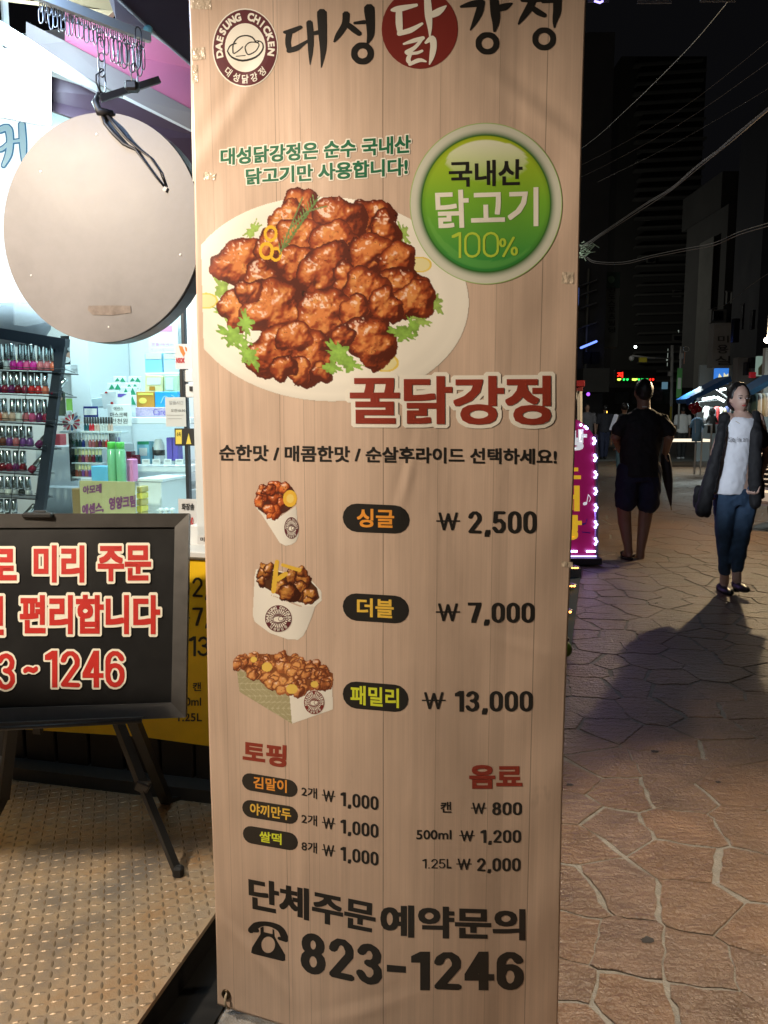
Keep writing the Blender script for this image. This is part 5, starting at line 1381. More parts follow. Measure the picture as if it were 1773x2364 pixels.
    # lower shelf
    o = px_box('refill_pouch', 'blue and white refill pouch with green top on the lower shelf', 'pouch', 317, 1019, 345, 1071, 1.50, .05, CY); bpoly([RC(318, 1019, 344, 1026)], 1.50, GN, o); bpoly([RC(322, 1034, 340, 1052)], 1.50, W, o)
    e = thing('lotion_bottle', 'white lotion bottle with black label on the lower shelf', 'bottle', Plane(shop(0, 1.55, 0), -E2)(368, 1066))
    MB().lathe(ORG[e.name], [(.024, 0), (.026, .01), (.026, .075), (.018, .10), (.012, .105)], 14).build('bottle', W, e, True); MB().lathe(ORG[e.name], [(.0265, .03), (.0265, .055)], 14).build('label_band', BKP, e, True)
    px_box('cream_box', 'small black box between the pouch and the white bottle', 'box', 344, 1032, 360, 1063, 1.53, .05, BKP)
    for k, (x0, x1) in enumerate(((385, 398), (399, 411))):
        px_box('cream_box', 'purple box on the lower shelf, %s of two' % ('left', 'right')[k], 'box', x0, 1010, x1, 1064, 1.50, .05, PP, group='purple boxes on the lower shelf')
    for k, (x0, y0) in enumerate(((291, 1042), (304, 1050), (293, 1056))):
        e = px_box('cream_jar', 'dark red cream jar, %s on the lower shelf end' % ('left', 'right', 'front')[k], 'jar', x0, y0, x0 + 13, 1072, 1.50 - .03 * k, .04, mat('polish_wine', (.22, .015, .04), .1))
    for k, x0 in enumerate((328, 352, 378, 405)):
        o = px_box('price_tag', 'small white price tag, %s along the lower shelf edge' % ORD[k], 'price tag', x0, 1060, x0 + 18, 1073, 1.42, .002, W, group='price tags on the lower shelf')
        bpoly([RC(x0 + 3, 1063, x0 + 15, 1065)], 1.42, GY, o)
    # under-shelf bottles
    for k in range(4):
        x0 = 388 + k * 9; px_box('shampoo_bottle', 'black bottle with green label, %s from the left under the shelf' % ORD[k], 'bottle', x0, 1098 + 3 * (k % 2), x0 + 8, 1168, 1.50, .04, BKP if k % 2 else C('dk_green', (.02, .10, .03)), group='black and green bottles under the shelf')
    bpoly([[(394, 1125), (404, 1112), (410, 1122), (400, 1140)]], 1.495, LG, bpy.data.objects['shampoo_bottle'])
    # pump bottles
    for k, (x, y) in enumerate(((373, 1160), (386, 1165), (400, 1160))):
        base = Plane(shop(0, .98, 0), -E2)(x, 1215)
        e = thing('pump_bottle', 'white pump bottle, %s of the three by the window' % ('left', 'middle', 'right')[k], 'bottle', base, 'white pump bottles on the counter')
        MB().lathe(base, [(.016, 0), (.017, .01), (.017, .035), (.010, .048), (.007, .052), (.007, .060)], 12).build('bottle', W, e, True)
        MB().lathe(base + Vector((0, 0, .060)), [(.010, 0), (.011, .004), (.006, .012)], 10).build('pump_head', W, e, True); MB().bar(base + Vector((0, 0, .066)), base + Vector((-.016, -.004, .064)), .005).build('nozzle', W, e)
    # counter polish stand
    AC = glassmat('acrylic', (.92, .96, .97), .3)
    e = thing('polish_stand', 'clear stepped acrylic stand full of small nail polishes', 'stand', Plane(shop(0, 1.25, 0), -E2)(210, 1110))
    for q in ((137, 995, 280, 1000), (165, 1033, 258, 1036), (165, 1068, 235, 1071), (166, 1101, 210, 1104)): px_box('tier', '', '', *q, 1.20, .06, C('acrylic_edge', (.6, .68, .7), .15), parent=e, bev=.001)
    px_box('side_panel', '', '', 163, 1000, 166, 1112, 1.20, .08, AC, parent=e, bev=.0005); px_box('side_panel', '', '', 256, 1000, 259, 1112, 1.20, .08, AC, parent=e, bev=.0005)
    tiers = [(190, 258, 967, 996, 6.3, 11, BKP, ['dark teal', 'dark teal', 'red', 'red', 'nude', 'nude', 'clear', 'clear', 'clear', 'nude', 'nude'], 'top'),
             (170, 255, 1004, 1033, 8, 11, W, ['dark green', 'dark teal', 'navy', 'silver', 'dusty pink', 'dusty pink', 'brown', 'plum', 'brown', 'red', 'red'], 'second'),
             (169, 233, 1039, 1068, 8, 8, LMN, ['dark green', 'brown', 'plum', 'dusty pink', 'brown', 'wine', 'dark teal', 'dark teal'], 'third'),
             (170, 208, 1074, 1101, 8, 5, LMN, ['coral', 'brown', 'violet', 'dusty pink', 'violet'], 'lowest')]
    cl = {'dark teal': (.02, .10, .12), 'red': (.55, .02, .03), 'nude': (.6, .42, .34), 'clear': (.6, .6, .58), 'dark green': (.01, .08, .04), 'navy': (.02, .04, .25), 'silver': (.4, .4, .42), 'dusty pink': (.45, .12, .14), 'brown': (.2, .07, .04), 'plum': (.14, .02, .10), 'wine': (.22, .015, .04), 'coral': (.62, .14, .08), 'violet': (.2, .06, .3)}
    P = Plane(shop(0, 1.215, 0), -E2); s1 = (P(200, 1000) - P(199, 1000)).length
    for x0, x1, y0, y1, _, n, cap, cn, rn in tiers:
        for k in range(n):
            c_ = cn[k % len(cn)]; x = x0 + (x1 - x0) * (k + .5) / n
            polish(P(x, y1, -.012), (y1 - y0) * s1, (x1 - x0) / n * .40 * s1, (y1 - y0) * s1 * .45, (x1 - x0) / n * .44 * s1, pm(c_.replace(' ', '_') + '_s', cl[c_]), cap,
                   '%s mini polish, %s from left, %s tier of clear stand' % (c_, ORD[k], rn), 'mini nail polishes on the clear stand')
    # colour swatch fan
    f = thing('swatch_fan', 'fan of painted nail tips beside the clear stand', 'swatches', Plane(shop(0, 1.22, 0), -E2)(168, 990))
    cs = [(.7, .05, .06), (.75, .7, .66), (.6, .1, .2), (.7, .66, .6), (.4, .02, .03), (.75, .72, .7), (.05, .15, .35), (.8, .78, .75)]
    for k in range(22):
        a = -2.6 + k * .29; R_ = 22 if k % 2 else 17
        c0 = (168, 975); u = (math.cos(a), math.sin(a)); v = (-u[1], u[0])
        pts = [(c0[0] + u[0] * 6 - v[0] * 1, c0[1] + u[1] * 6 - v[1] * 1), (c0[0] + u[0] * R_ - v[0] * 3, c0[1] + u[1] * R_ - v[1] * 3), (c0[0] + u[0] * (R_ + 4), c0[1] + u[1] * (R_ + 4)), (c0[0] + u[0] * R_ + v[0] * 3, c0[1] + u[1] * R_ + v[1] * 3), (c0[0] + u[0] * 6 + v[0], c0[1] + u[1] * 6 + v[1])]
        bpoly([pts], 1.20, C('swatch%d' % (k % 8), cs[k % 8], .2), f, 'swatch', .002 + k * .0006)
    # green bottles, blue and pink boxes on the counter
    P = Plane(shop(0, 1.05, 0), -E2)
    for k, x in enumerate((261, 281)):
        base = P(x, 1112); s1 = (P(x + 1, 1100) - P(x, 1100)).length
        e = thing('toner_bottle', 'translucent green toner bottle with bright green cap, %s of two' % ('left', 'right')[k], 'bottle', base, 'green toner bottles on the counter')
        MB().lathe(base, [(9 * s1, 0), (9.4 * s1, .003), (9.4 * s1, 66 * s1), (8 * s1, 68 * s1)], 14).build('bottle', C('toner', (.22, .55, .30), .15), e, True)
        MB().lathe(base + Vector((0, 0, 68 * s1)), [(8.4 * s1, 0), (8.4 * s1, 12 * s1), (7.4 * s1, 14 * s1)], 14).build('cap', C('toner_cap', (.12, .62, .10), .3), e, True)
    px_box('cosmetic_box', 'pink box standing right of the green toner bottles', 'box', 293, 1060, 308, 1112, 1.08, .04, C('hot_pink', (.75, .25, .50)))
    px_box('cosmetic_box', 'light blue box behind the green toner bottles', 'box', 211, 1076, 250, 1112, 1.12, .05, C('sky', (.15, .50, .78), .3))
    px_box('cosmetic_box', 'pale grey acrylic box under the clear stand', 'box', 186, 1104, 250, 1122, 1.15, .08, C('pale', (.55, .6, .62), .3))
    # cardboard and yellow notice
    px_box('cardboard_box', 'brown cardboard box behind the yellow handwritten notice', 'box', 168, 1128, 190, 1200, .96, .16, CB)
    o = px_box('paper_notice', 'translucent yellow handwritten notice taped inside the window', 'notice', 187, 1111, 314, 1200, .93, .003, C('notice_yellow', (.50, .44, .22), .5, var=.1))
    VI = mat('pen_violet', (.22, .06, .16), .5)
    bprint('아모레', ((192, 1122), (235, 1116), (235, 1138), (192, 1141)), .93, VI, o, bold=.04)
    bprint('에센스,', ((190, 1165), (240, 1158), (240, 1182), (190, 1190)), .93, VI, o, bold=.045); bprint('영양크림', ((252, 1148), (314, 1142), (314, 1170), (252, 1178)), .93, VI, o, bold=.045)
    for k in range(5): px_box('yellow_packet', 'yellow product packet in the stack right of the notice, %s from the bottom' % ORD[k], 'packet', 315, 1183 - k * 15, 328, 1197 - k * 15, .96, .05, YL if k % 2 else C('sand', (.55, .45, .15)), group='yellow packets right of the notice')
    # stickers and papers at the window edge
    o = px_box('security_sticker', 'white security sticker with red letters on the window edge', 'sticker', 405, 794, 447, 852, .785, .002, C('sticker_white', (.70, .70, .72)))
    bpoly([[(413, 798), (422, 800), (428, 816), (424, 824), (417, 812)], [(427, 800), (432, 803), (432, 812), (429, 810)]], .785, C('orange_flash', (.7, .20, .03)), o); bprint('NSOK', (407, 826, 427, 838), .785, RD, o, bold=.04)
    px_box('entry_keypad', 'white door keypad above the lower lock box', 'keypad', 423, 853, 447, 882, .79, .02, W); px_box('lock_box', 'white lock box with dark slot under the keypad', 'lock', 424, 886, 448, 918, .79, .02, W); px_box('slot', '', '', 437, 892, 447, 903, .784, .004, BKP, parent=bpy.data.objects['lock_box'])
    px_box('door_strip', 'dark strip beside the keypad on the window rail', 'strip', 415, 852, 423, 918, .79, .01, BKP)
    o = px_box('paper_notice', 'pale typed paper notice stuck on the window glass', 'notice', 383, 917, 430, 985, .785, .0012, C('paper_pale', (.62, .68, .68)))
    bprint('알뜰시간', (391, 925, 424, 934), .785, GY, o, bold=.0); bprint('오전10:30', (395, 944, 428, 951), .785, K, o, bold=.0); bpoly([RC(385, 958, 424, 959), RC(387, 966, 420, 967)], .785, GY, o)
    o = px_box('poster', 'small black and yellow poster on the window edge', 'poster', 404, 989, 450, 1029, .785, .002, BKP); bpoly([RC(406, 992, 420, 1025), [(430, 1025), (436, 1000), (442, 1025)]], .785, YL, o); bprint('소독', (408, 998, 418, 1008), .785, K, o, bold=.02)
    o = px_box('paper_card', 'white card with black Korean word leaning at the window corner', 'card', 413, 1152, 456, 1216, .76, .003, C('card_grey', (.62, .62, .62))); bprint('화장솜', (420, 1162, 449, 1178), .76, K, o, bold=.03); bprint('40', (437, 1194, 447, 1212), .76, RD, o, bold=.02)
    o = px_box('counter_box', 'small white box with a black word at the counter end by the banner', 'box', 437, 1214, 500, 1262, .70, .12, W); bprint('미', (463, 1240, 473, 1250), .70, K, o, bold=.03); bpoly([RC(456, 1236, 490, 1256)], .70, C('card_grey', (.6, .6, .6)), o, off=.001)
    # left-hand posters behind the rack
    o = px_box('portrait_poster', 'portrait poster of a dark haired woman behind the rack', 'poster', 143, 775, 176, 850, 1.9, .003, BKP)
    bpoly([[(160 + 7 * math.cos(a), 822 + 9 * math.sin(a)) for a in np.linspace(0, 6.1, 14)]], 1.9, C('skin_print', (.55, .34, .26)), o); bpoly([[(155 + 8 * math.cos(a), 831 + 7 * math.sin(a)) for a in np.linspace(0, 6.1, 14)]], 1.9, W, o, off=.003)
    bpoly([[(150, 800), (158, 786), (168, 790), (170, 806), (160, 812)]], 1.9, GY, o)
    o = px_box('portrait_poster', 'small figure cutout standing right of the rack', 'cutout', 135, 905, 152, 960, 1.35, .004, C('coat_olive', (.10, .12, .08))); bpoly([[(141 + 4 * math.cos(a), 919 + 6 * math.sin(a)) for a in np.linspace(0, 6.1, 12)]], 1.35, C('skin_print', (.55, .34, .26)), o); bpoly([[(141 + 7 * math.cos(a), 906 + 5 * math.sin(a)) for a in np.linspace(0, 6.1, 12)]], 1.35, BKP, o, off=.003)
    px_box('cosmetic_box', 'lime green box on the shelf right of the rack', 'box', 153, 920, 180, 955, 1.75, .06, LG)
    px_box('price_card', 'white price card under the lime green box', 'card', 148, 948, 166, 962, 1.65, .003, W)
    px_box('cosmetic_box', 'orange box low behind the rack', 'box', 84, 1028, 98, 1068, 1.60, .05, C('orange', (.75, .35, .04)))
    e = px_box('cosmetic_box', 'red and white box low behind the rack', 'box', 120, 1002, 140, 1036, 1.60, .05, C('red2', (.35, .05, .06)))
build_shop(); build_rack(); build_products()

# ================================================================ STREET
def face_rect(name, x0, y0, x1, y1, Y, depth, m, parent=None, **kw):
    """box facing the camera axis whose front fills the photo rectangle at distance Y"""
    a = at(x0, y1, Y); b = at(x1, y0, Y)
    c = Vector(((a.x + b.x) / 2, Y + depth / 2, (a.z + b.z) / 2))
    return MB().bbox(c, (abs(b.x - a.x), depth, abs(b.z - a.z)), None, kw.pop('bev', .004)).build(name, m, parent, loc=None if parent is not None else Vector((c.x, Y, min(a.z, b.z))), **kw)
def yplane(Y): return Plane((0, Y, 0), (0, -1, 0))
def psurf(Y): 
    P = yplane(Y); return lambda a, b, o=0: P(a, b, o)
def point_lamp(name, loc, power, col, r=.05, parent=None):
    l = bpy.data.lights.new(name, 'POINT'); l.energy = power; l.color = col; l.shadow_soft_size = r
    o = bpy.data.objects.new(name, l); COL.objects.link(o); o.location = loc
    if parent is not None: o.parent = parent; o.location = Vector(loc) - ORG[parent.name]
    return o

def build_karaoke_sign():
    Y = 7.25; s = psurf(Y - .005)
    T = thing('led_sign', 'magenta standing sign with white and yellow words edged by blue white LEDs', 'sign', at(1330, 1290, Y))
    MG = mat('sign_magenta', (.25, .008, .07), .35, emit=(.30, .008, .09), es=.42)
    poly = [at(1230, 978, Y), at(1300, 962, Y), at(1335, 970, Y), at(1356, 985, Y), at(1369, 1003, Y), at(1372, 1030, Y), at(1373, 1285, Y), at(1225, 1285, Y)]
    fixnormals(MB().prism(poly, (0, .10, 0)).build('sign_box', MG, T))
    WH = mat('sign_white', (.8, .8, .8), .4, emit=(.8, .8, .82), es=.6); YL = mat('sign_yellow', (.85, .50, .03), .4, emit=(.85, .50, .03), es=.55); BL = mat('sign_note_blue', (.05, .03, .3), .4)
    lettering('사', (1238, 991, 1293, 1040), s, WH, T, .003, bold=.05); lettering('랑', (1297, 991, 1355, 1040), s, WH, T, .003, bold=.05)
    lettering('노', (1280, 1060, 1341, 1106), s, YL, T, .003, bold=.04); lettering('래', (1278, 1121, 1338, 1180), s, YL, T, .003, bold=.05); lettering('방', (1280, 1189, 1343, 1247), s, YL, T, .003, bold=.05)
    inkpoly(brush([[(1349, 1163, 3.5), (1352, 1162, 3.5)], [(1354, 1162, .8), (1358, 1142, .8)], [(1358, 1142, 1), (1363, 1150, .8), (1360, 1158, .6)]]), s, WH, T, 'music_note', .003)
    inkpoly(brush([[(1346, 1210, 2.5), (1352, 1208, 1)], [(1352, 1208, .8), (1355, 1198, .8)], [(1344, 1228, 1.2), (1362, 1230, 1.2)]]), s, BL, T, 'music_note', .003)
    LE = emat('led_blue_white', (.50, .45, 1.0), 9)
    for (x, y) in [(1348, 985), (1371, 1018), (1373, 1057), (1374, 1096), (1374, 1134), (1374.5, 1172), (1374.5, 1211), (1374.5, 1250)]:
        mb = MB()
        for k in range(3):
            c = at(x + (3 if k % 2 else 0) + (0 if x > 1350 else (k - 1) * 7), y + (k - 1) * (6 if x > 1350 else 4), Y - .03)
            mb.ell(c, (.013, .010, .013), 8, 5)
        tag(mb.build('led_cluster', LE, T), kind=None)
    for x in (1232, 1277, 1322, 1364):
        mb = MB()
        for k in range(4): mb.ell(at(x - 8 + k * 5.5, 1273, Y - .03), (.012, .010, .011), 8, 5)
        mb.build('led_cluster', LE, T)
    MB().tube([at(1225, 1284, Y - .03), at(1377, 1284, Y - .03)], .006, 8).build('bottom_tube', emat('tube_violet', (.5, .45, 1.0), 3), T)
    MB().bbox(at(1300, 1290, Y + .05) , (.66, .3, .06)).build('base', mat('steel_dark', (.08, .08, .085), .45, .7), T)
    fr = mat('frame_chrome', (.4, .4, .45), .3, .8)
    MB().bar(at(1376, 1003, Y + .01), at(1377, 1288, Y + .01), .02, .06).build('side_frame', fr, T)
    area_lamp('led_glow', at(1385, 1130, Y - .1), at(1480, 1500, 5.5), .05, 1.2, 1.5, (.35, .25, 1.0), T)
    # red snack cart behind it
    C = thing('snack_cart', 'small red roofed snack cart with white posts behind the magenta sign', 'cart', at(1320, 1100, 9.5))
    RD = mat('cart_red', (.30, .02, .03), .4, var=.2); W = mat('cart_white', (.6, .6, .6), .5)
    face_rect('roof_board', 1255, 878, 1350, 892, 9.5, 1.0, RD, C); face_rect('roof_board', 1255, 892, 1346, 903, 9.6, .9, mat('cart_dark_red', (.16, .015, .02), .5), C)
    MB().bar(at(1335, 903, 9.55), at(1335, 970, 9.55), .03).build('post', W, C); MB().bar(at(1335, 903, 9.55), at(1322, 935, 9.55), .03).build('brace', W, C); MB().bar(at(1341, 903, 10.3), at(1341, 1090, 10.3), .03).build('post', W, C)
    face_rect('cart_body', 1255, 1010, 1340, 1110, 9.6, .8, RD, C)
    # vertical neon strips
    N = thing('neon_sign', 'stack of narrow glowing vertical signs seen edge on beside the banner', 'sign', at(1330, 830, 15))
    for k, (x0, y0, x1, y1, c, e_) in enumerate(((1300, 470, 1337.5, 560, (.02, .12, .9), 1.6), (1300, 622, 1336, 662, (1, .04, .04), 1.5), (1300, 664, 1337, 705, (.05, .10, .35), 1), (1300, 724, 1331, 742, (.05, .1, 1), 1.6), (1300, 742, 1333, 762, (.9, .05, .08), 1.2), (1300, 768, 1329, 830, (.75, 1, .85), 1.2))):
        face_rect('panel', x0, y0, x1, y1, 15 + k * .02, .25, mat('neon_%d' % k, (.1, .1, .1), .4, emit=c, es=e_), N)
    # mat with flashing toys
    M = thing('display_mat', 'dark teal cloth mat with amber lights laid beside the banner', 'mat', gnd(1310, 1400, 0))
    q = [gnd(1240, 1312, .02), gnd(1342, 1312, .02), gnd(1318, 1500, .02), gnd(1180, 1500, .02)]
    fixnormals(MB().prism(q, (0, 0, -.012)).build('cloth', mat('cloth_teal', (.025, .06, .06), .8, var=.3), M))
    face_rect('low_panel', 1250, 1314, 1343, 1336, gnd(1330, 1338).y, .03, mat('panel_grey_dark', (.12, .11, .11), .6), M)
    AM = emat('amber_led', (1, .42, .08), 7); PU = mat('toy_violet', (.3, .2, .45), .3)
    for k, (x, y) in enumerate(((1325, 1311), (1317, 1353), (1306, 1413))):
        p = gnd(x, y + 4, .03); e = thing('flashing_toy', 'little toy disc with amber lights on the teal mat, %s from the sign' % ['nearest', 'second', 'third'][k], 'toy', p, 'flashing toys on the mat')
        MB().ell(p + Vector((0, 0, .02)), (.055, .04, .02), 14, 6).build('toy_shell', PU, e, True)
        for j in (-1, 0, 1): MB().ell(p + Vector((j * .022, -.036, .022)), (.010, .008, .008), 8, 5).build('light_bead', AM, e)
    p = gnd(1300, 1510, .05); e = thing('toy_ball', 'lime green ball with a chrome cap peeking past the banner edge', 'ball', p)
    MB().ell(p + Vector((0, 0, .03)), (.05, .05, .05), 14, 9).build('ball_body', mat('ball_lime', (.18, .32, .04), .4), e, True); MB().ell(p + Vector((.01, 0, .085)), (.025, .025, .018), 12, 7).build('cap', mat('chrome', (.6, .6, .6), .1, 1), e, True)
build_karaoke_sign()

def build_background():
    CC = lambda n, c, **k: mat('bld_' + n, c, k.pop('r', .8), var=.2, vs=.6, **k)
    # tall centre building with ledges
    T = thing('tower_block', 'tall dark office block with pale horizontal ledges closing the street', 'building', at(1540, 1000, 62))
    face_rect('wall', 1405, 130, 1632, 985, 62, 12, CC('dark', (.05, .05, .045)), T)
    for k in range(38):
        y = 945 - k * 22.3
        if y < 130: break
        a, b = at(1462 + (k * 37 % 11) * 1.2, y + (962 - y) * .010 + 2, 61.6), at(1628 - (k * 53 % 7) * 2, y, 61.6); MB().bar(a, b, .6, .16).build('ledge', CC('ledge', (.11, .11, .10)), T)
    WN = CC('window', (.015, .015, .02), r=.2)
    for x, y in ((1560, 677), (1488, 500), (1560, 780), (1500, 600)): face_rect('window_frame', x - 8, y - 8, x + 14, y + 9, 61.7, .1, CC('frame', (.14, .14, .13)), T); face_rect('window', x - 3, y - 5, x + 8, y + 5, 61.5, .1, WN, T)
    for x, y0, y1 in ((1593, 645, 660), (1592, 689, 691), (1566, 762, 768), (1541, 805, 845), (1539, 826, 833)): face_rect('lit_slit', x, y0, x + 1.6, y1, 61.3, .1, emat('slit_white', (.7, .8, .7), .35), T)
    # pale pier and slab building to its right
    B = thing('corner_building', 'pale grey corner building with a tall blank side wall right of the tower', 'building', at(1690, 1000, 44))
    face_rect('pier', 1630, 545, 1650, 905, 46, 2, CC('pale', (.20, .20, .18)), B); face_rect('pier', 1652, 560, 1657, 905, 46.5, 2, CC('dark', (.05, .05, .045)), B)
    face_rect('side_wall', 1655, 470, 1706, 1000, 45, 6, CC('grey', (.085, .085, .08)), B); face_rect('upper_wall', 1664, 395, 1790, 480, 47, 6, CC('grey2', (.075, .075, .07)), B)
    face_rect('rooftop_frame', 1678, 672, 1680, 700, 43.8, .2, CC('pale', (.2, .2, .18)), B); face_rect('rooftop_frame', 1689, 672, 1691, 700, 43.8, .2, CC('pale', (.2, .2, .18)), B); face_rect('rooftop_frame', 1678, 671, 1691, 674, 43.8, .2, CC('pale', (.2, .2, .18)), B)
    fr = face_rect('window_frame', 1641, 714, 1678, 745, 43.0, .2, CC('frame_pale', (.26, .26, .25)), B); face_rect('window', 1647, 718, 1670, 739, 42.8, .2, WN, B)
    # dark blue building on the right
    D = thing('night_building', 'dark blue grey building with small windows above the right stalls', 'building', at(1760, 1000, 27))
    x0 = at(1690, 900, 30).x
    MB().box((x0 + 12, 32, 7), (20, 6, 14), Matrix.Rotation(-.25, 3, 'Z')).build('wall', CC('blue', (.045, .05, .065)), D)
    for (a, b, c, d) in ((1692, 735, 1709, 790), (1712, 700, 1720, 760), (1735, 715, 1745, 760)): face_rect('window', a, b, c, d, 27.9, .2, WN, D)
    face_rect('shop_wall', 1694, 825, 1735, 1000, 22, .3, CC('shopwall', (.14, .13, .12)), D)
    for (a, b, c, d) in ((1733, 825, 1748, 850), (1722, 836, 1730, 866)): face_rect('window', a, b, c, d, 21.8, .2, WN, D)
    # hanging signs
    S = thing('beauty_salon_sign', 'grey vertical sign with dark Korean letters over the blue awning', 'sign', at(1665, 850, 24))
    face_rect('board', 1643, 745, 1689, 848, 24, .35, mat('salon_grey', (.20, .19, .18), .6, var=.15, vs=2), S)
    K = mat('ink_black', (.022, .020, .018), .40)
    for t, q in (('미', (1657, 775, 1682, 791)), ('용', (1655, 796, 1681, 816)), ('실', (1651, 822, 1687, 843))): lettering(t, q, psurf(23.98), K, S, .01, bold=.01)
    P = thing('lit_poster', 'small glowing blue poster box under the grey vertical sign', 'sign', at(1668, 885, 21))
    face_rect('light_panel', 1652, 850, 1683, 886, 21, .15, emat('poster_blue', (.04, .22, .75), .9), P)
    inkpoly([[(1656, 878), (1660, 862), (1666, 870), (1664, 884)], [(1668, 884), (1671, 860), (1676, 866), (1681, 862), (1680, 884)]], psurf(20.98), emat('poster_cream', (.9, .85, .5), .9), P, 'figure_print', .01)
    V = thing('sports_building_sign', 'dim white vertical sign with dark letters and round mark on the left building', 'sign', at(1412, 800, 38))
    face_rect('board', 1392, 628, 1432, 802, 38, .5, mat('sportsign', (.16, .17, .16), .6, var=.15, vs=1), V)
    face_rect('top_band', 1392, 628, 1432, 665, 37.9, .05, mat('sportsign_green', (.04, .09, .07), .6), V)
    s = psurf(37.85)
    inkpoly([[(1411 + 8 * math.cos(a), 645 + 9 * math.sin(a)) for a in np.linspace(0, 6.1, 16)]], s, mat('sportsign_mark', (.16, .3, .22), .5), V, 'round_mark', .01)
    for k, ch in enumerate('신도스포츠빌딩'): lettering(ch, (1404, 663 + k * 15.4, 1420, 675 + k * 15.4), s, K, V, .02, bold=.02)
    # left buildings with balconies
    L = thing('balcony_building', 'narrow dark building with slanted pale balcony canopies left of the vertical sign', 'building', at(1360, 1000, 34))
    xa = at(1300, 900, 36).x; xb = at(1392, 900, 36).x
    MB().box(((xa + xb) / 2 - 3, 41, 9), (xb - xa + 6, 10, 18)).build('wall', CC('left', (.06, .06, .065)), L)
    face_rect('corner_strip', 1353, 620, 1357, 880, 35.6, .3, CC('pale', (.2, .2, .18)), L)
    for y, wd in ((648, 0), (670, 1), (700, 1), (745, 0), (790, 1)):
        fixnormals(MB().prism([at(1344, y + 8, 34.8), at(1378, y - 3, 35.5), at(1378, y, 35.5), at(1344, y + 11, 34.8)], (0, 1.0, 0)).build('balcony_canopy', CC('canopy', (.24, .24, .25)), L))
    MB().tube([at(1341, 803, 34.5), at(1377, 788, 35.4)], .05, 6).build('neon_edge', emat('neon_blue', (.15, .25, 1), 2.2), L)
    face_rect('ground_floor', 1345, 850, 1408, 905, 33, 3, CC('floor', (.09, .09, .085)), L)
    for x0_, x1_ in ((1348, 1362), (1366, 1385)): face_rect('window', x0_, 812, x1_, 840, 35.5, .2, WN, L)
    G = thing('dark_arcade', 'row of unlit shopfronts across the far end of the street', 'building', at(1500, 1000, 48))
    face_rect('wall', 1385, 895, 1632, 1003, 48, 3, CC('arcade', (.07, .07, .065)), G)
    for x0_, x1_ in ((1420, 1452), (1458, 1480), (1505, 1530), (1535, 1560), (1590, 1615)): face_rect('shop_window', x0_, 905, x1_, 932, 47.9, .2, CC('glass2', (.10, .11, .11), r=.3), G)
    face_rect('poster', 1530, 882, 1542, 898, 47.5, .2, emat('poster_pale', (.15, .3, .4), .5), G)
    face_rect('floral_panel', 1508, 900, 1530, 925, 47.6, .2, mat('floral', (.15, .12, .15), .6, var=.8, vs=4), G)
    # LED text panel
    E = thing('led_ticker', 'red and green LED ticker glowing above the dark shopfronts', 'sign', at(1470, 880, 40))
    face_rect('housing', 1420, 854, 1515, 884, 40, .3, mat('housing_black', (.02, .02, .02), .5), E)
    lettering('지', (1425, 859, 1438, 872), psurf(39.98), emat('led_red', (1, .02, .01), 3), E, .02, bold=.05)
    for k, (x, w, c) in enumerate(((1425, 9, 'y'), (1438, 5, 'g'), (1446, 5, 'g'), (1459, 13, 'y'), (1473, 4, 'g'), (1480, 6, 'g'), (1489, 7, 'g'), (1499, 4, 'r'), (1505, 5, 'r'))):
        c_ = {'y': (.7, 1, .1), 'g': (.02, .8, .12), 'r': (1, .02, .01)}[c]
        inkpoly([[(x, 874), (x + w, 874), (x + w * .9, 877), (x + w * .5, 879), (x, 878)]], psurf(39.98), emat('led_' + c, c_, 2.5), E, 'led_text', .02)
    # camera pole
    Pm = mat('pole_grey', (.30, .30, .29), .5)
    Q = thing('camera_pole', 'grey street pole with side arm, camera dome and yellow plate', 'pole', at(1549, 1000, 27))
    MB().tube([at(1549, 996, 27), at(1552, 797, 27)], .055, 8).build('pole', Pm, Q, True); MB().tube([at(1551, 828, 27), at(1500, 826, 26.6), at(1460, 821, 26.3)], .03, 6).build('arm', Pm, Q, True)
    MB().ell(at(1458, 827, 26.3), (.09, .09, .09)).build('camera_dome', mat('dome', (.5, .5, .5), .2), Q, True); face_rect('yellow_plate', 1475, 825, 1494, 836, 26.4, .04, mat('plate_yellow', (.5, .42, .02), .5), Q)
    face_rect('junction_box', 1544, 858, 1553, 868, 26.8, .12, Pm, Q); face_rect('yellow_wrap', 1547, 938, 1552, 972, 26.85, .06, mat('wrap_yellow', (.35, .27, .02), .6), Q)
    MB().ell(at(1467, 801, 30), (.05, .05, .05)).build('spark_lamp', emat('spark', (.85, 1, .95), 14), loc=at(1467, 801, 30), label='tiny far white lamp above the yellow plate', category='lamp')
    H = thing('banner_pole', 'street pole with a long green and white banner and a round hoop', 'pole', at(1568, 1000, 24))
    MB().tube([at(1566, 990, 24), at(1572, 800, 24)], .03, 8).build('pole', Pm, H, True); face_rect('green_banner', 1561, 850, 1576, 918, 23.9, .02, mat('banner_green', (.06, .24, .06), .6), H); face_rect('white_patch', 1564, 872, 1573, 898, 23.87, .01, mat('banner_pale', (.4, .45, .4), .6), H)
    face_rect('mount', 1570, 815, 1578, 828, 23.9, .1, Pm, H)
    MB().tube([at(1584 + 7 * math.cos(a), 806 + 6 * math.sin(a), 24) for a in np.linspace(0, 2 * math.pi, 13)], .012, 6, False).build('hoop', Pm, H); MB().tube([at(1579, 840, 24), at(1581, 812, 24)], .015, 6).build('hoop_arm', mat('arm_rust', (.4, .2, .14), .6), H)
build_background()

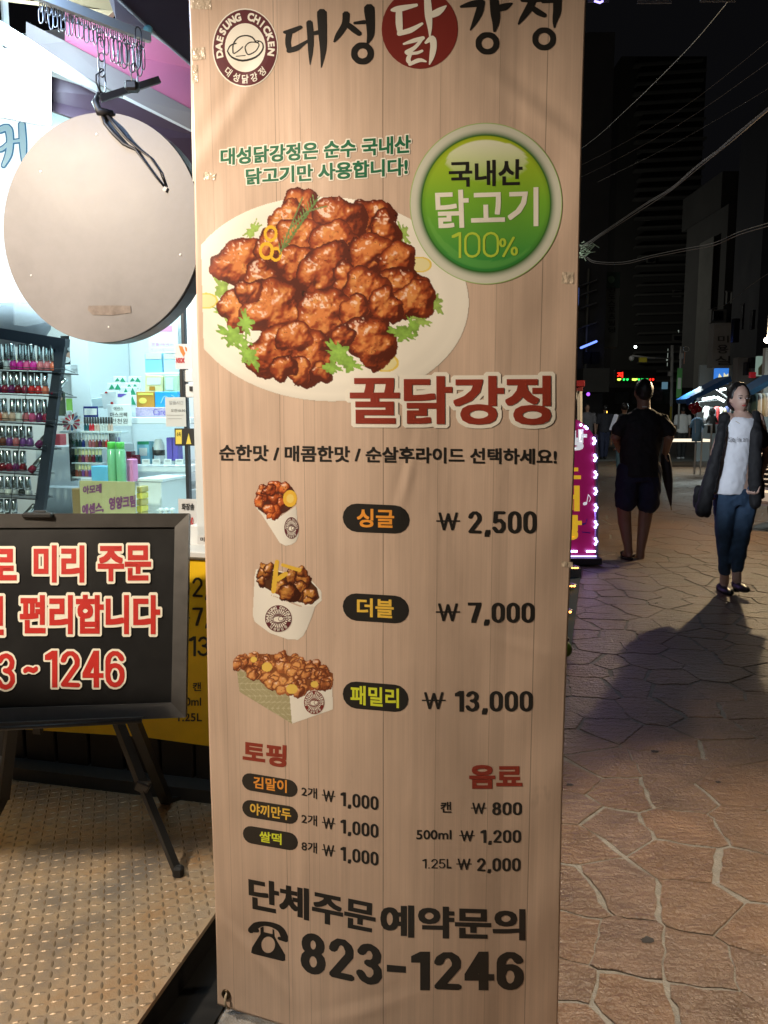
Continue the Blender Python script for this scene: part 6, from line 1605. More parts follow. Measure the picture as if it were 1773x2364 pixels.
def build_cables():
    CB = mat('cable_grey', (.32, .31, .29), .5); CD = mat('cable_dark', (.20, .17, .15), .6)
    def cable(label, pts, Y0, Y1, r, m, name='overhead_cable'):
        r *= .65
        n = len(pts); P = [at(x, y, Y0 + (Y1 - Y0) * i / (n - 1)) for i, (x, y) in enumerate(pts)]
        Q = []
        for i in range(n - 1):
            a, b, c, d = P[max(i - 1, 0)], P[i], P[i + 1], P[min(i + 2, n - 1)]
            for k in range(4):
                t = k / 4; Q.append(.5 * ((2 * b) + (c - a) * t + (2 * a - 5 * b + 4 * c - d) * t * t + (3 * b - a - 3 * c + d) * t ** 3))
        Q.append(P[-1])
        return MB().tube(Q, r, 6).build(name, m, smooth=True, loc=P[0], label=label, category='cable')
    main = [(1200, 640), (1343, 567), (1384, 541), (1488, 471), (1549, 434), (1609, 382), (1656, 347), (1696, 312), (1773, 249), (1900, 150)]
    cable('upper strand of the thick cable bundle rising to the right', main, 24, 8, .011, CB)
    cable('middle strand of the thick cable bundle rising to the right', [(x, y + 3) for x, y in main], 24, 8, .011, CB)
    cable('lower sagging strand of the thick cable bundle rising right', [(x, y + 6 + (3 if i % 2 else 0)) for i, (x, y) in enumerate(main)], 24, 8, .014, CD)
    low = [(1200, 570), (1335, 587), (1372, 603), (1439, 605), (1502, 590), (1575, 575), (1647, 561), (1705, 536), (1773, 515), (1900, 480)]
    cable('upper strand of the low sagging cable pair', low, 24, 12, .010, CB); cable('lower strand of the low sagging cable pair', [(x, y + 3 + i * .5) for i, (x, y) in enumerate(low)], 24, 12, .013, CD)
    cable('single bright thin cable running steeply up to the top edge', [(1200, 430), (1349, 338), (1445, 254), (1531, 171), (1604, 95), (1676, 9), (1730, -60)], 22, 7, .006, mat('cable_bright', (.8, .8, .76), .4))
    cable('upper thin dim wire of the pair below the bright cable', [(1200, 440), (1346, 379), (1560, 260), (1773, 95), (1900, -10)], 24, 10, .005, CD)
    cable('lower thin dim wire of the pair below the bright cable', [(1200, 460), (1349, 405), (1560, 292), (1773, 145), (1900, 50)], 24, 10, .005, CD)
    cable('faintest thin wire just above the thick cable bundle', [(1380, 420), (1560, 330), (1773, 205), (1900, 120)], 24, 10, .005, CD)
    cable('thin wire looping from the pale window to the salon roof', [(1635, 715), (1660, 708), (1680, 700), (1760, 640), (1900, 560)], 30, 20, .012, CD)
    T = thing('cable_tangle', 'tangle of cable ends glinting green white beside the banner', 'cables', at(1350, 585, 24))
    r = random.Random(8); mb = MB()
    for k in range(26):
        x = 1336 + r.random() * 22; y = 560 + r.random() * 36
        mb.tube([at(x, y, 24), at(x + r.uniform(-10, 14), y + r.uniform(-8, 8), 24), at(x + r.uniform(0, 30), y + r.uniform(-14, 10), 23.8)], .012, 5)
    tag(mb.build('cable_ends', mat('tangle_pale', (.4, .5, .4), .3), T, True), kind='stuff')
    point_lamp('tangle_lamp', at(1325, 590, 23.6), 4, (.85, 1, .8), .03, T)
    # flaps at the top edge
    for k, (x0, x1, y1) in enumerate(((1357, 1408, 5), (1471, 1554, 8), (1616, 1702, 4))):
        o = face_rect('canopy_flap', x0, -60, x1, y1, 3.2, .004, mat('flap_grey', (.22, .23, .27), .7, var=.3, vs=20), label='grey scalloped awning flap at the top edge, %s of three' % ['leftmost', 'middle', 'rightmost'][k], category='awning flap'); o['group'] = 'awning flaps along the top edge'
    MB().tube([at(1372, 2, 3.15), at(1385, 6, 3.15), at(1392, 2, 3.15)], .004, 6).build('violet_light', emat('violet_led', (.35, .3, 1), 3), loc=at(1380, 2, 3.15), label='small violet light under the leftmost awning flap', category='light')
build_cables()

def garment(x, y0, y1, w, Y, m, parent=None, **kw):
    """hanging shirt: shoulders, sleeves, body as a thin folded shell"""
    top = at(x, y0, Y); bot = at(x, y1, Y); h = top.z - bot.z; W = w / F * Y
    rings = []
    for t, ww, d in ((0, .25, .02), (.06, .5, .05), (.14, .62, .07), (.3, .5, .08), (.6, .5, .09), (1, .55, .10)):
        z = top.z - h * t; rings.append([Vector((top.x + W * ww * math.cos(a) * (1 + .08 * math.sin(a * 5 + t * 3)), Y + d * math.sin(a), z)) for a in np.linspace(0, 2 * math.pi, 17)[:-1]])
    mb = MB().loft(rings)
    for s in (-1, 1): mb.tube([(top.x + s * W * .40, Y, top.z - h * .08), (top.x + s * W * .78, Y, top.z - h * .42)], [W * .18, W * .14], 8)
    return mb.build(kw.pop('name', 'shirt'), m, parent, True, **kw)
def build_stalls():
    AW = mat('awning_blue', (.015, .09, .28), .5, var=.25, vs=3); ST = mat('stall_steel', (.4, .4, .42), .4, .5); WH = mat('stall_white', (.7, .7, .7), .5)
    T = thing('clothes_stall', 'clothes stall with a slanted blue awning and white lamps, beyond the white shirted man', 'stall', at(1650, 1010, 20))
    P = lambda x, y, Y: at(x, y, Y)
    fixnormals(MB().prism([P(1584, 921, 19), P(1686, 868, 17.5), P(1690, 880, 17.5), P(1588, 931, 19)], (.0, .7, .0)).build('awning', AW, T))
    fixnormals(MB().prism([P(1584, 921, 18.98), P(1600, 914, 18.8), P(1602, 930, 18.8), P(1586, 936, 18.98)], (0, .02, 0)).build('awning_valance', mat('awning_blue_dark', (.01, .05, .2), .5), T))
    xb = P(1615, 1000, 24).x; MB().box((xb + 2.4, 24.5, 1.5), (4.6, .1, 3)).build('back_panel', mat('stall_back', (.30, .33, .34), .6), T)
    for a, b in (((1620, 905, 18.5), (1690, 880, 18)), ((1655, 900, 19), (1690, 925, 18)), ((1612, 928, 19.2), (1690, 922, 19.2))): MB().tube([P(*a), P(*b)], .018, 6).build('frame_rod', ST, T)
    for a in (1690, 1612): MB().tube([P(a, 905, 19), Vector((P(a, 905, 19).x, 19, 0))], .025, 6).build('frame_post', ST, T)
    LE = emat('stall_lamp_white', (.85, 1, 1), 10)
    for a, b in (((1622, 922, 18.6), (1650, 917, 18.6)), ((1655, 917, 18.6), (1672, 926, 18.6)), ((1663, 900, 18.6), (1675, 898, 18.6))): MB().tube([P(*a), P(*b)], .03, 8).build('lamp_tube', LE, T, True)
    area_lamp('stall_light', Vector((7.9, 19.4, 2.3)), Vector((7.6, 20, .5)), 1.4, .3, W_STALL, (.85, 1, .98), T)
    # clothes
    cols = [('white', (.7, .7, .7)), ('black', (.03, .03, .03)), ('grey', (.2, .2, .22)), ('red', (.5, .04, .04)), ('white', (.7, .7, .7)), ('sand', (.45, .38, .26)), ('navy', (.03, .04, .12)), ('teal', (.1, .3, .32))]
    for k, x in enumerate(range(1632, 1700, 8)):
        nm, c = cols[k % 8]; o = garment(x, 938 + 2 * (k % 3), 975 + 4 * (k % 2), 12, 19.6, mat('cloth_' + nm, c, .8), loc=at(x, 975, 19.6), label='%s shirt hanging on the far stall rack, %s from the left' % (nm, ORD[k]), category='shirt'); o['group'] = 'shirts on the far stall rack'
    garment(1610, 964, 1019, 20, 18.4, mat('cloth_skyblue', (.16, .34, .58), .8), name='display_shirt', loc=at(1610, 1019, 18.4), label='light blue shirt displayed on a stand in front of the far stall', category='shirt')
    m = thing('mannequin', 'dark mannequin torso among the clothes at the far stall', 'mannequin', at(1645, 985, 18.8))
    MB().ell(at(1644, 950, 18.8), (.075, .09, .11)).build('head', mat('cloth_black', (.03, .03, .03), .8), m, True); garment(1644, 958, 1000, 16, 18.8, mat('cloth_black', (.03, .03, .03), .8), m, name='torso')
    bl = thing('balloon_bunch', 'bunch of dark red balloons at the corner of the far stall', 'balloons', at(1604, 965, 18))
    for k, (a, b) in enumerate(((1597, 940), (1608, 936), (1603, 948), (1613, 944))): MB().ell(at(a, b, 18 + .1 * (k % 2)), (.075, .075, .085), 14, 9).build('balloon', mat('balloon_red', (.22, .01, .02), .15), bl, True)
    MB().tube([at(1604, 952, 18), at(1605, 1000, 18)], .005, 5).build('string', WH, bl)
    # white display table; low shelf with its lit look put in as emission
    t = thing('display_table', 'white display table with thin legs in front of the far stall', 'table', at(1632, 1022, 18.6))
    face_rect('table_top', 1620, 979, 1645, 983, 18.6, .5, WH, t)
    for a in (1622, 1643): MB().bar(at(a, 983, 18.6), Vector((at(a, 983, 18.6).x, 18.6, 0)), .03).build('leg', WH, t)
    face_rect('low_shelf', 1553, 1014, 1640, 1020, 21, .5, emat('shelf_lit_look', (1, .85, .62), 1.3), label='low shelf strip beside the far stall, its lit look put in as glow', category='shelf')
    # nearer stall behind the woman
    S = thing('clothes_stall', 'nearer clothes stall with blue awning at the right edge behind the woman', 'stall', at(1760, 1060, 12.5))
    fixnormals(MB().prism([P(1730, 903, 11.6), P(1800, 862, 11.2), P(1800, 877, 11.2), P(1737, 912, 11.6)], (0, .5, .0)).build('awning', AW, S))
    MB().tube([P(1733, 912, 12.2), P(1820, 904, 12.2)], .015, 6).build('rail', ST, S)
    MB().box((9.2, 13.9, 1.3), (5.0, .1, 2.6)).build('back_panel', mat('stall_back', (.3, .33, .34), .6), S)
    for k, (x, c) in enumerate(((1742, 'teal'), (1752, 'white'), (1760, 'sand'), (1768, 'white'), (1778, 'grey'))):
        cc = {'teal': (.1, .3, .32), 'white': (.7, .7, .7), 'sand': (.45, .38, .26), 'grey': (.2, .2, .22)}[c]
        o = garment(x, 908, 962, 13, 12.2, mat('cloth_' + c, cc, .8), loc=at(x, 962, 12.2), label='%s garment on the right edge stall rail, %s from the left' % (c, ORD[k]), category='garment'); o['group'] = 'garments on the right edge stall'
    area_lamp('stall_light', Vector((7.0, 12.0, 2.35)), Vector((6.9, 12.4, .5)), 1.0, .25, W_STALL * .25, (.85, 1, .95), S)
    # the bare bulb that throws the woman's shadow
    p = at(1771, 785, 9.0)
    Bl = thing('hanging_bulb', 'bare bright bulb hanging at the right edge above the stalls', 'lamp', p)
    MB().ell(p, (.032, .032, .032), 14, 9).build('bulb', emat('bulb_white', (1, .93, .8), 30), Bl, True); MB().tube([p + Vector((0, 0, .03)), p + Vector((0, 0, .5))], .002, 6).build('flex', mat('steel_dark', (.08, .08, .085), .45, .7), Bl)
    point_lamp('bulb_light', p + Vector((-.1, -.12, -.02)), W_STREET, (1, .74, .42), .06, Bl)
    # lit window right edge
    w = thing('shop_window', 'bright greenish shop window at the right edge above the awnings', 'window', at(1765, 870, 18))
    face_rect('pane', 1747, 822, 1800, 868, 18, .1, mat('lit_pane', (.1, .1, .1), .4, emit=(.35, .50, .42), es=.45), w); face_rect('red_item', 1733, 859, 1746, 872, 17.9, .1, mat('item_red', (.4, .02, .03), .4, emit=(.4, .02, .03), es=.3), w)
    inkpoly([[(1750, 850), (1760, 838), (1775, 846), (1775, 866), (1750, 866)]], psurf(17.95), mat('window_goods', (.25, .3, .2), .5), w, 'goods', .01)
build_stalls()

def build_van():
    V = thing('white_van', 'white vehicle front with dark striped grille at the right edge behind the woman', 'van', Vector((4.56, 9.5, 0)))
    W = mat('van_white', (.6, .6, .66), .25, coat=.5); B = mat('van_black', (.012, .012, .015), .3); G = mat('van_glass', (.02, .02, .03), .08)
    x0, x1, y = 4.56, 6.3, 9.5
    prof = [(0, .32), (0, .95), (.25, 1.05), (.75, 1.85), (4.2, 1.9), (4.3, .32)]
    rings = [[Vector((x, y + a, z)) for a, z in prof] for x in (x0, x1)]
    fixnormals(MB().loft(rings).build('body', W, V))
    fixnormals(MB().prism([(x0 + .1, y + .30, 1.10), (x1 - .1, y + .30, 1.10), (x1 - .18, y + .72, 1.78), (x0 + .18, y + .72, 1.78)], (0, -.012, .008)).build('windscreen', G, V))
    MB().bbox(((x0 + x1) / 2, y - .03, .44), (x1 - x0 + .04, .14, .16), None, .03).build('bumper', W, V)
    MB().bbox(((x0 + x1) / 2, y - .01, .68), (x1 - x0 - .1, .05, .26), None, .01).build('grille', B, V)
    for k in range(4): MB().bbox(((x0 + x1) / 2, y - .04, .59 + k * .06), (x1 - x0 - .2, .02, .016), None, .003).build('grille_bar', W, V)
    for x in (x0 + .16, x1 - .16): MB().ell((x, y - .02, .86), (.13, .04, .07), 14, 7).build('headlight', mat('lens', (.5, .5, .5), .1), V, True)
    MB().bbox(((x0 + x1) / 2, y - .11, .42), (.5, .01, .11), None, .003).build('number_plate', mat('plate_white', (.6, .6, .6), .4), V)
    for x in (x0 + .1, x1 - .1):
        for yy in (.7, 3.5):
            w = MB().lathe((x - .1, y + yy, .32), [(.20, 0), (.32, .01), (.32, .19), (.20, .2)], 24, (1, 0, 0)).build('wheel', mat('rubber', (.015, .015, .015), .8), V, True); MB().lathe((x - .105, y + yy, .32), [(.19, 0), (.1, .02), (.1, .19), (.19, .21)], 16, (1, 0, 0)).build('rim', mat('chrome', (.6, .6, .6), .1, 1), w, True)
build_van()
bpy.data.objects['white_van'].rotation_euler = (0, 0, math.radians(-48))

# ================================================================ PEOPLE
SKIN = mat('skin_warm', (.27, .15, .105), .5, var=.06, vs=12); SKIN2 = mat('skin_pale', (.55, .36, .28), .5, var=.05, vs=12)
HAIR = mat('hair_black', (.012, .010, .010), .45, bump=.002, bs=120)
def cap(mb, pts, rs, n=12):
    """tapered limb with rounded ends"""
    pts = [Vector(p) for p in pts]; mb.tube(pts, list(rs), n)
    for p, r in zip(pts, rs): mb.ell(p, (r, r, r), n, 8)
    return mb
def remesh(mb, name, m, parent, vox, smooth=4, wr=None):
    if wr is None: wr = {'top': .006, 'jeans': .007, 'jacket': .010, 't_shirt': .011, 'shorts': .009, 'shirt': .012, 'trousers': .012, 'hair': .004}.get(name, 0)
    me = bpy.data.meshes.new('tmp'); me.from_pydata([tuple(p) for p in mb.v], [], mb.f); me.update()
    o = bpy.data.objects.new('tmp', me); COL.objects.link(o)
    bm = bmesh.new(); bm.from_mesh(me); bmesh.ops.recalc_face_normals(bm, faces=bm.faces[:]); bm.to_mesh(me); bm.free()
    r = o.modifiers.new('r', 'REMESH'); r.mode = 'VOXEL'; r.voxel_size = vox; r.adaptivity = 0
    s = o.modifiers.new('s', 'SMOOTH'); s.iterations = smooth; s.factor = .5
    bpy.context.view_layer.update()
    me2 = bpy.data.meshes.new_from_object(o.evaluated_get(bpy.context.evaluated_depsgraph_get()))
    bpy.data.objects.remove(o); bpy.data.meshes.remove(me)
    if wr:
        n = len(me2.vertices); V = np.empty(n * 3); N = np.empty(n * 3); me2.vertices.foreach_get('co', V); me2.vertices.foreach_get('normal', N)
        V = V.reshape(-1, 3); N = N.reshape(-1, 3); f = 24 if name != 'hair' else 60
        d = fbm(V[:, 0] * f + V[:, 2] * 9 + 30, V[:, 2] * 11 + V[:, 1] * f * .7 + 30, 2, 3) - .5 + .5 * (np.abs(fbm(V[:, 0] * 13 - V[:, 2] * 8 + 60, V[:, 1] * 13 + V[:, 2] * 15 + 60, 5, 2) - .5) * -2 + .25)
        me2.vertices.foreach_set('co', (V + N * (d * wr * 2)[:, None]).ravel()); me2.update()
    me2.name = name; me2.materials.clear(); me2.transform(Matrix.Translation(-ORG[parent.name]))
    return link_mesh(name, me2, m, parent, True)
def torso(mb, rings, n=24, fold=0.0, seed=0):
    """rings: (x, y, z, rx, ry)"""
    R = []
    for i, (x, y, z, rx, ry) in enumerate(rings):
        R.append([Vector((x + rx * math.cos(a) * (1 + fold * math.sin(a * 7 + i * 1.3 + seed)), y + ry * math.sin(a) * (1 + fold * math.sin(a * 7 + i * 1.3 + seed)), z)) for a in [2 * math.pi * k / n for k in range(n)]])
    return mb.loft(R)
def hand(mb, wrist, d, side, s=1.0, curl=.9, thumb=(0, -1, 0)):
    """palm, four bent fingers and a thumb; d: direction of the hand, side: across the palm"""
    w = Vector(wrist); d = Vector(d).normalized(); a = Vector(side).normalized(); nrm = d.cross(a).normalized()
    palm = w + d * .045 * s
    mb.ell(palm, (.040 * s, .016 * s, .048 * s), 12, 8, Matrix((a, nrm, d)).transposed())
    for k, L in enumerate((.068, .078, .072, .056)):
        b = w + d * .082 * s + a * (-.030 + .020 * k) * s
        p1 = b + (d * math.cos(curl * .5) + nrm * math.sin(curl * .5)) * L * .45 * s
        p2 = p1 + (d * math.cos(curl * 1.4) + nrm * math.sin(curl * 1.4)) * L * .33 * s
        p3 = p2 + (d * math.cos(curl * 2.1) + nrm * math.sin(curl * 2.1)) * L * .24 * s
        cap(mb, [b, p1, p2, p3], [.0095 * s, .0088 * s, .0080 * s, .0070 * s], 8)
    t0 = w + d * .025 * s - a * .030 * s
    cap(mb, [t0, t0 + (d * .7 - a * .6 + nrm * .3).normalized() * .035 * s, t0 + (d * .9 - a * .5 + nrm * .6).normalized() * .062 * s], [.012 * s, .0105 * s, .009 * s], 8)

def build_woman():
    Y = 6.0; S = Y / F * 1.005
    g = gnd(1690, 1368); Y = g.y; S = Y / F / .985
    T = thing('person', 'woman walking towards us in white top, open black jacket and blue jeans', 'person', g)
    def q(px, py, dy=0.0):
        p = at(px, py, Y + dy); return p
    # body: legs, torso, arms, neck, head as one surface
    mb = MB()
    L = [q(1674, 1148), q(1671, 1235, -.03), q(1673, 1322, .02), q(1672, 1346, .03)]
    R = [q(1722, 1148), q(1712, 1235, -.05), q(1701, 1316, -.10), q(1701, 1338, -.12)]
    cap(mb, L, [.080, .052, .036, .034]); cap(mb, R, [.080, .052, .036, .034])
    for a, tx in ((L[-1], -1), (R[-1], 1)):
        mb.ell(a + Vector((tx * .012, -.05, -.045)), (.036, .10, .026), 12, 8)
    torso(mb, [(*q(1698, 1150), .13, .10), (*q(1700, 1105), .125, .09), (*q(1705, 1060), .105, .08), (*q(1708, 1020), .12, .09), (*q(1711, 985), .135, .085), (*q(1713, 965), .10, .07), (*q(1712, 950), .05, .05)])
    cap(mb, [q(1711, 962, .01), q(1709, 935, .01)], [.046, .042])
    hc = q(1708, 919, 0)
    mb.ell(hc + Vector((0, .015, .012)), (.070, .085, .098), 20, 14); mb.ell(hc + Vector((0, -.015, -.035)), (.054, .065, .068), 18, 12); mb.ell(hc + Vector((0, -.03, -.082)), (.026, .028, .022), 12, 8)
    mb.ell(hc + Vector((.002, -.082, -.022)), (.010, .014, .020), 8, 6); mb.ell(hc + Vector((.002, -.088, -.034)), (.014, .012, .009), 8, 6)
    for s in (-1, 1): mb.ell(hc + Vector((s * .069, .005, -.012)), (.010, .018, .028), 8, 6)
    cap(mb, [q(1680, 966), q(1652, 1045, .05), q(1634, 1120, 0)], [.050, .038, .026])
    el = q(1772, 1045, .05); wr = q(1750, 1112, -.10)
    cap(mb, [q(1748, 966), el, wr], [.050, .038, .024]); hand(mb, wr, Vector((-.25, -.15, -1)), Vector((.3, -1, 0)), .95, 1.2)
    hand(mb, q(1634, 1122), Vector((.1, -.1, -1)), Vector((-.3, 1, 0)), .9, 1.0)
    body = remesh(mb, 'body', SKIN2, T, .008, 3)
    # face details
    K = mat('eye_dark', (.02, .015, .015), .3); LP = mat('lips', (.42, .07, .06), .4); BR = mat('brow', (.05, .035, .03), .6); EW = mat('eye_white', (.55, .5, .48), .3)
    for s in (-1, 1):
        e = hc + Vector((s * .029 + .002, -.068, -.004))
        MB().ell(e, (.0150, .007, .0055), 10, 6).build('eye', EW, body, True); MB().ell(e + Vector((0, -.004, 0)), (.0065, .005, .0055), 8, 6).build('iris', K, body, True)
        MB().tube([e + Vector((-.015, -.004, .004)), e + Vector((0, -.007, .0075)), e + Vector((.015, -.003, .004))], .0018, 6).build('eyelash_line', K, body)
        MB().tube([e + Vector((-.018, -.003, .018)), e + Vector((0, -.006, .023)), e + Vector((.018, -.001, .018))], .0024, 6).build('eyebrow', BR, body)
    MB().ell(hc + Vector((.002, -.078, -.058)), (.019, .007, .0075), 12, 6).build('lips', LP, body, True)
    # hair pulled back
    h = MB(); h.ell(hc + Vector((0, .034, .034)), (.079, .086, .094), 20, 14); h.ell(hc + Vector((.0, .085, -.02)), (.060, .06, .08)); 
    for s in (-1, 1): h.ell(hc + Vector((s * .064, .025, .018)), (.015, .050, .058), 10, 8)
    ho = remesh(h, 'hair', HAIR, T, .008, 3)
    # clothes
    TE = mat('tee_white', (.85, .87, .92), .8, bump=.006, bs=14); JN = mat('jeans_blue', (.035, .075, .14), .8, var=.3, vs=14, bump=.003, bs=30); BKJ = mat('jacket_black', (.012, .012, .014), .75, bump=.008, bs=14)
    t = MB(); torso(t, [(*q(1680, 1139), .138, .118), (*q(1686, 1110), .133, .112), (*q(1696, 1065), .118, .098), (*q(1702, 1020), .130, .104), (*q(1709, 985), .142, .100), (*q(1711, 968), .112, .082), (*q(1711, 962), .072, .066)], fold=.018)
    remesh(t, 'top', TE, T, .010, 2)
    mb = MB()
    for i in range(9):
        x = 1684 + i * 5.0; mb.add([], [])
    # script print on the chest
    sf = lambda a, b, o=0: at(a, b, Y - .116 - o)
    lettering('die in an', (1680, 1008, 1727, 1020), sf, mat('print_grey', (.3, .3, .32), .6), T, .0, bold=.0)
    j = MB(); cap(j, [q(1676, 1130), L[0], L[1], L[2] + Vector((0, 0, .01))], [.098, .094, .066, .047]); cap(j, [q(1720, 1130), R[0], R[1], R[2] + Vector((0, 0, .01))], [.098, .094, .066, .047]); torso(j, [(*q(1698, 1165), .13, .10), (*q(1698, 1140), .138, .108), (*q(1698, 1125), .13, .10)])
    remesh(j, 'jeans', JN, T, .011, 3)
    k = MB(); cap(k, [q(1683, 975), q(1655, 1048, .05), q(1634, 1118, .0)], [.046, .050, .046]); cap(k, [q(1746, 974), q(1764, 1022, .04)], [.054, .054])
    # back and two front panels
    torso(k, [(*q(1712, 1150, .09), .19, .05), (*q(1712, 1060, .09), .165, .05), (*q(1713, 985, .07), .165, .05), (*q(1713, 960, .04), .13, .045)])
    for xs in ([(1672, 962), (1664, 1000), (1652, 1060), (1636, 1120), (1622, 1178)], [(1745, 958), (1744, 1000), (1742, 1060), (1741, 1110), (1742, 1160)]):
        cap(k, [q(x, y, -.085 if i else -.01) for i, (x, y) in enumerate(xs)], [.040, .052, .050, .052, .050] if xs[0][0] > 1700 else [.042, .036, .042, .055, .058], 12)
    cap(k, [q(1612, 1130, .0), q(1612, 1165, .0), q(1630, 1180, 0)], [.032, .042, .048])
    remesh(k, 'jacket', BKJ, T, .011, 3)
    SH = mat('shoe_black', (.012, .012, .012), .35)
    for a, tx in ((L[-1], -1), (R[-1], 1)):
        s = MB(); s.ell(a + Vector((tx * .012, -.060, -.050)), (.045, .116, .034), 14, 8); s.ell(a + Vector((tx * .012, .02, -.042)), (.042, .050, .042), 12, 8); s.box(a + Vector((tx * .012, .03, -.085 if tx < 0 else -.07)), (.04, .045, .07))
        remesh(s, 'shoe', SH, T, .007, 2)
    MB().tube([q(1698, 972, -.07), q(1709, 979, -.085), q(1722, 972, -.07)], .002, 6).build('necklace', mat('necklace', (.5, .4, .2), .3, .8), T)
build_woman()

def build_man():
    g = gnd(1466, 1290); Y = g.y
    T = thing('person', 'man seen from behind in black T-shirt and navy shorts holding a folded umbrella', 'person', g)
    q = lambda px, py, dy=0.0: at(px, py, Y + dy)
    mb = MB()
    L = [q(1452, 1090), q(1440, 1170), q(1442, 1205, .02), q(1450, 1262, -.04), q(1451, 1275, -.04)]; R = [q(1497, 1090), q(1492, 1172, .05), q(1488, 1205, .05), q(1479, 1270, .0), q(1478, 1284, .0)]
    cap(mb, L, [.10, .072, .066, .042, .044]); cap(mb, R, [.10, .072, .066, .042, .044])
    for a in (L[-1], R[-1]): mb.ell(a + Vector((0, .06, -.03)), (.045, .125, .030), 12, 8)
    torso(mb, [(*q(1476, 1100), .165, .12), (*q(1478, 1060), .16, .12), (*q(1480, 1010), .17, .12), (*q(1483, 975), .20, .115), (*q(1485, 957), .17, .09), (*q(1486, 945), .08, .07)])
    cap(mb, [q(1486, 950, .0), q(1486, 925, .02)], [.066, .062])
    hc = q(1486, 905, .03); mb.ell(hc, (.078, .098, .115), 18, 12)
    for s in (-1, 1): mb.ell(hc + Vector((s * .080, .01, -.012)), (.012, .02, .032), 8, 6)
    aL = [q(1443, 974), q(1421, 1010, -.02), q(1432, 1040, .22)]; aR = [q(1528, 974), q(1545, 1010, -.02), q(1536, 1045, .10)]
    cap(mb, aL, [.050, .046, .032]); cap(mb, aR, [.050, .046, .032])
    hand(mb, aR[2], Vector((-.1, .3, -1)), Vector((0, 1, .3)), 1.0, 1.3); hand(mb, aL[2], Vector((.2, .8, .4)), Vector((1, 0, 0)), 1.0, .9)
    remesh(mb, 'body', SKIN, T, .010, 3)
    h = MB(); h.ell(hc + Vector((0, -.008, .022)), (.086, .108, .108), 18, 12); h.ell(hc + Vector((0, -.05, -.03)), (.070, .055, .055), 12, 8); remesh(h, 'hair', HAIR, T, .010, 2)
    SB = mat('tshirt_black', (.007, .007, .011), .8, bump=.008, bs=10); NV = mat('shorts_navy', (.010, .014, .045), .8, bump=.006, bs=12)
    t = MB(); torso(t, [(*q(1476, 1100), .205, .155), (*q(1477, 1060), .19, .145), (*q(1480, 1010), .195, .14), (*q(1483, 978), .21, .13), (*q(1485, 963), .195, .105), (*q(1486, 953), .14, .09), (*q(1486, 944), .085, .075)], fold=.02)
    cap(t, [q(1443, 971), q(1428, 994, -.01)], [.072, .074]); cap(t, [q(1528, 971), q(1542, 994, -.01)], [.072, .074]); remesh(t, 't_shirt', SB, T, .012, 3)
    MB().bbox(q(1488, 939, -.12), (.045, .004, .012), None, .002).build('collar_label', mat('label_white', (.6, .6, .6), .5), T)
    s = MB(); cap(s, [q(1452, 1085), q(1447, 1120), q(1444, 1158)], [.118, .115, .108]); cap(s, [q(1499, 1085), q(1498, 1120), q(1496, 1162, .03)], [.118, .115, .108]); torso(s, [(*q(1476, 1110), .185, .14), (*q(1476, 1070), .185, .14)]); remesh(s, 'shorts', NV, T, .012, 3)
    SO_ = mat('sandal_dark', (.02, .018, .018), .6)
    for a in (L[-1], R[-1]):
        m = MB(); m.ell(a + Vector((0, .05, -.060)), (.056, .145, .016), 14, 6); m.ell(a + Vector((0, .10, -.025)), (.056, .045, .030), 12, 6); remesh(m, 'sandal', SO_, T, .008, 2)
    # phone in the left hand, umbrella in the right
    MB().bbox(q(1417, 975, .20), (.02, .09, .16), Matrix.Rotation(.3, 3, 'Y'), .004).build('phone', mat('phone_white', (.6, .62, .66), .3, emit=(.5, .55, .6), es=.25), loc=q(1417, 975, .2), label='pale phone held in the left hand of the man seen from behind', category='phone')
    U = thing('umbrella', 'folded dark umbrella hanging from the right hand of the man', 'umbrella', q(1549, 1176, .1))
    top = q(1534, 1040, .12); tip = q(1550, 1178, .12); d = tip - top
    MB().tube([top + d * t for t in (0, .08, .25, .5, .75, .92)], [.02, .045, .055, .048, .026, .008], 12).build('canopy', mat('umbrella_dark', (.02, .018, .03), .6, bump=.01, bs=12), U, True)
    MB().tube([top + d * .88, tip], .006, 8).build('tip', mat('brass', (.6, .45, .2), .25, .9), U); MB().tube([top + Vector((0, 0, .12)), top], .009, 8).build('handle', mat('steel_dark', (.08, .08, .085), .45, .7), U)
build_man()

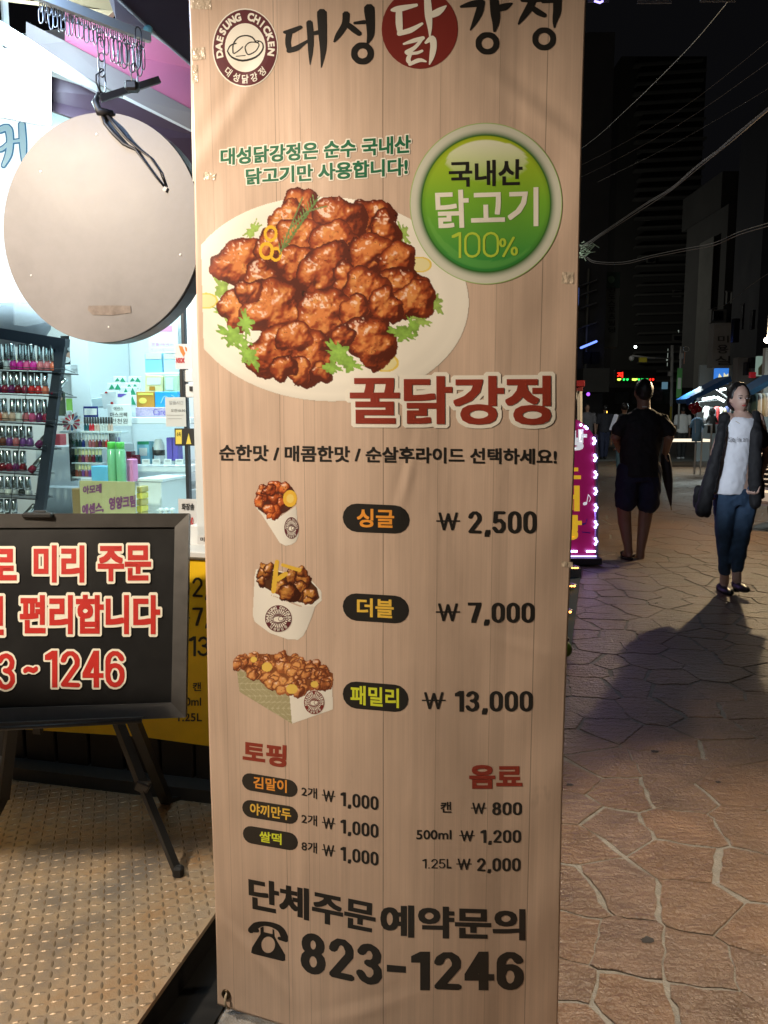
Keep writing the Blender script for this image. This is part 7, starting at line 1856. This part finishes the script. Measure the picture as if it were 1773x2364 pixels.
def simple_person(label, px, foot, head, cols, facing=1, width=1.0, vox=.02, skin=SKIN, arms=True, stride=.0, group=None, lean=0):
    g = gnd(px, foot); Y = g.y; T = thing('person', label, 'person', g, group)
    H = (at(px, head, Y).z); s = H / 1.72
    c = lambda x, y, z: g + Vector((x * s * width, y * s, z * s))
    mb = MB()
    for k in (-1, 1): cap(mb, [c(k * .09, 0, .88), c(k * .09, k * stride * .5, .48), c(k * .085, k * stride, .08)], [.085 * s, .06 * s, .042 * s], 8); mb.ell(c(k * .085, k * stride - facing * .05, .04), (.045 * s, .12 * s, .04 * s), 8, 6)
    torso(mb, [(*c(0, 0, .86), .15 * s, .11 * s), (*c(0, 0, 1.1), .14 * s, .10 * s), (*c(0, 0, 1.36), .18 * s, .11 * s), (*c(0, 0, 1.44), .10 * s, .07 * s)], 14)
    cap(mb, [c(0, 0, 1.42), c(0, 0, 1.54)], [.055 * s, .05 * s], 8); hc = c(0, 0, 1.60); mb.ell(hc, (.075 * s, .09 * s, .115 * s), 12, 8)
    arm = [[c(k * .20, 0, 1.38), c(k * .245, 0, 1.10), c(k * .26, -facing * .06, .84)] for k in (-1, 1)]
    for a in arm: cap(mb, a, [.05 * s, .04 * s, .03 * s], 8); mb.ell(a[2] + Vector((0, 0, -.06 * s)), (.03 * s, .035 * s, .06 * s), 8, 6)
    remesh(mb, 'body', skin, T, vox, 1)
    m = MB(); m.ell(hc + Vector((0, facing * .02 * s, .03 * s)), (.085 * s, .095 * s, .10 * s), 12, 8); m.build('hair', HAIR, T, True)
    m = MB(); torso(m, [(*c(0, 0, .86), .19 * s, .14 * s), (*c(0, 0, 1.1), .18 * s, .135 * s), (*c(0, 0, 1.34), .205 * s, .13 * s), (*c(0, 0, 1.43), .15 * s, .09 * s), (*c(0, 0, 1.47), .075 * s, .07 * s)], 16, .02)
    for a in arm: cap(m, [a[0], a[0].lerp(a[1], .75)], [.075 * s, .068 * s], 8)
    remesh(m, 'shirt', mat(*cols[0]), T, vox, 2)
    m = MB()
    for k in (-1, 1): cap(m, [c(k * .09, 0, .88), c(k * .09, k * stride * .5, .5), c(k * .085, k * stride, .12)], [.105 * s, .085 * s, .072 * s], 8)
    remesh(m, 'trousers', mat(*cols[1]), T, vox, 1)
    for k in (-1, 1): MB().ell(c(k * .085, k * stride - facing * .05, .04), (.052 * s, .135 * s, .045 * s), 10, 6).build('shoe', mat(*cols[2]), T, True)
    return T
WT = ('shirt_white', (.85, .85, .84), .8); BK = ('cloth_black', (.03, .03, .03), .8); WS = ('shoe_white', (.7, .7, .7), .5); DKN = ('shirt_dark_navy', (.02, .02, .03), .8)
simple_person('man in white T-shirt and black trousers walking away by the far stall', 1572, 1060, 938, (WT, BK, WS), facing=-1, stride=.06)
simple_person('pedestrian in dark clothes walking away left of the black shirted man', 1393, 1060, 935, (DKN, ('jeans_dark', (.02, .025, .06), .8), BK), facing=-1, stride=.1)
simple_person('pedestrian in grey shirt half hidden between sign and dark pedestrian', 1352, 1062, 932, (('shirt_grey', (.12, .11, .12), .8), BK, BK), facing=1)
simple_person('pedestrian in light blue jeans mostly hidden behind the black shirted man', 1436, 1102, 930, (DKN, ('jeans_light', (.10, .20, .28), .8), BK), facing=-1, stride=.08)
def warm_far_lamp():
    p = at(1399, 951, 30); T = thing('far_lamp', 'tiny orange lamp glowing among the distant pedestrians', 'lamp', p)
    MB().ell(p, (.05, .05, .07), 10, 7).build('bulb', emat('lamp_orange', (1, .4, .05), 8), T, True); MB().lathe(p - Vector((0, 0, .12)), [(.07, 0), (.04, .05)], 10).build('base', mat('steel_dark', (.08, .08, .085), .45, .7), T)
    p = at(1358, 910, 30); T = thing('far_lamp', 'tiny violet lamp left of the distant pedestrians', 'lamp', p); MB().ell(p, (.07, .05, .07), 10, 7).build('bulb', emat('lamp_violet', (.4, .1, .9), 2), T, True)
warm_far_lamp()

# ================================================================ LAMPS OUTSIDE THE FRAME OR HIDDEN BEHIND THE BANNER, SOME ADDED AS FILL, AND AN ADDED SHADE BOARD
def build_lamps():
    SD = mat('shade_black', (.03, .03, .03), .5); ST = mat('steel_dark', (.08, .08, .085), .45, .7)
    p = Vector((-1.60, 0.90, 2.36))
    T = thing('stall_lamp', 'warm shaded bulb lamp on a bracket pole at the left of the lane', 'lamp', (p.x - .5, p.y, 0))
    MB().tube([(p.x - .5, p.y, 0), (p.x - .5, p.y, 2.75), (p.x - .2, p.y, 2.8), (p.x, p.y, 2.62)], .015, 8).build('pole', ST, T, True)
    MB().lathe((p.x, p.y, p.z), [(.30, -.040), (.20, .06), (.05, .20), (.03, .26)], 28, caps=False).build('shade', SD, T, True)
    point_lamp('stall_lamp_light', p, W_WARM, (1, .83, .64), .055, T)
    S_ = thing('shade_board', 'added wooden board on two posts outside the view, shading the plate', 'shelf', (-1.6, 1.6, 0))  # unseen board added to block light from the plate near the counter
    WD = mat('shade_board_wood', (.20, .13, .08), .6, var=.3)
    MB().bbox((-1.62, 1.60, 1.235), (1.22, .05, .19), None, .005).build('front_board', WD, S_)
    for x in (-2.2, -1.45): MB().bbox((x, 1.65, .575), (.04, .04, 1.15), None, .004).build('post', WD, S_)
    # lane lamp above and behind the banner, shining down on the paving
    p = Vector((1.05, 1.95, 3.0))
    T = thing('lane_lamp', 'orange downlight on an arm above the lane beside the banner', 'lamp', (-.2, 3.4, 0))
    MB().tube([(-.2, 3.4, 0), (-.2, 3.4, 3.3), (p.x, p.y, 3.35), (p.x, p.y, 3.15)], .02, 8).build('pole', ST, T, True)
    MB().lathe((p.x, p.y, p.z), [(.14, .0), (.10, .08), (.03, .15)], 20, caps=False).build('shade', SD, T, True)
    l = bpy.data.lights.new('lane_light', 'SPOT'); l.energy = W_LANE; l.color = (1, .78, .54); l.spot_size = math.radians(66); l.spot_blend = 1; l.shadow_soft_size = .06
    o = bpy.data.objects.new('lane_light', l); COL.objects.link(o); o.parent = T; o.location = p - ORG[T.name]
    o.rotation_euler = (Vector((1.15, 1.65, 0)) - p).to_track_quat('-Z', 'Y').to_euler()
    # cool fill lamp added out of sight behind the banner to brighten the woman
    p = Vector((.25, 4.3, 2.45))
    T = thing('lane_lamp', 'added cool white fill lamp on a post behind the banner', 'lamp', (.25, 4.6, 0))
    MB().tube([(.25, 4.6, 0), (.25, 4.6, 2.7), (.25, 4.3, 2.65)], .02, 8).build('pole', ST, T, True); MB().lathe(p + Vector((0, 0, .04)), [(.12, -.02), (.08, .08), (.03, .14)], 20, caps=False).build('shade', SD, T, True)
    point_lamp('cool_fill_light', p, W_COOL, (.78, .88, 1.0), .05, T)
    p = Vector((.30, 3.55, 1.75))  # added spot out of sight behind the banner, aimed to brighten the woman
    T = thing('woman_fill_spot', 'added white fill spot on a thin stand behind the banner', 'lamp', (p.x, p.y, 0))
    MB().tube([(p.x, p.y + .04, 0), (p.x, p.y + .04, 1.75)], .012, 8).build('stand', ST, T, True)
    l = bpy.data.lights.new('woman_fill_light', 'SPOT'); l.energy = 330; l.color = (.80, .88, 1.0); l.spot_size = math.radians(24); l.spot_blend = .8; l.shadow_soft_size = .04
    o = bpy.data.objects.new('woman_fill_light', l); COL.objects.link(o); o.parent = T; o.location = p - ORG[T.name]
    o.rotation_euler = (Vector((2.80, 6.0, 1.22)) - p).to_track_quat('-Z', 'Y').to_euler()
    for (p, w, c_, lb) in ((Vector((1.1, 15, 5.2)), 140, (.95, .93, .85), 'added pale fill lamp hidden behind the middle of the banner'), (Vector((4.0, 24, 7.0)), 90, (.98, .95, .85), 'added middle distance fill lamp hidden behind the banner'), (Vector((9.7, 52, 8.0)), 420, (.98, .95, .85), 'added farthest fill lamp hidden behind the right of the banner')):
        T = thing('street_fill_lamp', lb, 'fill lamp', (p.x - 1.0, p.y, 0)); MB().tube([(p.x - 1.0, p.y, 0), (p.x - 1.0, p.y, p.z + .2), (p.x, p.y, p.z + .3)], .05, 8).build('pole', ST, T, True)  # unseen lamps added to brighten the buildings and cables
        point_lamp('street_fill_light', p, w, c_, .12, T)
build_lamps()
